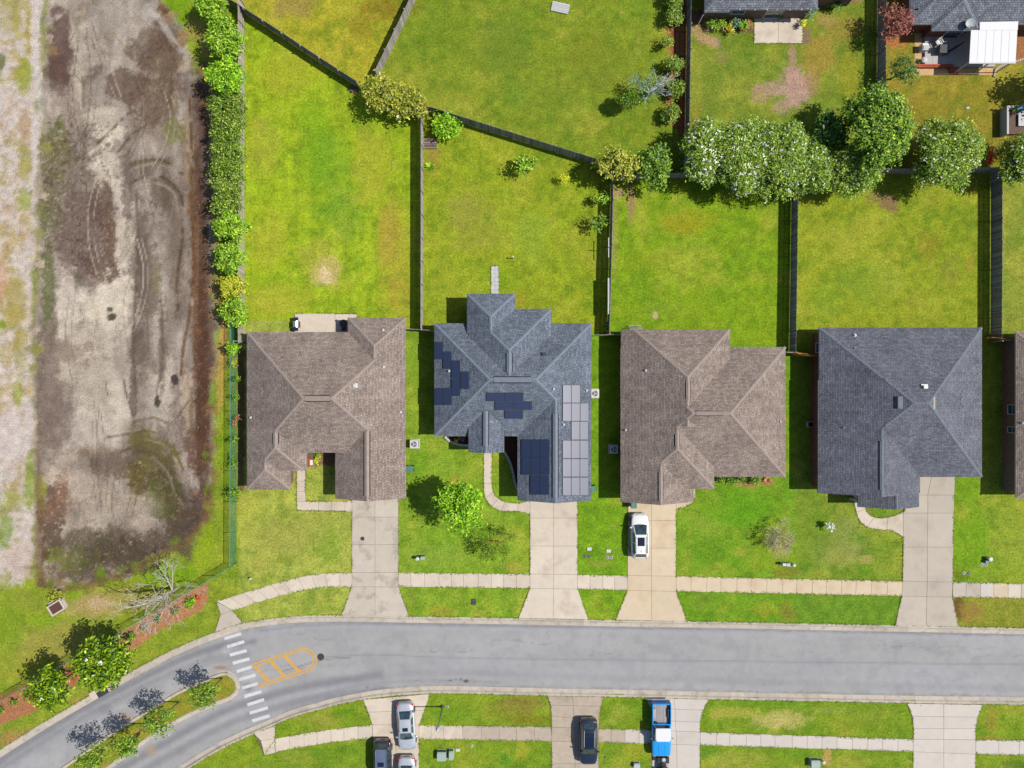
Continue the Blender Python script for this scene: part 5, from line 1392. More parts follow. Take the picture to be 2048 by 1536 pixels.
def array(label, rects):
    H = HOUSE2
    c = rects[0]
    cen = H.on(*zq((sum(r[0] + r[2] for r in rects) / 2 / len(rects), sum(r[1] + r[3] for r in rects) / 2 / len(rects))))
    root = thing('solar_array', cen, label, 'solar panels', 'solar arrays on the slate roof')
    for x0, y0, x1, y1 in rects:
        g_ = .9
        P = [H.on(*zq(q)) for q in ((x0 + g_, y1 - g_), (x1 - g_, y1 - g_), (x1 - g_, y0 + g_), (x0 + g_, y0 + g_))]
        n_ = (P[1] - P[0]).cross(P[3] - P[0]).normalized()
        lo = [p + n_ * .06 for p in P]; hi = [p + n_ * .115 for p in P]
        cc = sum(hi, Vector()) / 4
        mb = MB()
        inn = [h_ + (cc - h_).normalized() * .04 for h_ in hi]
        mb.add(lo + hi + inn, [(0, 1, 5, 4), (1, 2, 6, 5), (2, 3, 7, 6), (3, 0, 4, 7), (4, 5, 9, 8), (5, 6, 10, 9), (6, 7, 11, 10), (7, 4, 8, 11), (3, 2, 1, 0)])
        fr = mb.build('solar_panel', M['metal_dark'], root, True)
        me = bpy.data.meshes.new('glass'); G = [p - n_ * .006 for p in inn]
        me.from_pydata([tuple(p) for p in G], [], [(0, 1, 2, 3)])
        u = me.uv_layers.new(name='UVMap')
        wu, wv = (G[1] - G[0]).length, (G[3] - G[0]).length
        for l, q in zip(u.data, [(0, 0), (wu, 0), (wu, wv), (0, wv)]): l.uv = q
        me.materials.append(M['solar'])
        go = bpy.data.objects.new('panel_glass', me); C.objects.link(go); go.parent = fr
array('seven dark solar panels stepped down the left roof slope', [(98, 380, 157, 497), (157, 443, 214, 560), (214, 503, 272, 622), (214, 622, 272, 742), (274, 577, 330, 694), (98, 687, 157, 803), (157, 687, 215, 803)])
array('five dark solar panels in a stepped block below the main ridge', [(443, 715, 567, 773), (567, 715, 691, 773), (500, 775, 624, 832), (624, 775, 748, 832), (565, 834, 689, 891)])
array('eight dark solar panels left of the garage ridge', [(680, 1030, 744, 1150), (744, 1030, 804, 1150), (804, 1030, 866, 1150), (680, 1150, 744, 1268), (744, 1150, 804, 1268), (804, 1150, 866, 1268), (740, 1270, 802, 1400), (802, 1270, 864, 1400)])
array('pale reflecting solar panels covering the right roof slope', [(949, 666, 1007, 788), (1007, 666, 1066, 788), (949, 788, 1007, 910), (1007, 788, 1066, 910), (1066, 788, 1123, 910), (1007, 910, 1064, 1034), (1064, 910, 1121, 1034)] + [(x, y, x + 58, y + 122) for y in (1036, 1159, 1283) for x in (948, 1006, 1064)])
# ------------------------------------------------------------------ fences
def fence(label, pts, mat='fence_grey', h=1.83, bw=.138, gap=.007, bay=2.44, rails_on=1, posts=True, name='wood_fence', group='timber yard fences'):
    P = [W(x, y) for x, y in pts]
    root = thing(name, P[0], label, 'fence', group)
    pk = MB()
    d = [0]
    for a, b in zip(P[:-1], P[1:]): d.append(d[-1] + (b - a).length)
    L = d[-1]
    def at(s):
        for i in range(len(P) - 1):
            if s <= d[i + 1] or i == len(P) - 2:
                t = (s - d[i]) / (d[i + 1] - d[i]); u = (P[i + 1] - P[i]).normalized()
                return P[i].lerp(P[i + 1], t), u
    s = .07
    while s < L - .05:
        p, u = at(s)
        a = math.atan2(u.y, u.x) + random.uniform(-.02, .02)
        n = Vector((-u.y, u.x, 0))
        hh = h + random.uniform(-.025, .02) - .05
        o = n * random.uniform(-.004, .004)
        pk.box((p.x + o.x, p.y + o.y, .05 + hh / 2), (bw, .019, hh), a)
        s += bw + gap
    put(pk.build('picket_run', M[mat], root, True), kind='stuff')
    nb = max(1, round(L / bay))
    for i in range(nb + 1):
        p, u = at(L * i / nb); n = Vector((-u.y, u.x, 0)) * rails_on
        q = p + n * .075
        if posts:
            b = MB(); b.box((q.x, q.y, (h + .06) / 2), (.1, .1, h + .06), math.atan2(u.y, u.x)); b.build('post', M['fence_pale'], root, True)
        if i < nb:
            p2, u2 = at(L * (i + 1) / nb)
            for z in (.35, 1.0, 1.6):
                a, c = p + n * .035, p2 + n * .035
                m_ = (a + c) / 2; dd = (c - a)
                b = MB(); b.box((m_.x, m_.y, z * h / 1.83), (dd.length - .02, .04, .09), math.atan2(dd.y, dd.x)); b.build('rail', M[mat], root, True)
    return root
fence('pale weathered fence behind the hedge on the dry pond side', [(489, 12), (489, 120), (488.5, 300), (489, 480), (489, 657), (489.5, 686)], 'fence_pale', rails_on=1)
fence('dark diagonal fence from the hedge corner down to the flowering shrub', [(463, 10), (560, 72), (640, 125), (722, 178)], 'fence_dark', rails_on=-1)
fence('sunlit grey fence slanting up to the top edge', [(757, 155), (834, -4), (872, -82)], 'fence_grey', rails_on=1)
fence('grey fence running up between the two left back lawns', [(846, 208), (846, 430), (845.5, 662)], 'fence_grey', rails_on=1)
fence('dark diagonal fence across the top of the middle back lawn', [(848, 222), (1024, 277), (1197, 331)], 'fence_dark', rails_on=1)
fence('dark fence between the solar house lawn and its right neighbour', [(1222, 362), (1219, 500), (1214, 669)], 'fence_dark', rails_on=1)
fence('back fence hidden under the white flowering trees', [(1197, 331), (1226, 362), (1320, 357), (1400, 355), (1582, 352)], 'fence_grey', rails_on=-1)
fence('back fence under the big green tree and round flowering tree', [(1583, 352), (1760, 348), (1980, 345)], 'fence_grey', rails_on=-1)
fence('back fence at the right edge beside the red flowering shrub', [(1981, 345), (2100, 342)], 'fence_grey', rails_on=-1)
fence('dark fence right of the round clipped bushes', [(1375, -80), (1373, 90), (1369, 352)], 'fence_dark', rails_on=1)
fence('fence beside the purple leaved shrub at top right', [(1755, -80), (1754, 140), (1752, 346)], 'fence_grey', rails_on=-1)
fence('dark fence between the two right back lawns', [(1583, 354), (1581, 520), (1578, 706)], 'fence_dark', rails_on=1)
fence('wide looking dark fence at the far right of the back lawns', [(1981, 347), (1981, 520), (1980, 684)], 'fence_dark', rails_on=1)
fence('short grey fence joining the left house to the solar house', [(808, 660), (846, 662), (872, 664)], 'fence_pale', posts=False)
fence('short pale fence joining the solar house to its right neighbour', [(1182, 673), (1214, 671), (1246, 671)], 'fence_pale', posts=False)
fence('short pale fence beside the right brown roofed house', [(1560, 706), (1579, 707)], 'fence_pale', posts=False)
fence('orange new cedar gate left of the red brick wall', [(1579, 707), (1592, 712), (1634, 714)], 'fence_new', posts=False, name='cedar_gate')
fence('orange new cedar gate right of the charcoal roofed house', [(1962, 677), (1984, 679), (1992, 681)], 'fence_new', posts=False, name='cedar_gate')
fence('short pale fence beside the house at the right edge', [(1992, 682), (2030, 684)], 'fence_pale', posts=False)
fence('stub of pale fence between hedge end and left house', [(478, 684), (496, 685)], 'fence_pale', posts=False)

# teal coated mesh fence round the pond
t = NT('teal_mesh')
t.b.inputs['Base Color'].default_value = (*A(60, 165, 145), 1); t.b.inputs['Roughness'].default_value = .5
tp = t.n('ShaderNodeBsdfTransparent'); mx = t.n('ShaderNodeMixShader'); mx.inputs[0].default_value = .34
t.l(tp.outputs[0], mx.inputs[1]); t.l(t.b.outputs[0], mx.inputs[2]); t.l(mx.outputs[0], t.out.inputs['Surface'])
M['teal_mesh'] = t.mat
def mesh_fence(label, pts, h=1.85, bay=3.0):
    P = [W(x, y) for x, y in pts]
    root = thing('mesh_fence', P[0], label, 'fence', 'teal mesh fences round the pond')
    for A_, B_ in zip(P[:-1], P[1:]):
        L = (B_ - A_).length; nb = max(1, round(L / bay))
        for i in range(nb + 1):
            p = A_.lerp(B_, i / nb)
            b = MB(); b.tube([p, p + Vector((0, 0, h + .05))], .032, 8); b.build('post', M['teal_metal'], root, True)
            if i < nb:
                q = A_.lerp(B_, (i + 1) / nb)
                b = MB(); b.tube([p + Vector((0, 0, h)), q + Vector((0, 0, h))], .028, 6); b.build('top_rail', M['teal_metal'], root, True)
                b = MB(); b.quad(p + Vector((0, 0, .04)), q + Vector((0, 0, .04)), q + Vector((0, 0, h - .03)), p + Vector((0, 0, h - .03))); b.build('mesh_panel', M['teal_mesh'], root, True)
mesh_fence('straight teal mesh fence between the pond and the left house', [(474, 648), (474, 880), (473, 1126)])
mesh_fence('slanting teal mesh fence above the mulch beds and street', [(473, 1126), (347, 1201), (227, 1271), (113, 1337), (0, 1402), (-60, 1436)])
# ------------------------------------------------------------------ plants
LM = {}
_A0 = A
def A(r, g, b, k=1.0):
    return tuple(min(.8, v * 1.85) for v in _A0(r, g, b, k))
LM['lime'] = leafmat('leaf_lime', A(70, 124, 12), A(118, 168, 20), A(172, 208, 46))
LM['bright'] = leafmat('leaf_bright', A(60, 104, 14), A(116, 158, 26), A(178, 206, 66))
LM['mid'] = leafmat('leaf_mid', A(44, 80, 16), A(92, 130, 30), A(146, 172, 54))
LM['dark'] = leafmat('leaf_dark', A(34, 70, 20), A(64, 106, 32), A(104, 144, 50))
LM['hedge'] = leafmat('leaf_hedge', A(56, 88, 22), A(104, 134, 40), A(156, 174, 66))
LM['olive'] = leafmat('leaf_olive', A(80, 92, 22), A(138, 146, 40), A(190, 188, 74))
LM['magnolia'] = leafmat('leaf_magnolia', A(40, 74, 12), A(96, 130, 16), A(156, 178, 36), .2, .3)
LM['myrtle'] = leafmat('leaf_myrtle', A(44, 82, 20), A(106, 142, 36), A(174, 192, 68))
LM['yellow'] = leafmat('leaf_yellow', A(150, 160, 20), A(200, 204, 20), A(230, 224, 60))
LM['gold'] = leafmat('leaf_gold', A(150, 140, 30), A(200, 184, 50), A(224, 204, 90))
LM['red'] = leafmat('leaf_red', A(90, 40, 34), A(136, 76, 64), A(176, 116, 96))
LM['scarlet'] = leafmat('petal_scarlet', A(190, 20, 24), A(226, 40, 40), A(240, 80, 60), .2)
LM['petal'] = leafmat('petal_white', A(220, 222, 206), A(238, 240, 228), A(250, 250, 244), .2)
LM['sage'] = leafmat('leaf_sage', A(70, 110, 84), A(96, 140, 104), A(140, 172, 130))
LM['rust'] = leafmat('leaf_rust', A(130, 80, 56), A(170, 110, 80), A(196, 140, 100))
LM['grass'] = leafmat('grass_blade', _A0(104, 134, 30), _A0(138, 160, 42), _A0(170, 176, 66), .2, .7)
LM['golden'] = leafmat('leaf_golden', A(110, 124, 20), A(158, 166, 34), A(196, 194, 60))
LM['deep'] = leafmat('leaf_deep', A(38, 72, 12), A(90, 130, 24), A(164, 190, 58))
LM['pale'] = leafmat('leaf_pale', A(120, 116, 84), A(168, 162, 120), A(200, 192, 156))
LM['litter'] = leafmat('leaf_litter', _A0(120, 84, 60), _A0(168, 130, 96), _A0(204, 180, 146), .05, .8)

A = _A0
def rand_dirs(n):
    d = rng.normal(size=(n, 3)); return d / np.linalg.norm(d, axis=1, keepdims=True)
def leaf_mesh(name, pos, nrm, size, mat, parent, aspect=.5):
    n = len(pos)
    nrm = nrm / (np.linalg.norm(nrm, axis=1, keepdims=True) + 1e-9)
    t = np.cross(nrm, rand_dirs(n)); t /= np.linalg.norm(t, axis=1, keepdims=True) + 1e-9
    b = np.cross(nrm, t)
    s = size[:, None]
    v = np.stack([pos - t * s, pos + b * s * aspect + nrm * s * .12, pos + t * s - nrm * s * .1, pos - b * s * aspect + nrm * s * .12], 1).reshape(-1, 3)
    return np_mesh(name, v, np.arange(4 * n).reshape(-1, 4), mat, parent, True)
def in_lobes(lobes, n, lo=.6, hi=1.06, top=.35):
    """points spread through lobes (x,y,z,rx,ry,rz), more of them up and out; also the outward direction"""
    L = np.array(lobes, float)
    w = (L[:, 3] * L[:, 4]) ** 1.0; w /= w.sum()
    k = rng.choice(len(L), n, p=w)
    d = rand_dirs(n)
    fl = (d[:, 2] < 0) & (rng.random(n) < .5 + top)
    d[fl, 2] *= -1
    r = lo + (hi - lo) * rng.random(n) ** .6
    r = np.where(rng.random(n) < .12, r * 1.17, r)
    P = L[k, :3] + d * L[k, 3:6] * r[:, None]
    return P, d
def clumps(lb, n, size, per=14, lo=.74, hi=1.07):
    nc = max(6, int(n / per))
    c, d = in_lobes(lb, nc, lo, hi)
    k = rng.integers(0, nc, n)
    P = c[k] + rng.normal(size=(n, 3)) * size * np.array([1, 1, .65]) * rng.uniform(.6, 1.4, nc)[k][:, None]
    return P, d[k]
def lobes_round(c, r, rz, nl, rs=.42, seed=None):
    """a crown: one core and nl smaller lobes around it"""
    g_ = np.random.default_rng(seed if seed is not None else rng.integers(1e9))
    out = [(c.x, c.y, c.z, r * .66, r * .66, rz * .66)]
    for i in range(nl):
        a = 2 * math.pi * (i + g_.uniform(-.35, .35)) / nl * 1.618 * 2.0
        el = g_.uniform(-.15, 1.0)
        q = r * g_.uniform(.5, .74) * math.cos(el * 1.1)
        f = g_.uniform(.75, 1.25) * rs * r
        out.append((c.x + q * math.cos(a), c.y + q * math.sin(a), c.z + rz * .62 * math.sin(el * 1.3), f, f, f * .8 * rz / r))
    return out
def trunk(root, base, lobes, r0, mat, fork=.5):
    mb = MB()
    c = Vector(lobes[0][:3])
    top = Vector((c.x, c.y, max(.4, c.z - lobes[0][5] * .4)))
    f = base.lerp(top, fork) + Vector((random.uniform(-.1, .1), random.uniform(-.1, .1), 0))
    mb.tube([base - Vector((0, 0, .1)), base.lerp(f, .5), f, top], [r0 * 1.25, r0, r0 * .85, r0 * .45], 8)
    for l in lobes[1:]:
        e = Vector(l[:3])
        mb.tube([f, f.lerp(e, .5) + Vector((0, 0, .12)), e], [r0 * .5, r0 * .32, r0 * .1], 6)
    mb.build('trunk', mat, root, True, True)
def plant(name, label, cat, px, py, rpx, mat, zc=None, nl=8, leaf=.15, dens=1.0, aspect=.5, trunkm='bark', group=None, rz=None, blossom=None, up=.95, lo=.6, lobes=None, r0=None, ry=None, seed=None, rs=.42):
    """crown centre given where the photo shows it, at height zc"""
    r = rpx / SC
    zc = zc if zc is not None else r * .8
    r *= (CAMH - zc) / CAMH
    rz = rz or r * .85
    c = W(px, py, zc)
    base = Vector((c.x, c.y, 0))
    root = thing(name, base, label, cat, group)
    lb = lobes(c, r, rz) if lobes else lobes_round(c, r, rz, nl, rs, seed)
    if ry:
        k = ry / rpx
        lb = [(l[0], c.y + (l[1] - c.y) * k, l[2], l[3], l[4] * k, l[5]) for l in lb]
    area = sum(l[3] * l[4] for l in lb) * 3.1
    n = int(dens * area / (leaf * leaf * aspect) * .62)
    P, d = clumps(lb, n, leaf * 1.5, 13, max(lo, .5))
    P2, d2 = in_lobes(lb, n // 4, .15, .8)
    P = np.concatenate([P, P2]); d = np.concatenate([d, d2]); n = len(P)
    P[:, 2] = np.maximum(P[:, 2], .05)
    nr = d * .6 + rand_dirs(n) * .75 + np.array([0, 0, up])
    leaf_mesh('crown', P, nr, leaf * rng.uniform(.5, 1.4, n), LM[mat], root, aspect)
    if blossom:
        bm_, bn, bs = blossom
        nb = int(bn * area)
        P, d = in_lobes(lb, nb, .98, 1.1, .45)
        # tight clusters
        P = np.repeat(P, 5, 0) + rng.normal(size=(nb * 5, 3)) * bs * .7
        leaf_mesh('blossom', P, np.repeat(d, 5, 0) + rand_dirs(nb * 5) * .6 + np.array([0, 0, .5]), bs * rng.uniform(.6, 1.1, nb * 5), LM[bm_], root, .8)
    trunk(root, base, lb, r0 or max(.03, r * .06), M[trunkm])
    return root
def branch(mb, p, d, L, r, depth, spread=.6, up=.15, rmin=.008):
    n = 3
    pts = [p]; q = p.copy(); dd = d.copy()
    for i in range(n):
        dd = (dd + Vector((random.gauss(0, .13), random.gauss(0, .13), random.gauss(0, .1) + up * .1))).normalized()
        q = q + dd * (L / n); pts.append(q.copy())
    mb.tube(pts, [r, r * .9, r * .78, r * .62], 5 if r > .02 else 4, cap=False)
    if depth <= 0: return pts[-1:]
    tips = []
    k = random.choice((2, 3, 3))
    for i in range(k):
        nd = (dd + Vector((random.gauss(0, spread), random.gauss(0, spread), random.gauss(0, spread * .7) + up))).normalized()
        st = pts[-1] if i < 2 else pts[2]
        tips += branch(mb, st, nd, L * random.uniform(.55, .82), max(rmin, r * random.uniform(.5, .66)), depth - 1, spread, up, rmin)
    return tips

# --- row of shrubs and trees along the pond side fence
G1 = 'shrubs along the pond side fence'
for x, y, r, z, mt, lab in [
 (428, 12, 36, 2.4, 'bright', 'bright green tree at the very top of the pond side hedge'),
 (452, 84, 40, 2.6, 'bright', 'second bright green tree down the pond side fence'),
 (458, 155, 38, 2.6, 'lime', 'yellow green tree just above the clipped hedge'),
 (462, 455, 33, 2.2, 'bright', 'bright green tree just below the clipped hedge'),
 (461, 518, 30, 2.1, 'bright', 'bright green bush above the golden leaved shrub'),
 (466, 574, 24, 1.7, 'golden', 'golden yellow leaved shrub by the pond side fence'),
 (470, 624, 30, 1.9, 'bright', 'green shrub at the lower end of the pond side fence'),
 (466, 697, 12, 1.8, 'lime', 'small lime green bush growing through the teal fence')]:
    plant('fence_shrub', lab, 'shrub', x, y, r * 1.12, mt, z, 16, .125, 1.15, group=G1, rz=r / SC * .95, rs=.3, lo=.45, ry=r * random.uniform(1.0, 1.3))
# the clipped viburnum hedge
root = thing('clipped_hedge', W(458, 305, 0), 'long dark green clipped hedge behind the pale fence', 'hedge')
lb = []
for i in range(15):
    for dx in (-15, 12):
        p = W(458 + dx + random.uniform(-6, 5), 200 + i * 15.2 + random.uniform(-5, 5), 2.0)
        k_ = random.uniform(.75, 1.15); lb.append((p.x, p.y, p.z + random.uniform(-.25, .2), .95 * k_, .8 * k_, .8))
P, d = clumps(lb, 15000, .17, 12, .7, 1.05)
leaf_mesh('foliage', P, d * .5 + rand_dirs(len(P)) * .8 + np.array([0, 0, .6]), .12 * rng.uniform(.6, 1.2, len(P)), LM['hedge'], root, .5)
mb = MB()
for l in lb[::2]: mb.tube([(l[0], l[1], 0), (l[0], l[1], 1.8)], [.05, .03], 6)
put(mb.build('stem', M['bark'], root, True), kind='stuff')
# small vines and saplings between teal fence and house
for x, y, r, mt, lab in [(478, 757, 9, 'lime', 'small green sapling beside the teal fence, upper'), (470, 728, 6, 'gold', 'tiny tan leaved sapling by the teal fence'), (471, 795, 9, 'lime', 'green vine tuft on the teal fence beside the roof'), (470, 842, 9, 'rust', 'russet leaved shrub beside the teal fence'), (470, 880, 9, 'mid', 'low green shrub by the middle of the teal fence'), (469, 925, 10, 'bright', 'green vine tuft low on the teal fence'), (471, 988, 14, 'lime', 'green shrub at the front corner by the teal fence')]:
    plant('fence_sapling', lab, 'shrub', x, y, r, {'lime': 'mid', 'bright': 'mid'}.get(mt, mt), 1.2, 6, .1, .6, group='saplings by the teal fence', rz=.7)
# --- back yards
plant('flowering_shrub', 'yellow green shrub with white flowers at the fence junction', 'shrub', 765, 188, 42, 'olive', 2.3, 10, .14, 1.1, blossom=('petal', .35, .1), rz=1.6)
plant('flowering_shrub', 'olive shrub with russet tips where two fences meet', 'shrub', 815, 205, 38, 'olive', 2.1, 10, .14, 1.1, blossom=('petal', .25, .1), rz=1.5)
plant('russet_shrub', 'small russet shrub at the corner of the middle back lawn', 'shrub', 845, 218, 13, 'rust', 1.9, 5, .1, .8)
plant('round_bush', 'round bright lime bush in the corner of the middle back lawn', 'shrub', 890, 253, 27, 'lime', 1.1, 12, .13, 1.3, rz=1.0)
plant('small_tree', 'small leafy sapling in the upper middle back lawn', 'tree', 1052, 333, 22, 'bright', 1.5, 7, .13, .8, rz=.8)
plant('yellow_shrub', 'small yellow green upright shrub in shade of the fence', 'shrub', 1128, 357, 9, 'yellow', .8, 4, .09, 1.0, rz=.8)
plant('small_tree', 'small sapling against the right fence of the middle lawn, upper', 'tree', 1200, 400, 14, 'bright', 1.1, 5, .11, .9, rz=.8)
plant('small_tree', 'sparse sapling against the right fence of the middle lawn, lower', 'tree', 1198, 445, 19, 'mid', 1.3, 6, .11, .6, rz=.8)
plant('corner_tree', 'yellow green tree at the meeting of the back fences', 'tree', 1234, 332, 40, 'olive', 2.6, 11, .15, 1.0, rz=1.7, blossom=('gold', .12, .1))
plant('corner_tree', 'green tree left of the white flowering trees', 'tree', 1302, 330, 42, 'mid', 2.7, 11, .15, 1.0, rz=1.8)
# yucca-like plant
def spiky(name, label, px, py, r, n, mat, h=.5, cat='plant', group=None, z0=0.0):
    root = thing(name, W(px, py), label, cat, group)
    b = W(px, py)
    mb = MB()
    for i in range(n):
        a = 2 * math.pi * i / n + random.uniform(-.2, .2); el = random.uniform(.1, 1.0)
        L = r * random.uniform(.7, 1.1)
        d = Vector((math.cos(a) * math.cos(el), math.sin(a) * math.cos(el), math.sin(el)))
        s_ = Vector((-math.sin(a), math.cos(a), 0)) * .05
        p0 = b + Vector((0, 0, z0 + .05)); p1 = p0 + d * L * .55; p2 = p0 + d * L + Vector((0, 0, -.12 * L))
        mb.add([p0 - s_ * .6, p0 + s_ * .6, p1 + s_, p1 - s_, p2], [(0, 1, 2, 3), (3, 2, 4)])
    mb.build('leaf_rosette', LM[mat], root, True)
    mb = MB(); mb.tube([b, b + Vector((0, 0, z0 + .12))], [.06, .05], 7); mb.build('stem', M['bark'], root, True)
    return root
spiky('spiky_plant', 'spiky lime rosette plant beside the grey fence', 861, 333, .75, 26, 'lime')
# white flowering crape myrtles
G2 = 'white flowering trees along the back fence'
for x, y, r, ry, z, lab in [(1412, 312, 64, 72, 3.2, 'leftmost white flowering tree of the dense row'), (1480, 318, 66, 80, 3.4, 'second white flowering tree in the dense row'), (1552, 320, 64, 80, 3.4, 'third white flowering tree, above the dark fence end'), (1622, 346, 52, 54, 3.0, 'white flowering tree left of the big leafy tree, lower'), (1700, 345, 56, 52, 3.0, 'white flowering tree beneath the big leafy tree'), (1890, 312, 76, 78, 3.3, 'large round white flowering tree standing alone right'), (2042, 322, 50, 62, 3.2, 'white flowering tree cut by the right edge')]:
    plant('flowering_tree', lab, 'tree', x, y, r, 'myrtle', z, 20, .115, 1.5, .36, 'bark_pale', G2, rz=2.4, lo=.42, blossom=('petal', 3.0 if x < 1600 else 1.2, .08), ry=ry, rs=.36, r0=.12)
plant('big_tree', 'tall dense light green tree rising above the flowering row', 'tree', 1752, 262, 68, 'deep', 5.2, 26, .13, 1.3, .5, rz=3.0, ry=100, rs=.3, r0=.22, lo=.45)
plant('big_tree_limb', 'light green leaning tree left of the tallest tree', 'tree', 1712, 235, 38, 'deep', 4.2, 9, .19, .9, .55, rz=1.8, r0=.12)
plant('evergreen_tree', 'dark shaded tree behind the flowering row', 'tree', 1655, 268, 46, 'dark', 2.6, 10, .16, .8, rz=1.6)  # leafy mass added where only a dark shadow falls
plant('red_leaf_tree', 'purple red leaved tree beside the top right house', 'tree', 1790, 48, 36, 'red', 2.4, 10, .11, .62, .4, rz=1.6, lo=.35)
plant('sparse_shrub', 'sparse dark green shrub left of the wooden deck', 'shrub', 1803, 140, 36, 'dark', 2.2, 9, .1, .42, .4, rz=1.5, lo=.3)
plant('red_flower_shrub', 'scarlet flowering shrub between two white flowering trees', 'shrub', 1982, 312, 17, 'scarlet', 1.8, 6, .09, .7, rz=.8)
plant('edge_tree', 'dark green tree just beyond the right edge, casting shade', 'tree', 2132, 168, 46, 'dark', 3.4, 9, .17, 1.0, rz=2.0)
# round clipped bushes
G3 = 'round clipped bushes along the dark fence'
for x, y, r, dn, lab in [(1346, -3, 20, 1.3, 'round dark bush cut by the top edge'), (1347, 31, 21, 1.4, 'topmost whole round bush along the dark fence'), (1333, 87, 15, .55, 'thin brownish bush between two round ones'), (1346, 131, 21, 1.4, 'round bush above the lichen covered tree'), (1350, 178, 21, 1.3, 'round bush half behind the lichen covered tree'), (1342, 228, 20, 1.4, 'lowest round bush along the dark fence')]:
    plant('round_bush', lab, 'bush', x, y, r, 'hedge', .95, 12, .09, dn, .6, group=G3, rz=.95, rs=.34)
# lichen grey tree
root = thing('lichen_tree', W(1293, 188), 'grey lichen covered half bare tree beside the round bushes', 'tree')
b0 = W(1296, 192); mb = MB(); tips = []
mb.tube([b0 - Vector((0, 0, .1)), b0 + Vector((0, 0, .8))], [.14, .11], 8)
for dx, dy, L in [(1.5, .8, 1.2), (1.6, .1, 1.25), (.9, 1.4, 1.1), (.2, .9, 1.1), (-.3, -.8, 1.0), (.6, -.5, 1.0), (-1.2, .3, 1.1), (1.3, -.3, 1.2), (-.7, .9, 1.0)]:
    tips += branch(mb, b0 + Vector((0, 0, .75)), Vector((dx, dy, 1.1)).normalized(), L, .085, 3, .5, .1, .026)
mb.build('trunk', M['bark_lichen'], root, True)
T_ = np.array([tuple(t) for t in tips if t.x < b0.x + .5])
P = np.repeat(T_, 9, 0) + rng.normal(size=(len(T_) * 9, 3)) * .24
leaf_mesh('crown', P, rand_dirs(len(P)) + np.array([0, 0, .8]), .09 * rng.uniform(.6, 1.2, len(P)), LM['sage'], root, .5)
c = W(1262, 190, 2.4); lb = [(c.x + random.uniform(-.8, .7), c.y + random.uniform(-.9, .9), c.z - random.uniform(0, .7), .6, .55, .5) for _ in range(8)]
P, d = in_lobes(lb, 2600, .4, 1.0); leaf_mesh('crown', P, rand_dirs(len(P)) + d * .5 + np.array([0, 0, .6]), .1 * rng.uniform(.6, 1.2, len(P)), LM['mid'], root, .5)
# plants by the top patio
for x, y, r, mt, z, lab in [(1424, 48, 10, 'mid', .5, 'leftmost low green plant under the top house wall'), (1440, 52, 10, 'bright', .5, 'light green plant in the bed under the top house'), (1460, 55, 11, 'gold', .5, 'orange flecked plant in the bed under the top house'), (1472, 46, 12, 'sage', .6, 'grey green plant in the bed under the top house'), (1486, 56, 10, 'lime', .5, 'bright leafy plant in the bed left of the patio'), (1498, 48, 8, 'rust', .4, 'russet plant beside the square patio'), (1619, 28, 14, 'sage', .8, 'blue green bush right of the square patio'), (1603, 47, 8, 'yellow', .5, 'bright yellow plant at the patio edge'), (1560, 34, 5, 'dark', .4, 'small dark potted plant on the square patio'), (1672, 12, 12, 'dark', .8, 'dark bush against the brick at the top edge')]:
    plant('garden_plant', lab, 'plant', x, y, r, mt, z, 5, .09, .9, group='plants around the top house', rz=.5)
# --- front yards
plant('yard_tree', 'dense bright green tree on the lawn left of the curved walk', 'tree', 920, 1012, 52, 'lime', 4.2, 24, .16, 1.35, .42, rz=2.1, r0=.14, rs=.31)
root = thing('sparse_tree', W(996, 1086), 'thin sparse leaved tree on the lawn by the pavement', 'tree')
b0 = W(996, 1082); mb = MB(); tips = []
mb.tube([b0 - Vector((0, 0, .1)), b0 + Vector((.03, 0, 1.1))], [.07, .055], 7)
for i in range(10):
    a = i * .63 + random.uniform(-.2, .2)
    tips += branch(mb, b0 + Vector((.03, 0, 1.05 + .08 * i)), Vector((math.cos(a), math.sin(a), .75)).normalized(), .92, .03, 2, .45, .12, .007)
mb.build('trunk', M['mulch'], root, True)
T_ = np.array([tuple(t) for t in tips]); P = np.repeat(T_, 30, 0) + rng.normal(size=(len(T_) * 30, 3)) * .18
leaf_mesh('crown', P, rand_dirs(len(P)) + np.array([0, 0, .5]), .085 * rng.uniform(.6, 1.2, len(P)), LM['mid'], root, .4)
root = thing('bare_shrub', W(1550, 1068), 'pale leafless twiggy shrub on the bright front lawn', 'shrub')
b0 = W(1550, 1068); mb = MB(); tips = []
for i in range(13):
    a = i * 2.4
    tips += branch(mb, b0, Vector((math.cos(a) * .75, math.sin(a) * .75, 1.0)).normalized(), 1.0, .022, 3, .4, .12, .008)
mb.build('trunk', M['bark_pale'], root, True)
T_ = np.array([tuple(t) for t in tips]); P = np.repeat(T_, 9, 0) + rng.normal(size=(len(T_) * 9, 3)) * .1
leaf_mesh('crown', P, rand_dirs(len(P)), .06 * rng.uniform(.6, 1.2, len(P)), LM['pale'], root, .4)
r_ = spiky('white_bloom_plant', 'white flowering rose standard on the lawn left of the curving walk', 1652, 1049, .55, 16, 'sage', .5, 'plant', None, .75)
b0 = W(1652, 1049); P = np.array([(b0.x + random.gauss(.1, .22), b0.y + random.gauss(0, .2), .95 + random.uniform(-.1, .15)) for _ in range(60)])
leaf_mesh('blossom', np.repeat(P, 5, 0) + rng.normal(size=(300, 3)) * .03, rand_dirs(300) + np.array([0, 0, 1.2]), .07 * rng.uniform(.7, 1.2, 300), LM['petal'], r_, .8)
G4 = 'foundation shrubs under the right brown roof'
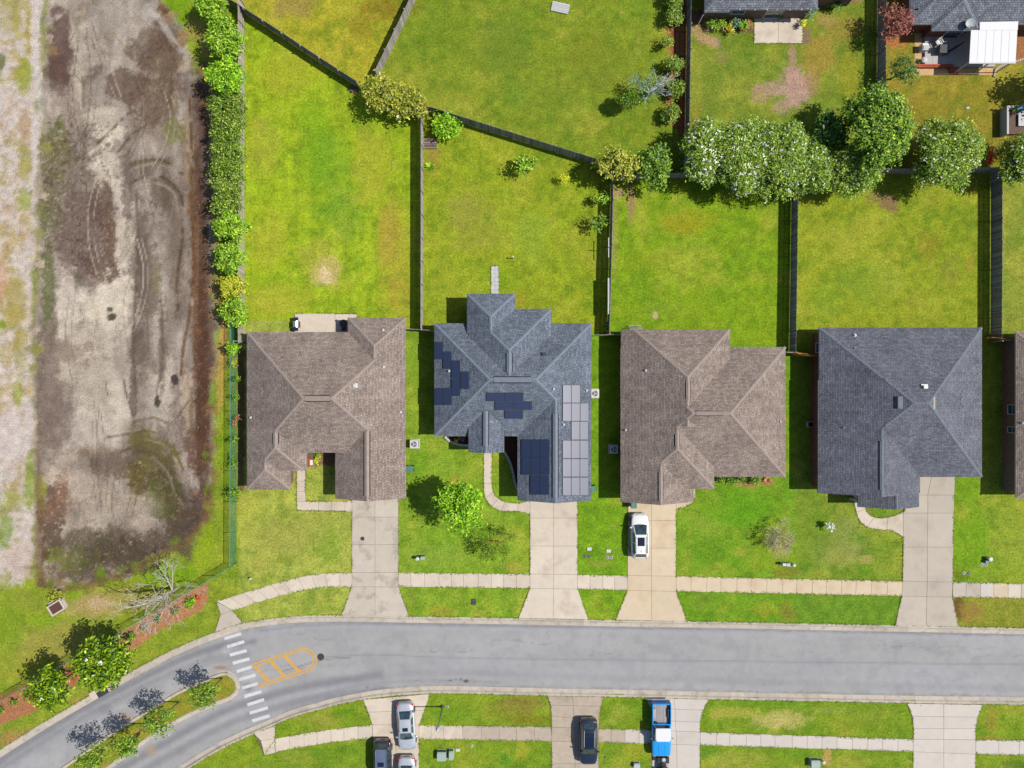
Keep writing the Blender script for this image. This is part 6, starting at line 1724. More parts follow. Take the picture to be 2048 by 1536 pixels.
for x, y, r, lab in [(1440, 958, 9, 'leftmost shrub under the right brown roof'), (1460, 959, 9, 'second shrub under the right brown roof'), (1484, 958, 8, 'third shrub under the right brown roof'), (1508, 960, 10, 'fourth rounder shrub under the right brown roof')]:
    plant('foundation_shrub', lab, 'shrub', x, y, r, 'mid', .6, 6, .09, 1.1, group=G4, rz=.5)
spiky('dry_rosette', 'brown spiky rosette at the right end of the foundation shrubs', 1533, 959, .6, 22, 'rust')
for x, y, mt, lab in [(636, 908, 'lime', 'lime green bedding plant in the entry court'), (634, 921, 'yellow', 'yellow green bedding plant in the entry court'), (641, 906, 'red', 'dark red bedding plant in the entry court')]:
    plant('bedding_plant', lab, 'plant', x, y, 7, mt, .35, 4, .08, .9, rz=.35, group='bedding plants in the entry court')
# --- street side magnolias, mulch bed shrubs
plant('magnolia_tree', 'large dense magnolia beside the street with white blooms', 'tree', 210, 1322, 55, 'magnolia', 4.5, 24, .18, 1.25, .46, rz=3.0, blossom=('petal', .14, .12), r0=.16, rs=.31)
plant('magnolia_tree', 'smaller magnolia at the lower left by the street', 'tree', 105, 1376, 41, 'magnolia', 4.2, 20, .17, 1.25, .46, rz=1.9, blossom=('petal', .14, .11), r0=.14, rs=.36)
G5 = 'small shrubs in the mulch beds'
for x, y, r, mt, lab in [(381, 1206, 11, 'lime', 'yellow green shrub beside the scarlet flowers'), (352, 1222, 8, 'mid', 'small green shrub under the bare tree, right'), (314, 1236, 8, 'dark', 'small dark shrub under the bare tree, left'), (291, 1254, 7, 'mid', 'small shrub in the mulch left of the bare tree'), (258, 1275, 11, 'mid', 'green shrub next to the large magnolia'), (57, 1385, 7, 'dark', 'small shrub in the mulch left of the smaller magnolia'), (31, 1404, 8, 'mid', 'round green shrub in the lower left mulch bed'), (2, 1420, 7, 'mid', 'small shrub cut by the left edge')]:
    plant('bed_shrub', lab, 'shrub', x, y, r, mt, .45, 5, .09, 1.0, group=G5, rz=.45)
plant('scarlet_flowers', 'bright scarlet flowers at the right tip of the mulch bed', 'flowers', 397, 1197, 4.5, 'scarlet', .4, 4, .07, 1.2, rz=.3)
# bare tree
root = thing('bare_tree', W(350, 1178), 'large leafless pale grey tree behind the teal fence', 'tree')
mb = MB()
b0 = W(350, 1178); f1 = W(345, 1182, .9); f2 = W(335, 1187, 1.9)
mb.tube([b0 - Vector((0, 0, .1)), f1, f2], [.2, .16, .13], 9)
LIMB = [(f2, [(318, 1197, 2.8), (290, 1208, 4.0), (262, 1214, 5.0)], .1, 4), (f2, [(334, 1200, 2.6), (330, 1216, 3.6), (320, 1236, 4.4)], .085, 4), (f1, [(338, 1165, 2.0), (331, 1152, 2.8)], .085, 4), (f1, [(345, 1150, 2.2), (344, 1135, 2.8)], .06, 3), (f1, [(360, 1172, 1.5), (380, 1172, 2.0)], .05, 3), (f2, [(351, 1190, 2.4), (364, 1187, 2.7)], .04, 2), (f2, [(312, 1188, 3.0), (304, 1170, 3.6)], .045, 3), (f2, [(320, 1203, 3.2), (296, 1228, 4.6)], .07, 4), (f2, [(342, 1208, 3.0), (350, 1222, 3.4)], .05, 3), (f2, [(300, 1200, 3.4), (280, 1200, 4.4)], .05, 3), (f2, [(322, 1208, 3.4), (312, 1225, 4.4)], .05, 4)]
for st, pts, r, dep in LIMB:
    P_ = [st] + [W(*p) for p in pts]
    mb.tube(P_, [r * (1 - .55 * i / (len(P_) - 1)) for i in range(len(P_))], 7, cap=False)
    for i in range(1, len(P_)):
        dd = (P_[i] - P_[i - 1]).normalized()
        for _ in range(2 if i < len(P_) - 1 else 3):
            branch(mb, P_[i - 1].lerp(P_[i], random.uniform(.5, 1) if i < len(P_) - 1 else 1), (dd + Vector((random.gauss(0, .5), random.gauss(0, .5), random.gauss(.1, .4)))).normalized(), .85, r * .4, dep - 1, .42, .05, .014)
mb.build('trunk', M['bark_pale'], root, True)
# median trees
G6 = 'young trees on the median island'
for x, y, r, z, lab in [(412, 1388, 30, 3.9, 'young tree nearest the rounded tip of the median'), (320, 1440, 33, 4.0, 'second young tree on the median island'), (256, 1484, 30, 4.0, 'third young tree on the median island'), (186, 1514, 30, 4.0, 'young tree on the median cut by the bottom edge')]:
    plant('median_tree', lab, 'tree', x, y, r, 'mid', z, 9, .13, .5, .42, group=G6, rz=1.5, lo=.3, r0=.06)
# leaf litter on the pond bed
n = 650
lx = np.concatenate([rng.uniform(85, 420, n), rng.uniform(378, 428, 260), rng.uniform(250, 350, 120)])
ly = np.concatenate([rng.uniform(930, 1165, n), rng.uniform(380, 1010, 260), rng.uniform(70, 240, 120)])
ins = sdf(POND, lx.astype(np.float32), ly.astype(np.float32)) > 6
lx, ly = lx[ins], ly[ins]
P = np.stack([(lx - 1024) / SC, (768 - ly) / SC, np.full(len(lx), -.40)], -1)
zi = np.clip(((ly - gy[0]) / STEP).astype(int), 0, GZ.shape[0] - 1); xi = np.clip(((lx - gx[0]) / STEP).astype(int), 0, GZ.shape[1] - 1)
P[:, 2] = GZ[zi, xi] + .03
o = leaf_mesh('leaf_litter', P, rand_dirs(len(P)) * .3 + np.array([0, 0, 1.]), .06 * rng.uniform(.5, 1.3, len(P)), LM['litter'], None, .6)
put(o, 'scattered dry brown leaves on the dark pond mud', 'leaves', kind='stuff')

# grass growing over the slab and kerb edges
edges = []
for o in list(C.objects):
    if o.parent is None and o.name.split('.')[0] in ('sidewalk', 'driveway', 'garden_walk', 'crossing_ramp', 'patio', 'paver_path'):
        me = o.data
        zt = max(v.co.z for v in me.vertices)
        for p in me.polygons:
            if p.normal.z > .9 and abs(p.center.z - zt) < .01:
                V_ = [me.vertices[i].co for i in p.vertices]
                edges += [(V_[i - 1].copy(), V_[i].copy()) for i in range(len(V_))]
for line, sg in ((NORTH_S, 1), (SOUTH_S, -1)):
    edges += [(W(*a), W(*b_)) for a, b_ in zip(line[:-1], line[1:])]
PP_ = []
for a, b_ in edges:
    k_ = int((b_ - a).length * 26)
    for _ in range(k_):
        t_ = random.random()
        if vnoise(np.array([a.x * 1.3 + t_ * 3]), np.array([a.y * 1.3]))[0] < .3: continue
        q_ = a.lerp(b_, t_)
        PP_.append((q_.x + random.gauss(0, .055), q_.y + random.gauss(0, .055), .045 + random.random() * .03))
PP_ = np.array(PP_)
# keep the tufts off the paving where slabs meet: only where bare lawn lies beside
fx_ = (PP_[:, 0] * SC + 1024).astype(np.float32); fy_ = (768 - PP_[:, 1] * SC).astype(np.float32)
free = np.zeros(len(PP_), bool)
for ox_, oy_ in ((4, 0), (-4, 0), (0, 4), (0, -4)):
    inn_ = sdf(ROADPOLY, fx_ + ox_, fy_ + oy_) > 0
    for pl in PAVED: inn_ |= sdf(pl, fx_ + ox_, fy_ + oy_) > 0
    free |= ~inn_
PP_ = PP_[free]
fr = leaf_mesh('grass_fringe', PP_, rand_dirs(len(PP_)) * .6 + np.array([0, 0, 1.]), .075 * rng.uniform(.4, 1.4, len(PP_)), LM['grass'], None, .4)
put(fr, 'ragged grass growing over the edges of the paving', 'grass', kind='stuff')
# ------------------------------------------------------------------ vehicles
def paint(name, col, metal=.0, rough=.28):
    t = NT(name)
    co = obj_co(t)
    c = t.scale(col, t.rng(t.noise(6, 3, .6, co), .93, 1.07, .3, .7))
    t.l(c, t.b.inputs['Base Color'])
    t.b.inputs['Metallic'].default_value = metal
    t.b.inputs['Roughness'].default_value = rough
    t.b.inputs['Coat Weight'].default_value = .8
    t.b.inputs['Coat Roughness'].default_value = .04
    return t.mat
M['p_white'] = paint('white_car_paint', (.5, .5, .5))
M['p_silver'] = paint('silver_car_paint', (.42, .44, .47), .45, .35)
M['p_black'] = paint('black_car_paint', (.012, .014, .02))
M['p_navy'] = paint('midnight_car_paint', (.008, .011, .022))
M['p_slate'] = paint('slate_car_paint', (.07, .09, .14))  # black roof with the reflected sky put into its colour
M['p_blue'] = paint('sky_blue_truck_paint', (.008, .2, .5))
M['chrome'] = plain('chrome', (.7, .71, .72), .12, .03, metal=1.0)

def wheel(root, x, y, r=.33, w=.22):
    s = 1 if x > 0 else -1
    mb = MB(); mb.tube([(x - s * w / 2, y, r), (x - s * w * .4, y, r), (x + s * w * .4, y, r), (x + s * w / 2, y, r)], [r * .9, r, r, r * .9], 20)
    ty = mb.build('wheel', M['rubber'], root, smooth=True)
    mb = MB(); mb.tube([(x + s * (w / 2 - .01), y, r), (x + s * (w / 2 + .012), y, r)], [r * .66, r * .6], 12)
    o = mb.build('rim', M['metal_grey']); o.parent = ty
def skin(prof, nseg=4):
    """stations (y, half width, top z, shoulder z, sill z) -> smooth lofted body"""
    Q = np.array(prof, float)
    ys = []
    for i in range(len(Q) - 1):
        ys += list(np.linspace(Q[i, 0], Q[i + 1, 0], nseg, endpoint=False))
    ys.append(Q[-1, 0]); ys = np.array(ys)
    I = lambda c: np.interp(ys, Q[:, 0], Q[:, c])
    w, zt, zs, zl = I(1), I(2), I(3), I(4)
    v, f = [], []
    for y, a, t, s_, l in zip(ys, w, zt, zs, zl):
        half = [(0, t), (.45 * a, t - .006), (.76 * a, t - .03), (.9 * a, (t + s_) / 2 - .005), (.98 * a, s_), (a, s_ - .16), (1.0 * a, (s_ + l) / 2), (.985 * a, l + .12), (.93 * a, l)]
        ring = [(-x, y, z) for x, z in reversed(half[1:])] + [(x, y, z) for x, z in half]
        v += ring
    k = 17
    n = len(ys)
    for i in range(n - 1):
        for j in range(k - 1):
            f.append((i * k + j, i * k + j + 1, (i + 1) * k + j + 1, (i + 1) * k + j))
        f.append((i * k, (i + 1) * k, (i + 1) * k + k - 1, i * k + k - 1))
    f.append(tuple(range(k))); f.append(tuple((n - 1) * k + j for j in reversed(range(k))))
    return v, f
def car(label, px, py, rz, L, Wd, body, gl, mat, roofmat=None, sunroof=None, rails=None, group='parked cars', z=.05, extra=None, hr=1.46):
    """front points to +y; body: stations as shares of the length; gl: (cowl, windscreen top, roof rear, backlight base) shares from the rear"""
    root = thing('parked_car', W(px, py, .75) * 1.0, label, 'car', group, rz)
    root.location.z = z
    hw = Wd / 2
    pr = [((s - .5) * L, hw * w, t, sh, l) for s, w, t, sh, l in body]
    v, f = skin(pr)
    mb = MB(); mb.add(v, f); mb.build('body', M[mat], root, smooth=True)
    Y = [(s - .5) * L for s in gl[:4]]
    zb = [np.interp(y, [p[0] for p in pr], [p[2] for p in pr]) - .03 for y in (Y[0], Y[3])]
    yc, yw, yr, yb = Y
    wb, wr = hw * .86, hw * .645
    wf = hw * .80
    zr = hr
    # greenhouse shell: cowl, windscreen head, roof rear, backlight foot, each with half width and height
    st = [(yc, wf, zb[0], wf), (yc * .5 + yw * .5, 0, 0, 0), (yw, wr * .98, zr - .02, wb), (yr, wr * .95, zr - .03, wb), (yb, hw * .78, zb[1], hw * .78)]
    cp = {}
    belt = max(zb) - .02
    V = [(-wf, yc, zb[0]), (wf, yc, zb[0]), (-wr, yw, zr - .02), (wr, yw, zr - .02), (-wr * .95, yr, zr - .03), (wr * .95, yr, zr - .03), (-hw * .78, yb, zb[1]), (hw * .78, yb, zb[1]),
         (-wb, yw * .6 + yc * .4, belt), (wb, yw * .6 + yc * .4, belt), (-wb, yr * .7 + yb * .3, belt), (wb, yr * .7 + yb * .3, belt)]
    F = [(0, 1, 3, 2), (4, 5, 7, 6), (1, 9, 3), (9, 11, 5, 3), (11, 7, 5), (0, 2, 8), (8, 2, 4, 10), (10, 4, 6)]
    mb = MB(); mb.add(V, F); mb.build('pillar_frame', M[mat], root)
    # crowned roof panel
    n = 5
    rv, rf = [], []
    for i in range(n + 1):
        t = i / n; y = yw + (yr - yw) * t; w_ = (wr * (1 - t) + wr * .95 * t) * 1.0
        for j in range(n + 1):
            u = j / n * 2 - 1
            rv.append((w_ * u * 1.005, y, zr - .02 - .01 * t + .045 * (1 - u * u) * (1 - .5 * (2 * t - 1) ** 2) + .004))
    for i in range(n):
        for j in range(n):
            a = i * (n + 1) + j
            rf.append((a, a + 1, a + n + 2, a + n + 1))
    mb = MB(); mb.add(rv, rf); mb.build('roof', M[roofmat or mat], root, smooth=True)
    def pane(name, q, m=.07, off=.012, mat_='car_glass', inset=(.06, .06, .08, .08)):
        a, b, c, d = [Vector(V[k]) for k in q]
        nrm = (b - a).cross(d - a).normalized()
        if nrm.z < 0: nrm = -nrm
        def P(u, w): return (a * (1 - u) + b * u) * (1 - w) + (d * (1 - u) + c * u) * w + nrm * off
        g = []
        N = 4
        for i in range(N + 1):
            for j in range(N + 1):
                u = inset[0] + (1 - inset[0] - inset[1]) * j / N; w = inset[2] + (1 - inset[2] - inset[3]) * i / N
                p = P(u, w); p = p + nrm * (.02 * (1 - (2 * j / N - 1) ** 2))
                g.append(p)
        ff = [(i * (N + 1) + j, i * (N + 1) + j + 1, (i + 1) * (N + 1) + j + 1, (i + 1) * (N + 1) + j) for i in range(N) for j in range(N)]
        mb = MB(); mb.add(g, ff); mb.build(name, M[mat_], root, smooth=True)
    pane('windscreen', (0, 1, 3, 2), inset=(.05, .05, .03, .04)); pane('rear_window', (6, 7, 5, 4), inset=(.07, .07, .1, .05))
    for a, b, c, d in ((9, 11, 5, 3), (8, 10, 4, 2)):
        A_, B_, C_, D_ = [Vector(V[k]) for k in (a, b, c, d)]
        nrm = (B_ - A_).cross(D_ - A_).normalized()
        if nrm.x * A_.x < 0: nrm = -nrm
        for u0, u1 in ((.03, .47), (.52, .97)):
            q = [A_.lerp(B_, u0).lerp(D_.lerp(C_, u0), .1), A_.lerp(B_, u1).lerp(D_.lerp(C_, u1), .1), A_.lerp(B_, u1).lerp(D_.lerp(C_, u1), .88), A_.lerp(B_, u0).lerp(D_.lerp(C_, u0), .88)]
            mb = MB(); mb.add([p + nrm * .012 for p in q], [(0, 1, 2, 3)]); mb.build('side_window', M['car_glass'], root)
    if sunroof:
        y0, y1, w_ = sunroof
        a, b = yw + (yr - yw) * y0, yw + (yr - yw) * y1
        mb = MB(); mb.prism([(-w_, min(a, b)), (w_, min(a, b)), (w_, max(a, b)), (-w_, max(a, b))], zr + .0, zr + .034, .012); mb.build('sunroof', M['car_glass_blue'], root)
    if rails:
        for s in (-1, 1):
            mb = MB(); mb.tube([(s * wr * .9, yw - .15, zr + .0), (s * wr * .9, yw - .35, zr + .06), (s * wr * .88, yr + .2, zr + .05), (s * wr * .88, yr + .05, zr - .01)], .022, 6); mb.build('roof_rail', M[rails], root, smooth=True)
    for x in (-1, 1):
        for s in (.185, .81): wheel(root, x * (hw - .1), (s - .5) * L)
        yf, yr_ = (.935 - .5) * L, (.035 - .5) * L
        mb = MB(); mb.bbox((x * hw * .72, yf, .72), (hw * .36, .34, .16), .05, x * -.35); mb.build('headlight', M['clear_lamp'], root)
        mb = MB(); mb.bbox((x * hw * .74, yr_ + .06, .86), (hw * .34, .26, .2), .05, x * .3); mb.build('tail_light', M['red_lamp'], root)
        mb = MB(); mb.bbox((x * (hw + .06), yc * .7 + yw * .3, 1.0), (.2, .12, .14), .04, x * -.3); mb.build('wing_mirror', M[mat], root)
        mb = MB(); mb.box((x * hw * .998, (yw + yr) / 2, .62), (.012, .015, .5)); mb.build('door_seam', M['dark_gap'], root)
    mb = MB(); mb.box((0, -.5 * L + .02, .62), (.5, .04, .13)); mb.build('licence_plate', M['utility_grey'], root)
    mb = MB(); mb.box((0, .5 * L - .03, .5), (hw * 1.0, .06, .14)); mb.build('grille', M['plastic_dark'], root)
    mb = MB(); mb.tube([(x * hw * .8, yc + .03 - .12 * (x * x) , zb[0] + .035) for x in np.linspace(-1, 1, 7)], .03, 5); mb.build('wiper_cowl', M['plastic_dark'], root)
    if extra: extra(root, L, hw, Y, zr)
    return root
SEDAN = [(0, .66, .82, .7, .34), (.015, .8, .97, .8, .26), (.05, .9, 1.03, .88, .22), (.14, .97, 1.05, .92, .2), (.3, 1.0, 1.02, .93, .2), (.6, 1.0, 1.0, .92, .2), (.72, .99, .99, .88, .2), (.86, .95, .9, .8, .2), (.95, .84, .8, .72, .22), (.985, .7, .7, .62, .26), (1, .52, .62, .56, .32)]
SUV = [(0, .7, .95, .8, .38), (.012, .84, 1.06, .9, .3), (.05, .93, 1.12, 1.0, .26), (.2, .99, 1.1, 1.0, .26), (.6, 1.0, 1.06, .98, .26), (.72, .99, 1.06, .96, .26), (.86, .95, .99, .88, .26), (.95, .84, .9, .8, .28), (.985, .72, .8, .7, .3), (1, .55, .7, .62, .36)]
def hatch_black(root, L, hw, Y, zr):
    mb = MB(); mb.bbox((0, -.5 * L + .1, .95), (hw * 1.5, .12, .2), .04); mb.build('tailgate_trim', M['plastic_dark'], root)
    mb = MB(); mb.tube([(0, Y[2] + .35, zr + .02), (0, Y[2] + .2, zr + .12)], [.02, .008], 5); mb.build('antenna', M['plastic_dark'], root)
    mb = MB()
    for s in (-1, 1): mb.tube([(s * hw * .75, .43 * L, .85), (s * hw * .4, .475 * L, .84), (0, .487 * L, .835)], .016, 5)
    mb.build('bonnet_seam', M['dark_gap'], root)
car('white hatchback with a dark sunroof parked on the third driveway', 1279.5, 1071, 0, 4.66, 1.86, SUV, (.755, .545, .13, .03), 'p_white', None, (.12, .58, .36), 'metal_grey', extra=hatch_black, hr=1.56)
car('silver sedan with small sunroof, rear towards the street', 812.5, 1452.5, R(183), 5.0, 1.86, SEDAN, (.74, .57, .3, .14), 'p_silver', None, (.12, .4, .28))
car('black sport utility car with roof bars cut by the bottom edge', 765, 1528, R(180), 5.05, 1.9, SUV, (.75, .6, .1, .03), 'p_black', 'p_slate', (.3, .48, .32), 'metal_grey', hr=1.72)
car('pale silver sedan at the bottom edge behind the silver sedan', 813.5, 1560, R(180), 4.9, 1.84, SEDAN, (.74, .57, .3, .14), 'p_silver', None, None)
car('midnight black crossover with white roof rails on the mottled driveway', 1177, 1483, R(180), 4.8, 1.88, SUV, (.74, .57, .16, .05), 'p_navy', None, (.05, .8, .42), 'metal_white', hr=1.6)

# pickup truck
tr = thing('pickup_truck', W(1322, 1457, .7), 'sky blue pickup with white cab roof and open cargo bed', 'pickup truck', None, R(180))
tr.location.z = .05
L, hw = 5.6, .98
z0 = .35
mb = MB()      # bonnet and fenders
v, f = skin([(.75, hw, 1.05, .98, z0), (1.4, hw, 1.07, .98, z0), (2.2, hw * .98, 1.02, .94, z0), (2.6, hw * .95, .98, .9, z0), (2.74, hw * .9, .9, .82, z0 + .05), (2.8, hw * .8, .8, .74, z0 + .1)])
mb.add(v, f); mb.build('bonnet', M['p_blue'], tr, smooth=True)
mb = MB()
for x in (-.33, .33): mb.tube([(x, 1.0, 1.066), (x, 1.8, 1.066), (x, 2.5, 1.0)], .014, 4)
mb.build('bonnet_crease', M['p_blue'], tr)
mb = MB()
v, f = skin([(-.62, hw, 1.12, 1.0, z0), (-.6, hw, 1.12, 1.0, z0), (.78, hw, 1.1, 1.0, z0), (.8, hw, 1.08, 1.0, z0)]); mb.add(v, f); mb.build('cab_body', M['p_blue'], tr, smooth=True)
# cab
V = [(-.84, 1.15, 1.06), (.84, 1.15, 1.06), (-.72, .78, 1.68), (.72, .78, 1.68), (-.74, -.45, 1.68), (.74, -.45, 1.68), (-.84, -.58, 1.08), (.84, -.58, 1.08)]
mb = MB(); mb.add(V, [(0, 1, 3, 2), (4, 5, 7, 6), (1, 7, 5, 3), (0, 2, 4, 6), (2, 3, 5, 4)]); mb.build('cab_frame', M['p_blue'], tr)
mb = MB(); mb.prism([(-.72, -.52), (.72, -.52), (.78, -.4), (.78, .6), (.66, .84), (-.66, .84), (-.78, .6), (-.78, -.4)], 1.66, 1.76, .05); mb.build('cab_roof', M['cover_white'], tr)
def quad_on(q, name, ins=.08):
    P_ = [Vector(V[k]) for k in q]; c = sum(P_, Vector()) / 4
    nrm = (P_[1] - P_[0]).cross(P_[3] - P_[0]).normalized()
    if nrm.dot(c - Vector((0, .2, 1.2))) < 0: nrm = -nrm
    mb = MB(); mb.add([p.lerp(c, ins) + nrm * .014 for p in P_], [(0, 1, 2, 3)]); mb.build(name, M['car_glass'], tr)
quad_on((0, 1, 3, 2), 'windscreen', .07); quad_on((6, 7, 5, 4), 'rear_window', .18); quad_on((1, 7, 5, 3), 'side_window', .14); quad_on((0, 6, 4, 2), 'side_window', .14)
# open bed
M['bed_steel'] = plain('worn_bed_steel', A(186, 180, 180), .6, .16, 3, stain=(A(140, 130, 126), 1.5, .6))
yb0, yb1 = -2.68, -.66
mb = MB(); mb.box((0, (yb0 + yb1) / 2, .66), (hw * 1.8, yb1 - yb0, .06)); bed = mb.build('bed_floor', M['bed_steel'], tr)
for i in range(11):
    mb = MB(); mb.box((-.75 + i * .15, (yb0 + yb1) / 2, .705), (.06, yb1 - yb0 - .1, .03)); o = mb.build('floor_rib', M['bed_steel']); o.parent = bed
for s in (-1, 1):
    mb = MB(); mb.bbox((s * (hw - .05), (yb0 + yb1) / 2, .74), (.1, yb1 - yb0 + .1, .78), .02); mb.build('bed_side', M['p_blue'], tr)
    mb = MB(); mb.bbox((s * (hw - .22), -1.72, .82), (.26, .95, .26), .04); mb.build('wheel_arch', M['plastic_dark'] if s < 0 else M['bed_steel'], tr)
    for y in (1.75, -1.75): wheel(tr, s * (hw - .12), y, .36, .24)
    mb = MB(); mb.bbox((s * (hw + .1), .75, 1.2), (.2, .1, .16), .03); mb.build('wing_mirror', M['chrome'], tr)
    mb = MB(); mb.bbox((s * hw * .72, 2.78, .74), (.3, .08, .2), .03); mb.build('headlight', M['clear_lamp'], tr)
    mb = MB(); mb.bbox((s * (hw - .06), yb0 - .05, .82), (.1, .06, .3), .02); mb.build('tail_light', M['red_lamp'], tr)
mb = MB(); mb.bbox((0, yb0 - .03, .76), (hw * 1.9, .09, .74), .02); mb.build('tailgate', M['p_blue'], tr)
mb = MB(); mb.bbox((0, yb1 + .02, .74), (hw * 1.8, .06, .76), .02); mb.build('bulkhead', M['p_blue'], tr)
mb = MB(); mb.bbox((0, yb0 - .2, .52), (hw * 1.9, .16, .16), .03); mb.build('rear_bumper', M['chrome'], tr)
mb = MB(); mb.bbox((0, 2.86, .5), (hw * 1.8, .12, .18), .03); mb.build('front_bumper', M['chrome'], tr)
mb = MB(); mb.box((0, 2.8, .74), (hw * 1.1, .05, .2)); mb.build('grille', M['plastic_dark'], tr)
p = W(1311, 1448, .75)
ty = thing('spare_tyre', (p.x, p.y, .79), 'spare tyre lying in the blue pickup bed', 'tyre')
mb = MB()
for i in range(20):
    pass
ring = [(math.cos(2 * math.pi * i / 24) * .24, math.sin(2 * math.pi * i / 24) * .24, .1) for i in range(25)]
mb.tube(ring, .09, 10, cap=False); mb.build('tread', M['rubber'], ty, smooth=True)
mb = MB(); mb.lathe((0, 0, .04), [(.17, 0), (.17, .1), (.08, .08), (.05, .1)], 16); mb.build('rim', M['metal_grey'], ty)
M['cardboard'] = plain('cardboard', A(214, 170, 120), .9, .1)
p = W(1324, 1453, .75)
cb = thing('cardboard_box', (p.x, p.y, .72), 'small open cardboard box in the blue pickup bed', 'box')
mb = MB()
for x, y, dx, dy in ((0, -.16, .42, .015), (0, .16, .42, .015), (-.2, 0, .015, .32), (.2, 0, .015, .32)): mb.box((x, y, .16), (dx, dy, .3))
mb.box((0, 0, .012), (.4, .32, .015)); mb.build('carton', M['cardboard'], cb)
mb = MB(); mb.quad((-.2, .17, .31), (.2, .17, .31), (.2, .3, .26), (-.2, .3, .26)); mb.build('flap', M['cardboard'], cb)

# four wheeled bike at the bottom edge
qb = thing('quad_bike', W(1326, 1531, .5), 'black quad bike half cut by the bottom edge', 'quad bike', None, R(0))
qb.location.z = .05
mb = MB(); v, f = skin([(-.85, .28, .6, .5, .3), (-.4, .34, .72, .6, .3), (.2, .3, .78, .66, .3), (.6, .34, .74, .62, .3), (.85, .22, .6, .52, .34)]); mb.add(v, f); mb.build('body', M['plastic_dark'], qb, smooth=True)
mb = MB(); mb.bbox((0, -.25, .82), (.36, .8, .16), .05); mb.build('seat', M['rubber'], qb)
for s in (-1, 1):
    for y in (-.62, .62): wheel(qb, s * .5, y, .28, .26)
    mb = MB(); mb.bbox((s * .44, .6, .62), (.34, .6, .05), .02); mb.build('mudguard', M['plastic_dark'], qb)
    mb = MB(); mb.bbox((s * .44, -.62, .62), (.34, .6, .05), .02); mb.build('mudguard', M['plastic_dark'], qb)
mb = MB(); mb.tube([(-.42, .28, 1.0), (-.2, .34, 1.02), (.2, .34, 1.02), (.42, .28, 1.0)], .025, 6); mb.build('handlebar', M['metal_dark'], qb)
mb = MB()
for i in range(5): mb.tube([(-.4, .55 + i * .1, .8), (.4, .55 + i * .1, .8)], .014, 5)
mb.build('front_rack', M['metal_dark'], qb)
mb = MB(); mb.lathe((0, .78, .8), [(.2, 0), (.2, .04), (.1, .06)], 18); mb.build('headlamp_cover', M['utility_grey'], qb)

# ------------------------------------------------------------------ things around the houses
def ac_unit(label, px, py):
    p = W(px, py, .85)
    r = thing('air_conditioner', (p.x, p.y, 0), label, 'air conditioner', 'outdoor air conditioning units')
    mb = MB(); mb.bbox((0, 0, .05), (1.0, 1.0, .1), .01); mb.build('pad', M['concrete_pale'], r)
    mb = MB(); mb.bbox((0, 0, .46), (.8, .8, .72), .04); cab = mb.build('cabinet', M['utility_grey'], r)
    for s in (-1, 1):
        mb = MB()
        for i in range(7): mb.box((s * .405, 0, .2 + i * .085), (.02, .66, .03)); mb.box((0, s * .405, .2 + i * .085), (.66, .02, .03))
        o = mb.build('louvre', M['metal_grey']); o.parent = cab; o['kind'] = 'stuff'
    mb = MB(); mb.bbox((0, 0, .835), (.86, .86, .05), .02); mb.build('top_cover', M['metal_white'], r)
    mb = MB(); mb.lathe((0, 0, .862), [(.3, 0), (.3, .006)], 24); mb.build('fan_well', M['lid_grey'], r)
    for i in range(3):
        a = 2.09 * i
        mb = MB(); c, s = math.cos(a), math.sin(a)
        mb.quad((.04 * -s, .04 * c, .874), (.27 * c - .1 * s, .27 * s + .1 * c, .874), (.27 * c + .1 * s, .27 * s - .1 * c, .878), (.04 * s, -.04 * c, .878)); mb.build('fan_blade', M['utility_grey'], r)
    for k in (.12, .2, .28):
        mb = MB(); mb.tube([(k * math.cos(2 * math.pi * i / 20), k * math.sin(2 * math.pi * i / 20), .886) for i in range(21)], .006, 4, cap=False); mb.build('grille_ring', M['metal_grey'], r)
ac_unit('white air conditioner right of the left brown roofed house', 828, 888.5)
ac_unit('white air conditioner right of the solar panelled house', 1190, 787)
ac_unit('shaded air conditioner left of the right brown roofed house', 1228, 899)

def bin_(label, px, py, rz=0, mat='plastic_green'):
    p = W(px, py, 1.0)
    r = thing('wheelie_bin', (p.x, p.y, .03), label, 'bin', 'green wheeled rubbish bins', rz)
    mb = MB(); mb.prism([(-.25, -.3), (.25, -.3), (.25, .3), (-.25, .3)], .06, .95); mb.build('bin_body', M[mat], r)
    mb = MB(); mb.bbox((0, 0, .99), (.62, .72, .08), .03); mb.build('lid', M[mat], r)
    mb = MB(); mb.tube([(-.26, .4, .95), (.26, .4, .95)], .025, 6); mb.build('handle', M['plastic_dark'], r)
    for s in (-1, 1):
        mb = MB(); mb.tube([(s * .24, .3, .12), (s * .31, .3, .12)], .12, 12); mb.build('wheel', M['rubber'], r)
bin_('green wheeled bin beside the left brown roofed house', 819, 938, R(-90))
bin_('green wheeled bin right of the pale solar panels', 1184.5, 978, R(-90))
bin_('teal wheeled bin in front of the third garage', 1268, 1010, R(0))
p = W(1622, 849, .5)
r = thing('wheelbarrow_tub', (p.x, p.y, 0), 'pale rimmed open tub beside the red brick wall', 'tub')
mb = MB()
for x, y, dx, dy in ((0, -.27, .66, .05), (0, .27, .66, .05), (-.31, 0, .05, .5), (.31, 0, .05, .5)): mb.box((x, y, .3), (dx, dy, .5))
mb.build('rim', M['utility_grey'], r)
mb = MB(); mb.box((0, 0, .08), (.58, .5, .06)); mb.build('floor', M['plastic_dark'], r)

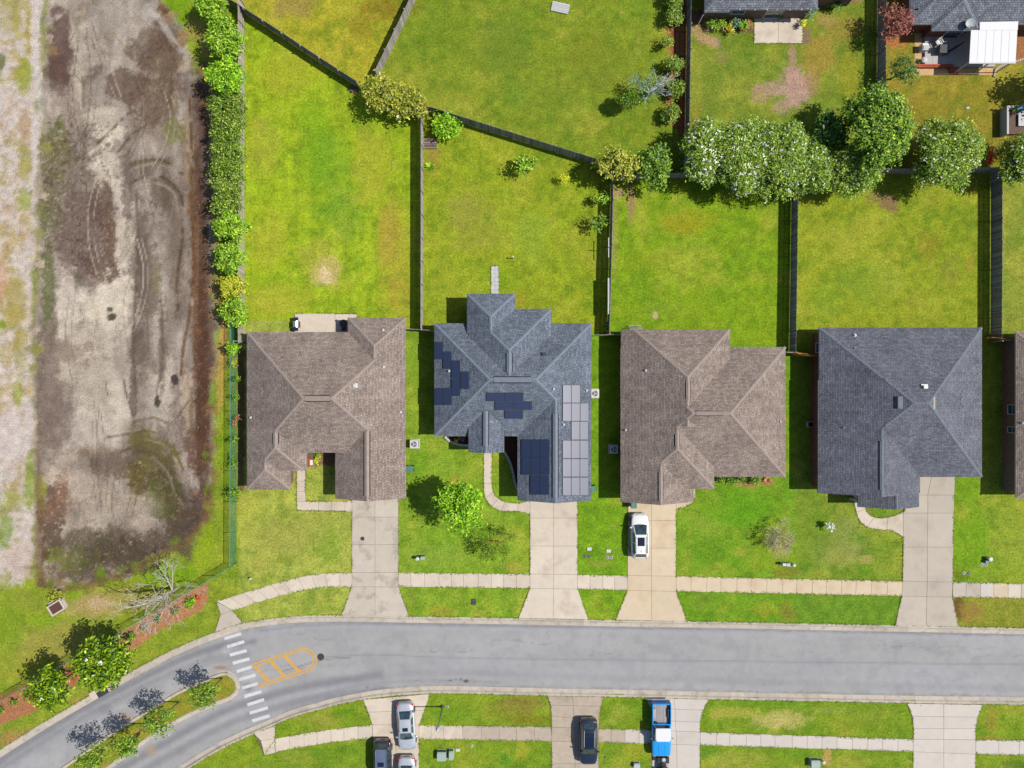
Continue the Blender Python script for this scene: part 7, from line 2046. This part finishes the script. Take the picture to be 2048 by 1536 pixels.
# barbecue on the left patio
p = W(591, 648, 1.0)
r = thing('gas_barbecue', (p.x, p.y, .04), 'steel lidded gas barbecue with navy side shelves on the patio edge', 'barbecue')
mb = MB(); mb.bbox((0, 0, .45), (.5, .62, .7), .02); mb.build('cabinet', M['navy'], r)
for s in (-1, 1):
    mb = MB(); mb.bbox((0, s * .52, .84), (.5, .4, .05), .015); mb.build('side_shelf', M['navy'], r)
v, f = [], []
for i in range(9):
    a = math.pi * i / 8
    for y in (-.31, .31): v.append((.3 * math.cos(a), y, .84 + .26 * math.sin(a)))
for i in range(8): f.append((2 * i, 2 * i + 1, 2 * i + 3, 2 * i + 2))
f += [tuple(range(0, 18, 2)), tuple(range(17, 0, -2))]
mb = MB(); mb.add(v, f); mb.build('lid', M['steel'], r)
mb = MB(); mb.tube([(.36, -.26, .92), (.38, 0, .94), (.36, .26, .92)], .022, 6); mb.build('handle', M['metal_dark'], r)
for s in (-1, 1):
    for t_ in (-1, 1):
        mb = MB(); mb.tube([(s * .2 - .02, t_ * .26, .06), (s * .2 + .02, t_ * .26, .06)], .055, 10); mb.build('castor', M['rubber'], r)
# shaded table and chair on the same patio
p = W(687, 647, .7); r = thing('round_table', (p.x, p.y, .04), 'dark round table in the shaded corner of the left patio', 'table')
mb = MB(); mb.lathe((0, 0, .66), [(.42, 0), (.42, .035)], 22); mb.build('table_top', M['metal_dark'], r)
mb = MB(); mb.tube([(0, 0, .02), (0, 0, .66)], .03, 8); mb.build('column', M['metal_dark'], r)
mb = MB(); mb.lathe((0, 0, 0), [(.25, 0), (.22, .03)], 16); mb.build('foot', M['metal_dark'], r)
p = W(688, 656, .45); r = thing('patio_chair', (p.x, p.y, .04), 'dark metal chair under the eave of the left patio', 'chair')
mb = MB(); mb.bbox((0, 0, .44), (.5, .5, .05), .015); mb.build('seat', M['metal_dark'], r)
mb = MB(); mb.bbox((0, -.25, .7), (.5, .05, .5), .015); mb.build('backrest', M['metal_dark'], r)
for x in (-.22, .22):
    for y in (-.22, .22):
        mb = MB(); mb.tube([(x, y, 0), (x, y, .43)], .018, 6); mb.build('leg', M['metal_dark'], r)
# storage box and step in the entry court
p = W(619, 925, .5); r = thing('deck_box', (p.x, p.y, .0), 'cream storage box on the step of the entry court', 'box')
mb = MB(); mb.bbox((0, 0, .28), (.62, .5, .5), .02); mb.build('chest', M['fascia_brown'], r)
mb = MB(); mb.bbox((0, 0, .55), (.68, .56, .06), .02); mb.build('lid', M['cover_white'], r)
base_sheet('entry_step', [rect(611, 900, 627, 933)], 'small concrete step in the entry court', 'step', .09)

# raised beds by the grey fence
for k, (y0, y1, lab) in enumerate([(277.5, 286, 'upper grey raised planter against the fence'), (287.5, 296.5, 'lower grey raised planter with low wooden sides')]):
    a, b = W(847, y1, .35), W(874.5, y0, .35)
    cx, cy, dx, dy = (a.x + b.x) / 2, (a.y + b.y) / 2, b.x - a.x, b.y - a.y
    r = thing('raised_planter', (cx, cy, 0), lab, 'planter', 'raised wooden planters')
    for x, y, w_, d_ in ((0, dy / 2 - .03, dx, .05), (0, -dy / 2 + .03, dx, .05), (-dx / 2 + .03, 0, .05, dy - .11), (dx / 2 - .03, 0, .05, dy - .11)):
        mb = MB(); mb.box((x, y, .19), (w_, d_, .38)); mb.build('side_board', M['fence_pale'], r)
    mb = MB(); mb.box((0, 0, .16), (dx - .1, dy - .1, .28)); mb.build('soil', M['soil_bed'], r)
# slatted pallet platform near the top
r = thing('wooden_pallet', W(1121, 15), 'pale slatted wooden platform on the lawn at the top edge', 'pallet')
c4 = [W(1105.7, 1.7, .15), W(1140.7, 9.3, .15), W(1135.7, 28.3, .15), W(1101.3, 20.7, .15)]
for i in range(6):
    a0, a1 = i / 6 + .01, (i + 1) / 6 - .012
    P_ = [c4[0].lerp(c4[3], a0), c4[1].lerp(c4[2], a0), c4[1].lerp(c4[2], a1), c4[0].lerp(c4[3], a1)]
    mb = MB(); mb.prism([tuple(q.xy) for q in reversed(P_)], .1, .15 + random.uniform(-.006, .006)); mb.build('slat', M['stone_white'], r, True)
for u in (.12, .5, .88):
    a, b = c4[0].lerp(c4[1], u), c4[3].lerp(c4[2], u); m_ = (a + b) / 2; dd = b - a
    mb = MB(); mb.box((m_.x, m_.y, .05), (dd.length, .08, .1), math.atan2(dd.y, dd.x)); mb.build('runner', M['fence_grey'], r, True)
# clothes post
p = W(1217, 495, 1.75); r = thing('clothes_post', (p.x, p.y, 0), 'white T shaped clothes post by the dark fence', 'clothes post')
mb = MB(); mb.tube([(0, 0, 0), (0, 0, 2.45)], .035, 8); mb.build('pole', M['metal_white'], r)
mb = MB(); mb.tube([(0, -1.02, 1.75), (0, 1.02, 1.75)], .045, 8); mb.build('cross_arm', M['metal_white'], r)
for s in (-1, 1):
    mb = MB(); mb.tube([(0, s * 1.0, 1.75), (0, s * 1.0, 1.35)], .022, 6); mb.build('hook', M['metal_white'], r)
a, b = W(1217.5, 556, 1.68), W(1217, 628, 1.68); m_ = (a + b) / 2
r = thing('gutter_trough', (m_.x, m_.y, 0), 'long white trough planter mounted along the dark fence', 'trough')
mb = MB(); Lg = (b - a).length
for x in (-.08, .08): mb.box((x, 0, 1.68), (.02, Lg, .16))
mb.box((0, 0, 1.71), (.145, Lg, .03)); mb.build('channel', M['stone_white'], r)
for y in (-.42, 0, .42):
    mb = MB(); mb.box((.05, y * Lg, .8), (.07, .07, 1.58)); mb.build('bracket_post', M['fence_dark'], r)
for k, (y, lab) in enumerate([(646, 'uppermost of three small blue grey pots by the fence'), (652.5, 'middle of three small blue grey pots by the fence'), (658.5, 'lowest of three small blue grey pots by the fence')]):
    p = W(1214.5, y, .9); r = thing('hanging_pot', (p.x, p.y, .75), lab, 'pot', 'small pots by the dark fence')
    mb = MB(); mb.lathe((0, 0, 0), [(.08, 0), (.13, .2), (.14, .22), (.12, .22), (.1, .14)], 12); mb.build('pot', M['utility_green'], r)
    mb = MB(); mb.tube([(.0, 0, -.72), (0, 0, 0)], .02, 6); mb.build('stake', M['metal_dark'], r)
p = W(1026, 513.5, .85); r = thing('garden_tap', (p.x, p.y, 0), 'white capped post casting a shadow in the middle back lawn', 'post')
mb = MB(); mb.tube([(0, 0, 0), (0, 0, .8)], .05, 8); mb.build('post', M['metal_dark'], r)
mb = MB(); mb.lathe((0, 0, .8), [(.09, 0), (.1, .05), (.04, .09)], 12); mb.build('cap', M['metal_white'], r)
for k, (x, lab) in enumerate([(1264.5, 'left white lattice panel leaning on the back wall'), (1278.5, 'right white lattice panel leaning on the back wall')]):
    p = W(x, 655, .6); r = thing('lattice_panel', (p.x, p.y, 0), lab, 'lattice', 'white lattice panels')
    mb = MB()
    for u in (-.3, .3): mb.tube([(u, .26, .02), (u * 1.05, -.24, 1.1)], .022, 6)
    mb.tube([(-.31, -.24, 1.1), (.31, -.24, 1.1)], .022, 6); mb.tube([(-.3, .26, .03), (.3, .26, .03)], .022, 6)
    mb.build('frame', M['white_trim'], r)
    mb = MB()
    for i in range(1, 6): t_ = i / 6; mb.tube([(-.3, .26 - .5 * t_, .03 + 1.07 * t_), (.3, .26 - .5 * t_, .03 + 1.07 * t_)], .009, 4); mb.tube([(-.3 + .6 * t_, .26, .03), (-.3 + .6 * t_, -.24, 1.1)], .009, 4)
    put(mb.build('lattice', M['white_trim'], r), kind='stuff')
# flower beds with edging stones at the slate roofed house
def bed(label, poly, curve, n, mat='dark_soil'):
    c = poly[0]
    r = thing('flower_bed', W(*c), label, 'flower bed', 'edged beds of the solar house')
    P_ = [tuple(W(x, y).xy) for x, y in poly]
    if sum(P_[i - 1][0] * P_[i][1] - P_[i][0] * P_[i - 1][1] for i in range(len(P_))) < 0: P_.reverse()
    mb = MB(); mb.prism(P_, -.05, .05); mb.build('soil', M[mat], r, True)
    S = smooth_line(curve, 8); PP, dd = arc(S)
    for i in range(n):
        q = at_len(PP, dd, dd[-1] * (i + .5) / n); e = at_len(PP, dd, dd[-1] * (i + .9) / n) - q
        mb = MB(); mb.bbox((q[0], q[1], .1), (dd[-1] / n * .92, .24, .22), .03, math.atan2(e[1], e[0]) + random.uniform(-.08, .08)); mb.build('edging_stone', M['stone_white'], r, True)
bed('small dark bed with curved white stone edging left of the porch', [(889, 868), (940, 868), (940, 892), (920, 889), (904, 883), (894, 877)], [(890, 873), (897, 880), (908, 886), (922, 889.5), (938, 890.5)], 11)
bed('long dark bed with wavy white stone edging by the garage wall', [(1008, 868), (1036, 868), (1036, 980), (1032, 976), (1028, 950), (1020, 926), (1008, 902)], [(1008, 902), (1015, 914), (1021, 927), (1026, 945), (1029, 962), (1034, 978)], 17)
for x, y, mt, lab in [(911, 880, 'gold', 'golden flowers in the small dark bed'), (919, 877, 'sage', 'pale grey plant in the small dark bed'), (926, 879, 'rust', 'orange plant in the small dark bed')]:
    plant('bedding_plant', lab, 'plant', x, y, 5, mt, .3, 4, .06, .9, rz=.25, group='bedding plants in the small dark bed')

# ------------------------------------------------------------------ street things
p = W(885, 1413)
r = thing('street_lamp', p, 'grey street lamp post beside the near pavement', 'street lamp')
mb = MB(); mb.lathe((0, 0, 0), [(.2, 0), (.2, .12), (.12, .3), (.09, .5), (.065, 1.2), (.055, 4.4)], 12); mb.build('post', M['metal_grey'], r, smooth=True)
mb = MB(); mb.lathe((0, 0, 4.38), [(.06, 0), (.15, .1), (.17, .16)], 12); mb.build('fitter', M['metal_dark'], r)
mb = MB(); mb.lathe((0, 0, 4.54), [(.16, 0), (.22, .2), (.2, .42), (.12, .62), (.03, .7)], 14); mb.build('globe', M['lamp_globe'], r, smooth=True)
def lid(name, label, px, py, w, d, mat, h=.045, group=None, rnd=False, cat='cover'):
    p = W(px, py)
    r = thing(name, (p.x, p.y, 0), label, cat, group)
    mb = MB()
    if rnd: mb.lathe((0, 0, -.03), [(w / 2, 0), (w / 2, h + .02), (w / 2 - .02, h + .03)], 18)
    else: mb.bbox((0, 0, h / 2 - .02), (w, d, h + .04), .015)
    mb.build('cover', M[mat], r)
    mb = MB()
    if rnd: mb.lathe((0, 0, h), [(w * .3, 0), (w * .3, .008)], 14)
    else: mb.box((0, d * .2, h + .004), (w * .3, d * .12, .012))
    mb.build('lifting_slot', M['lid_grey'] if mat != 'lid_grey' else M['metal_dark'], r)
    return r
p = W(640.8, 1314.6)
r = thing('manhole_cover', (p.x, p.y, -.117), 'round dark iron manhole cover at the nose of the yellow marking', 'manhole cover')
mb = MB(); mb.lathe((0, 0, -.02), [(.37, 0), (.37, .026), (.34, .028)], 24); mb.build('frame_ring', M['metal_dark'], r)
mb = MB(); mb.lathe((0, 0, -.005), [(.335, 0), (.335, .018)], 24); mb.build('lid', M['iron'], r)
p = W(725, 1077); r = thing('drive_drain', (p.x, p.y, .045), 'small dark round cover in the left driveway', 'cover')
mb = MB(); mb.lathe((0, 0, -.02), [(.22, 0), (.22, .03), (.2, .034)], 16); mb.build('lid', M['iron'], r)
lid('verge_drain', 'square dark drain cover in the grass verge', 947, 1203.5, .52, .6, 'metal_dark')
lid('meter_cover', 'white rectangular cover on the lawn right of the second driveway', 1178.5, 1097.5, .46, .34, 'metal_white', .09, 'white lawn covers')
lid('meter_cover', 'white rectangular cover nearer the white hatchback', 1217, 1101.5, .44, .34, 'metal_white', .09, 'white lawn covers')
for x, y, m_, lab in [(1169.5, 1112, 'lid_grey', 'left dark meter lid right of the second driveway'), (1178, 1112.5, 'lid_grey', 'right dark meter lid right of the second driveway'), (1215, 1115, 'lid_pale', 'left pale meter lid nearer the white hatchback'), (1222.5, 1115, 'lid_pale', 'right pale meter lid nearer the white hatchback'), (1928, 1146, 'utility_green', 'left round meter lid beside the wide driveway'), (1938.5, 1146.5, 'lid_grey', 'right round meter lid beside the wide driveway'), (1963.5, 1129.5, 'lid_pale', 'left pale lid by the capped post at right'), (1971.5, 1129.5, 'lid_pale', 'right pale lid by the capped post at right'), (895.5, 1413.5, 'utility_grey', 'small round lid beside the street lamp'), (944, 1492, 'metal_white', 'tiny white lid right of the utility cabinets'), (1210, 1514, 'lid_grey', 'dark lid on the lawn beside the mottled driveway')]:
    lid('meter_cover', lab, x, y, .36 if y < 1400 else .3, .42, m_, .03, 'meter lids in the lawns', True)
lid('valve_cover', 'small white rectangular cover beside the utility cabinets', 915.5, 1500, .42, .3, 'metal_white', .05)
def cabinet(label, px, py, w, d, h, mat='utility_green', name='utility_cabinet', group='utility cabinets'):
    p = W(px, py, h)
    r = thing(name, (p.x, p.y, 0), label, 'cabinet', group)
    mb = MB(); mb.box((0, 0, .03), (w + .12, d + .12, .1)); mb.build('base', M['concrete_grey'], r)
    mb = MB(); mb.bbox((0, 0, h / 2), (w, d, h), .03); mb.build('housing', M[mat], r)
    mb = MB(); mb.bbox((0, -.03, h + .015), (w + .03, d * .75, .05), .015); mb.build('lid', M[mat], r)
    mb = MB(); mb.box((0, d / 2 + .008, h * .5), (w * .8, .02, h * .7)); mb.build('door', M['plastic_green'], r)
cabinet('square pale green transformer cabinet on the near lawn', 883, 1514, .92, .95, .62)
cabinet('narrow pale green cabinet beside the square transformer', 902, 1512, .42, .95, .55)
cabinet('pale teal cabinet at the bottom edge, right of centre', 1631.5, 1529, .9, .8, .6)
cabinet('low white box at the bottom edge left of the quad bike', 1274, 1532, .6, .5, .4, 'utility_grey')
def pedestal(label, px, py, h, mat, rnd=True, w=.2, group='utility posts in the lawns'):
    p = W(px, py, h)
    r = thing('utility_post', (p.x, p.y, 0), label, 'post', group)
    mb = MB()
    if rnd: mb.lathe((0, 0, 0), [(w * .5, 0), (w * .5, h - .08), (w * .62, h - .07), (w * .6, h - .01), (w * .2, h + .03)], 12)
    else: mb.bbox((0, 0, h / 2), (w, w * .8, h), .02)
    mb.build('housing', M[mat], r)
    mb = MB(); mb.box((0, -w * .5, h * .6), (w * .5, .02, h * .3)); mb.build('label_plate', M['lid_grey'], r)
pedestal('round white capped utility post left of the sparse tree', 834.5, 1118, .75, 'metal_white', True, .3)
pedestal('square grey utility post beside the round white capped one', 845, 1116.5, .7, 'utility_green', False, .42)
pedestal('white square utility post left of the wide lawn group', 1569, 1129.5, .7, 'metal_white', False, .34)
pedestal('pale blue utility post in the middle of the lawn group', 1577, 1130, .65, 'utility_grey', False, .42)
pedestal('small round white post at the right of the lawn group', 1589, 1131, .5, 'metal_white', True, .26)
pedestal('white capped post on the lawn at far right', 1982, 1119, .6, 'metal_white', True, .36)
pedestal('dark green low post beside the white capped post', 1975, 1124, .4, 'plastic_green', False, .36)  # low dark block added as the white post's shadow
pedestal('small white pipe post near the pavement ramp', 500, 1158, .4, 'metal_white', True, .18)
pedestal('round white post beside the bottom teal cabinet', 1648, 1526, .6, 'metal_white', True, .26)
# pond outfall box
p = W(113, 1215, .3)
r = thing('drain_box', (p.x, p.y, 0), 'concrete drain box with rusty brown grate beside the dry pond', 'drain', None, R(31.5))
for x, y, dx, dy in ((0, .52, 1.6, .14), (0, -.52, 1.6, .14), (-.73, 0, .14, .9), (.73, 0, .14, .9)):
    mb = MB(); mb.bbox((x, y, .2), (dx, dy, .55), .02); mb.build('wall', M['concrete_pale'], r)
mb = MB(); mb.bbox((.9, .02, .05), (.2, 1.1, .3), .02); mb.build('ledge', M['concrete_grey'], r)
mb = MB(); mb.box((0, 0, .33), (1.32, .9, .03)); mb.build('grate', M['grate_brown'], r)
for i in range(9):
    mb = MB(); mb.box((-.6 + i * .15, 0, .36), (.05, .9, .05)); mb.build('grate_bar', M['grate_brown'], r)
mb = MB(); mb.bbox((-.2, .78, .05), (.9, .1, .3), .02); mb.build('weir', M['concrete_pale'], r)
plant('reed_clump', 'dark olive weeds growing behind the drain box', 'weeds', 112, 1190, 16, 'olive', .4, 6, .1, .5, rz=.35, lo=.2)
# kerb inlet beside the big magnolia
p = W(203, 1381)
r = thing('storm_inlet', (p.x, p.y, 0), 'dark kerb inlet with concrete apron under the large magnolia', 'drain', None, R(30))
mb = MB(); mb.box((0, -.25, .06), (1.25, .6, .05)); mb.build('grate', M['metal_dark'], r)  # solid dark panel stands for the shaded inlet opening
mb = MB(); mb.bbox((-.95, -.05, .05), (.7, .9, .1), .02); mb.build('apron', M['concrete'], r)
# near kerb of top right yard: deck, steps, edging
M['deck_grey'] = plain('painted_deck', A(200, 194, 190), .7, .06, 2)
r = thing('patio_deck', W(1900, 110), 'raised grey patio deck with red steps and timber edging', 'deck')
def pbox(root, name, x0, y0, x1, y1, z0, z1, mat, bev=.01):
    P_ = [tuple(W(x, y, z1).xy) for x, y in ((x0, y1), (x1, y1), (x1, y0), (x0, y0))]
    mb = MB(); mb.prism(P_, z0, z1, bev); return mb.build(name, M[mat], root, True)
for i in range(9): pbox(r, 'deck_board', 1850 + i * 15.6, 62, 1850 + (i + 1) * 15.6 - .25, 133, -.05, .3, 'deck_grey')
for i in range(3): pbox(r, 'step', 1899, 134 + i * 5, 1917, 139 + i * 5 - .2, -.05, .28 - i * .09, 'wood_red')
for x0, y0, x1, y1 in ((1832, 128, 1908, 131), (1832, 132, 1900, 134.5)): pbox(r, 'bench_board', x0, y0, x1, y1, .42 if y0 < 130 else .3, .5 if y0 < 130 else .38, 'wood_red')
for x in (1834, 1870, 1904): pbox(r, 'bench_leg', x, 128.5, x + 3, 133, 0, .41, 'wood_red')
base_sheet('gravel_strip', [rect(1829, 66, 1850, 138), [(1832, 138), (1985, 136), (1986, 150), (1836, 151)]], 'tan gravel strip around the wooden deck', 'gravel', .03).data.materials[0] = M['tan_gravel']
def chair(label, px, py, mat, rz):
    p = W(px, py, .6); c = thing('garden_chair', (p.x, p.y, .3), label, 'chair', 'deck chairs', rz)
    mb = MB(); mb.bbox((0, 0, .4), (.55, .55, .06), .02); mb.build('seat', M[mat], c)
    mb = MB(); mb.bbox((0, .28, .7), (.55, .06, .6), .02); mb.build('backrest', M[mat], c)
    for x in (-.27, .27):
        mb = MB(); mb.bbox((x, 0, .62), (.07, .5, .05), .015); mb.build('armrest', M[mat], c)
        for y in (-.22, .22):
            mb = MB(); mb.tube([(x * .9, y, 0), (x * .9, y, .4)], .022, 6); mb.build('leg', M[mat], c)
chair('white plastic chair on the grey deck', 1877, 86, 'cover_white', R(30))
chair('black chair beside the dark deck table', 1878, 99, 'metal_dark', R(90))
p = W(1888, 97, 1.0); r = thing('deck_table', (p.x, p.y, .3), 'black square table in the middle of the grey deck', 'table')
mb = MB(); mb.bbox((0, 0, .68), (.9, .9, .05), .02); mb.build('table_top', M['metal_dark'], r)
for x in (-.38, .38):
    for y in (-.38, .38):
        mb = MB(); mb.tube([(x, y, 0), (x, y, .66)], .03, 6); mb.build('leg', M['metal_dark'], r)
p = W(1910, 97, 1.2); r = thing('closed_parasol', (p.x, p.y, .3), 'closed dark parasol leaning across the grey deck', 'parasol')
mb = MB(); mb.tube([(-.8, -.4, .1), (.7, .5, 1.2)], .03, 6); mb.build('pole', M['metal_dark'], r)
mb = MB(); mb.tube([(-.6, -.28, .3), (0, .08, .75), (.75, .52, 1.28)], [.16, .12, .03], 8); mb.build('canopy', M['navy'], r)
p = W(1851, 93, .8); r = thing('white_cabinet', (p.x, p.y, .02), 'white square unit on the gravel left of the deck', 'cabinet')
mb = MB(); mb.bbox((0, 0, .4), (.62, .72, .8), .03); mb.build('housing', M['cover_white'], r)
mb = MB(); mb.bbox((0, -.1, .83), (.5, .4, .06), .02); mb.build('lid', M['utility_grey'], r)
p = W(1848.5, 120, .5); r = thing('white_urn', (p.x, p.y, .02), 'round white urn at the corner of the deck bench', 'urn')
mb = MB(); mb.lathe((0, 0, 0), [(.16, 0), (.3, .3), (.33, .5), (.3, .56), (.24, .5), (.2, .36)], 16); mb.build('bowl', M['stone_white'], r, smooth=True)
r = thing('stone_edging', W(1990, 150), 'pale curved stone edging right of the deck', 'edging')
S = smooth_line([(1987, 154), (1992, 138), (2010, 129), (2035, 122), (2060, 114)], 6); PP, dd = arc(S)
for i in range(22):
    q = at_len(PP, dd, dd[-1] * (i + .5) / 22); e = at_len(PP, dd, dd[-1] * (i + .9) / 22) - q
    mb = MB(); mb.bbox((q[0], q[1], .06), (dd[-1] / 22 * .9, .2, .16), .03, math.atan2(e[1], e[0])); mb.build('edging_stone', M['lid_pale'], r, True)
# walled planting bed at the right edge
r = thing('walled_bed', W(2035, 240), 'white walled raised bed with leaning pole at the right edge', 'planter')
pbox(r, 'end_wall', 2014, 211, 2075, 216, 0, 1.1, 'lid_pale'); pbox(r, 'side_wall', 2014, 216.5, 2018, 268, 0, 1.1, 'stone_white'); pbox(r, 'soil', 2018.3, 216.5, 2075, 268, 0, .5, 'soil_bed')
pbox(r, 'metal_sheet', 2037, 222, 2075, 252, .6, .72, 'metal_grey'); pbox(r, 'tarpaulin', 2038, 212.5, 2070, 218, 1.1, 1.2, 'p_blue')
mb = MB(); mb.tube([W(2025, 233, .6), W(2045, 221, 1.4)], .05, 6); mb.build('pole', M['utility_grey'], r, True)
plant('garden_plant', 'dark plant inside the walled bed at the right edge', 'plant', 2030, 218, 8, 'dark', 1.0, 4, .08, .9, rz=.4)
p = W(1935, 216); r = thing('lawn_stone', (p.x, p.y, 0), 'pale flat stone on the olive lawn at top right', 'stone')
mb = MB(); mb.prism([(-.24, -.05), (-.1, -.12), (.15, -.1), (.25, .02), (.1, .12), (-.16, .1)], -.03, .09, .05); mb.build('stone_top', M['stone_white'], r)
p = W(707, 180); r = thing('dirt_patch_frame', (p.x, p.y, 0), 'small dark wooden hatch at the foot of the diagonal fence', 'hatch', None, R(-30))
mb = MB(); mb.bbox((0, 0, .05), (.95, .6, .14), .02); mb.build('hatch_lid', M['bark'], r)
mb = MB(); mb.box((0, 0, .13), (.5, .05, .04)); mb.build('handle', M['metal_dark'], r)
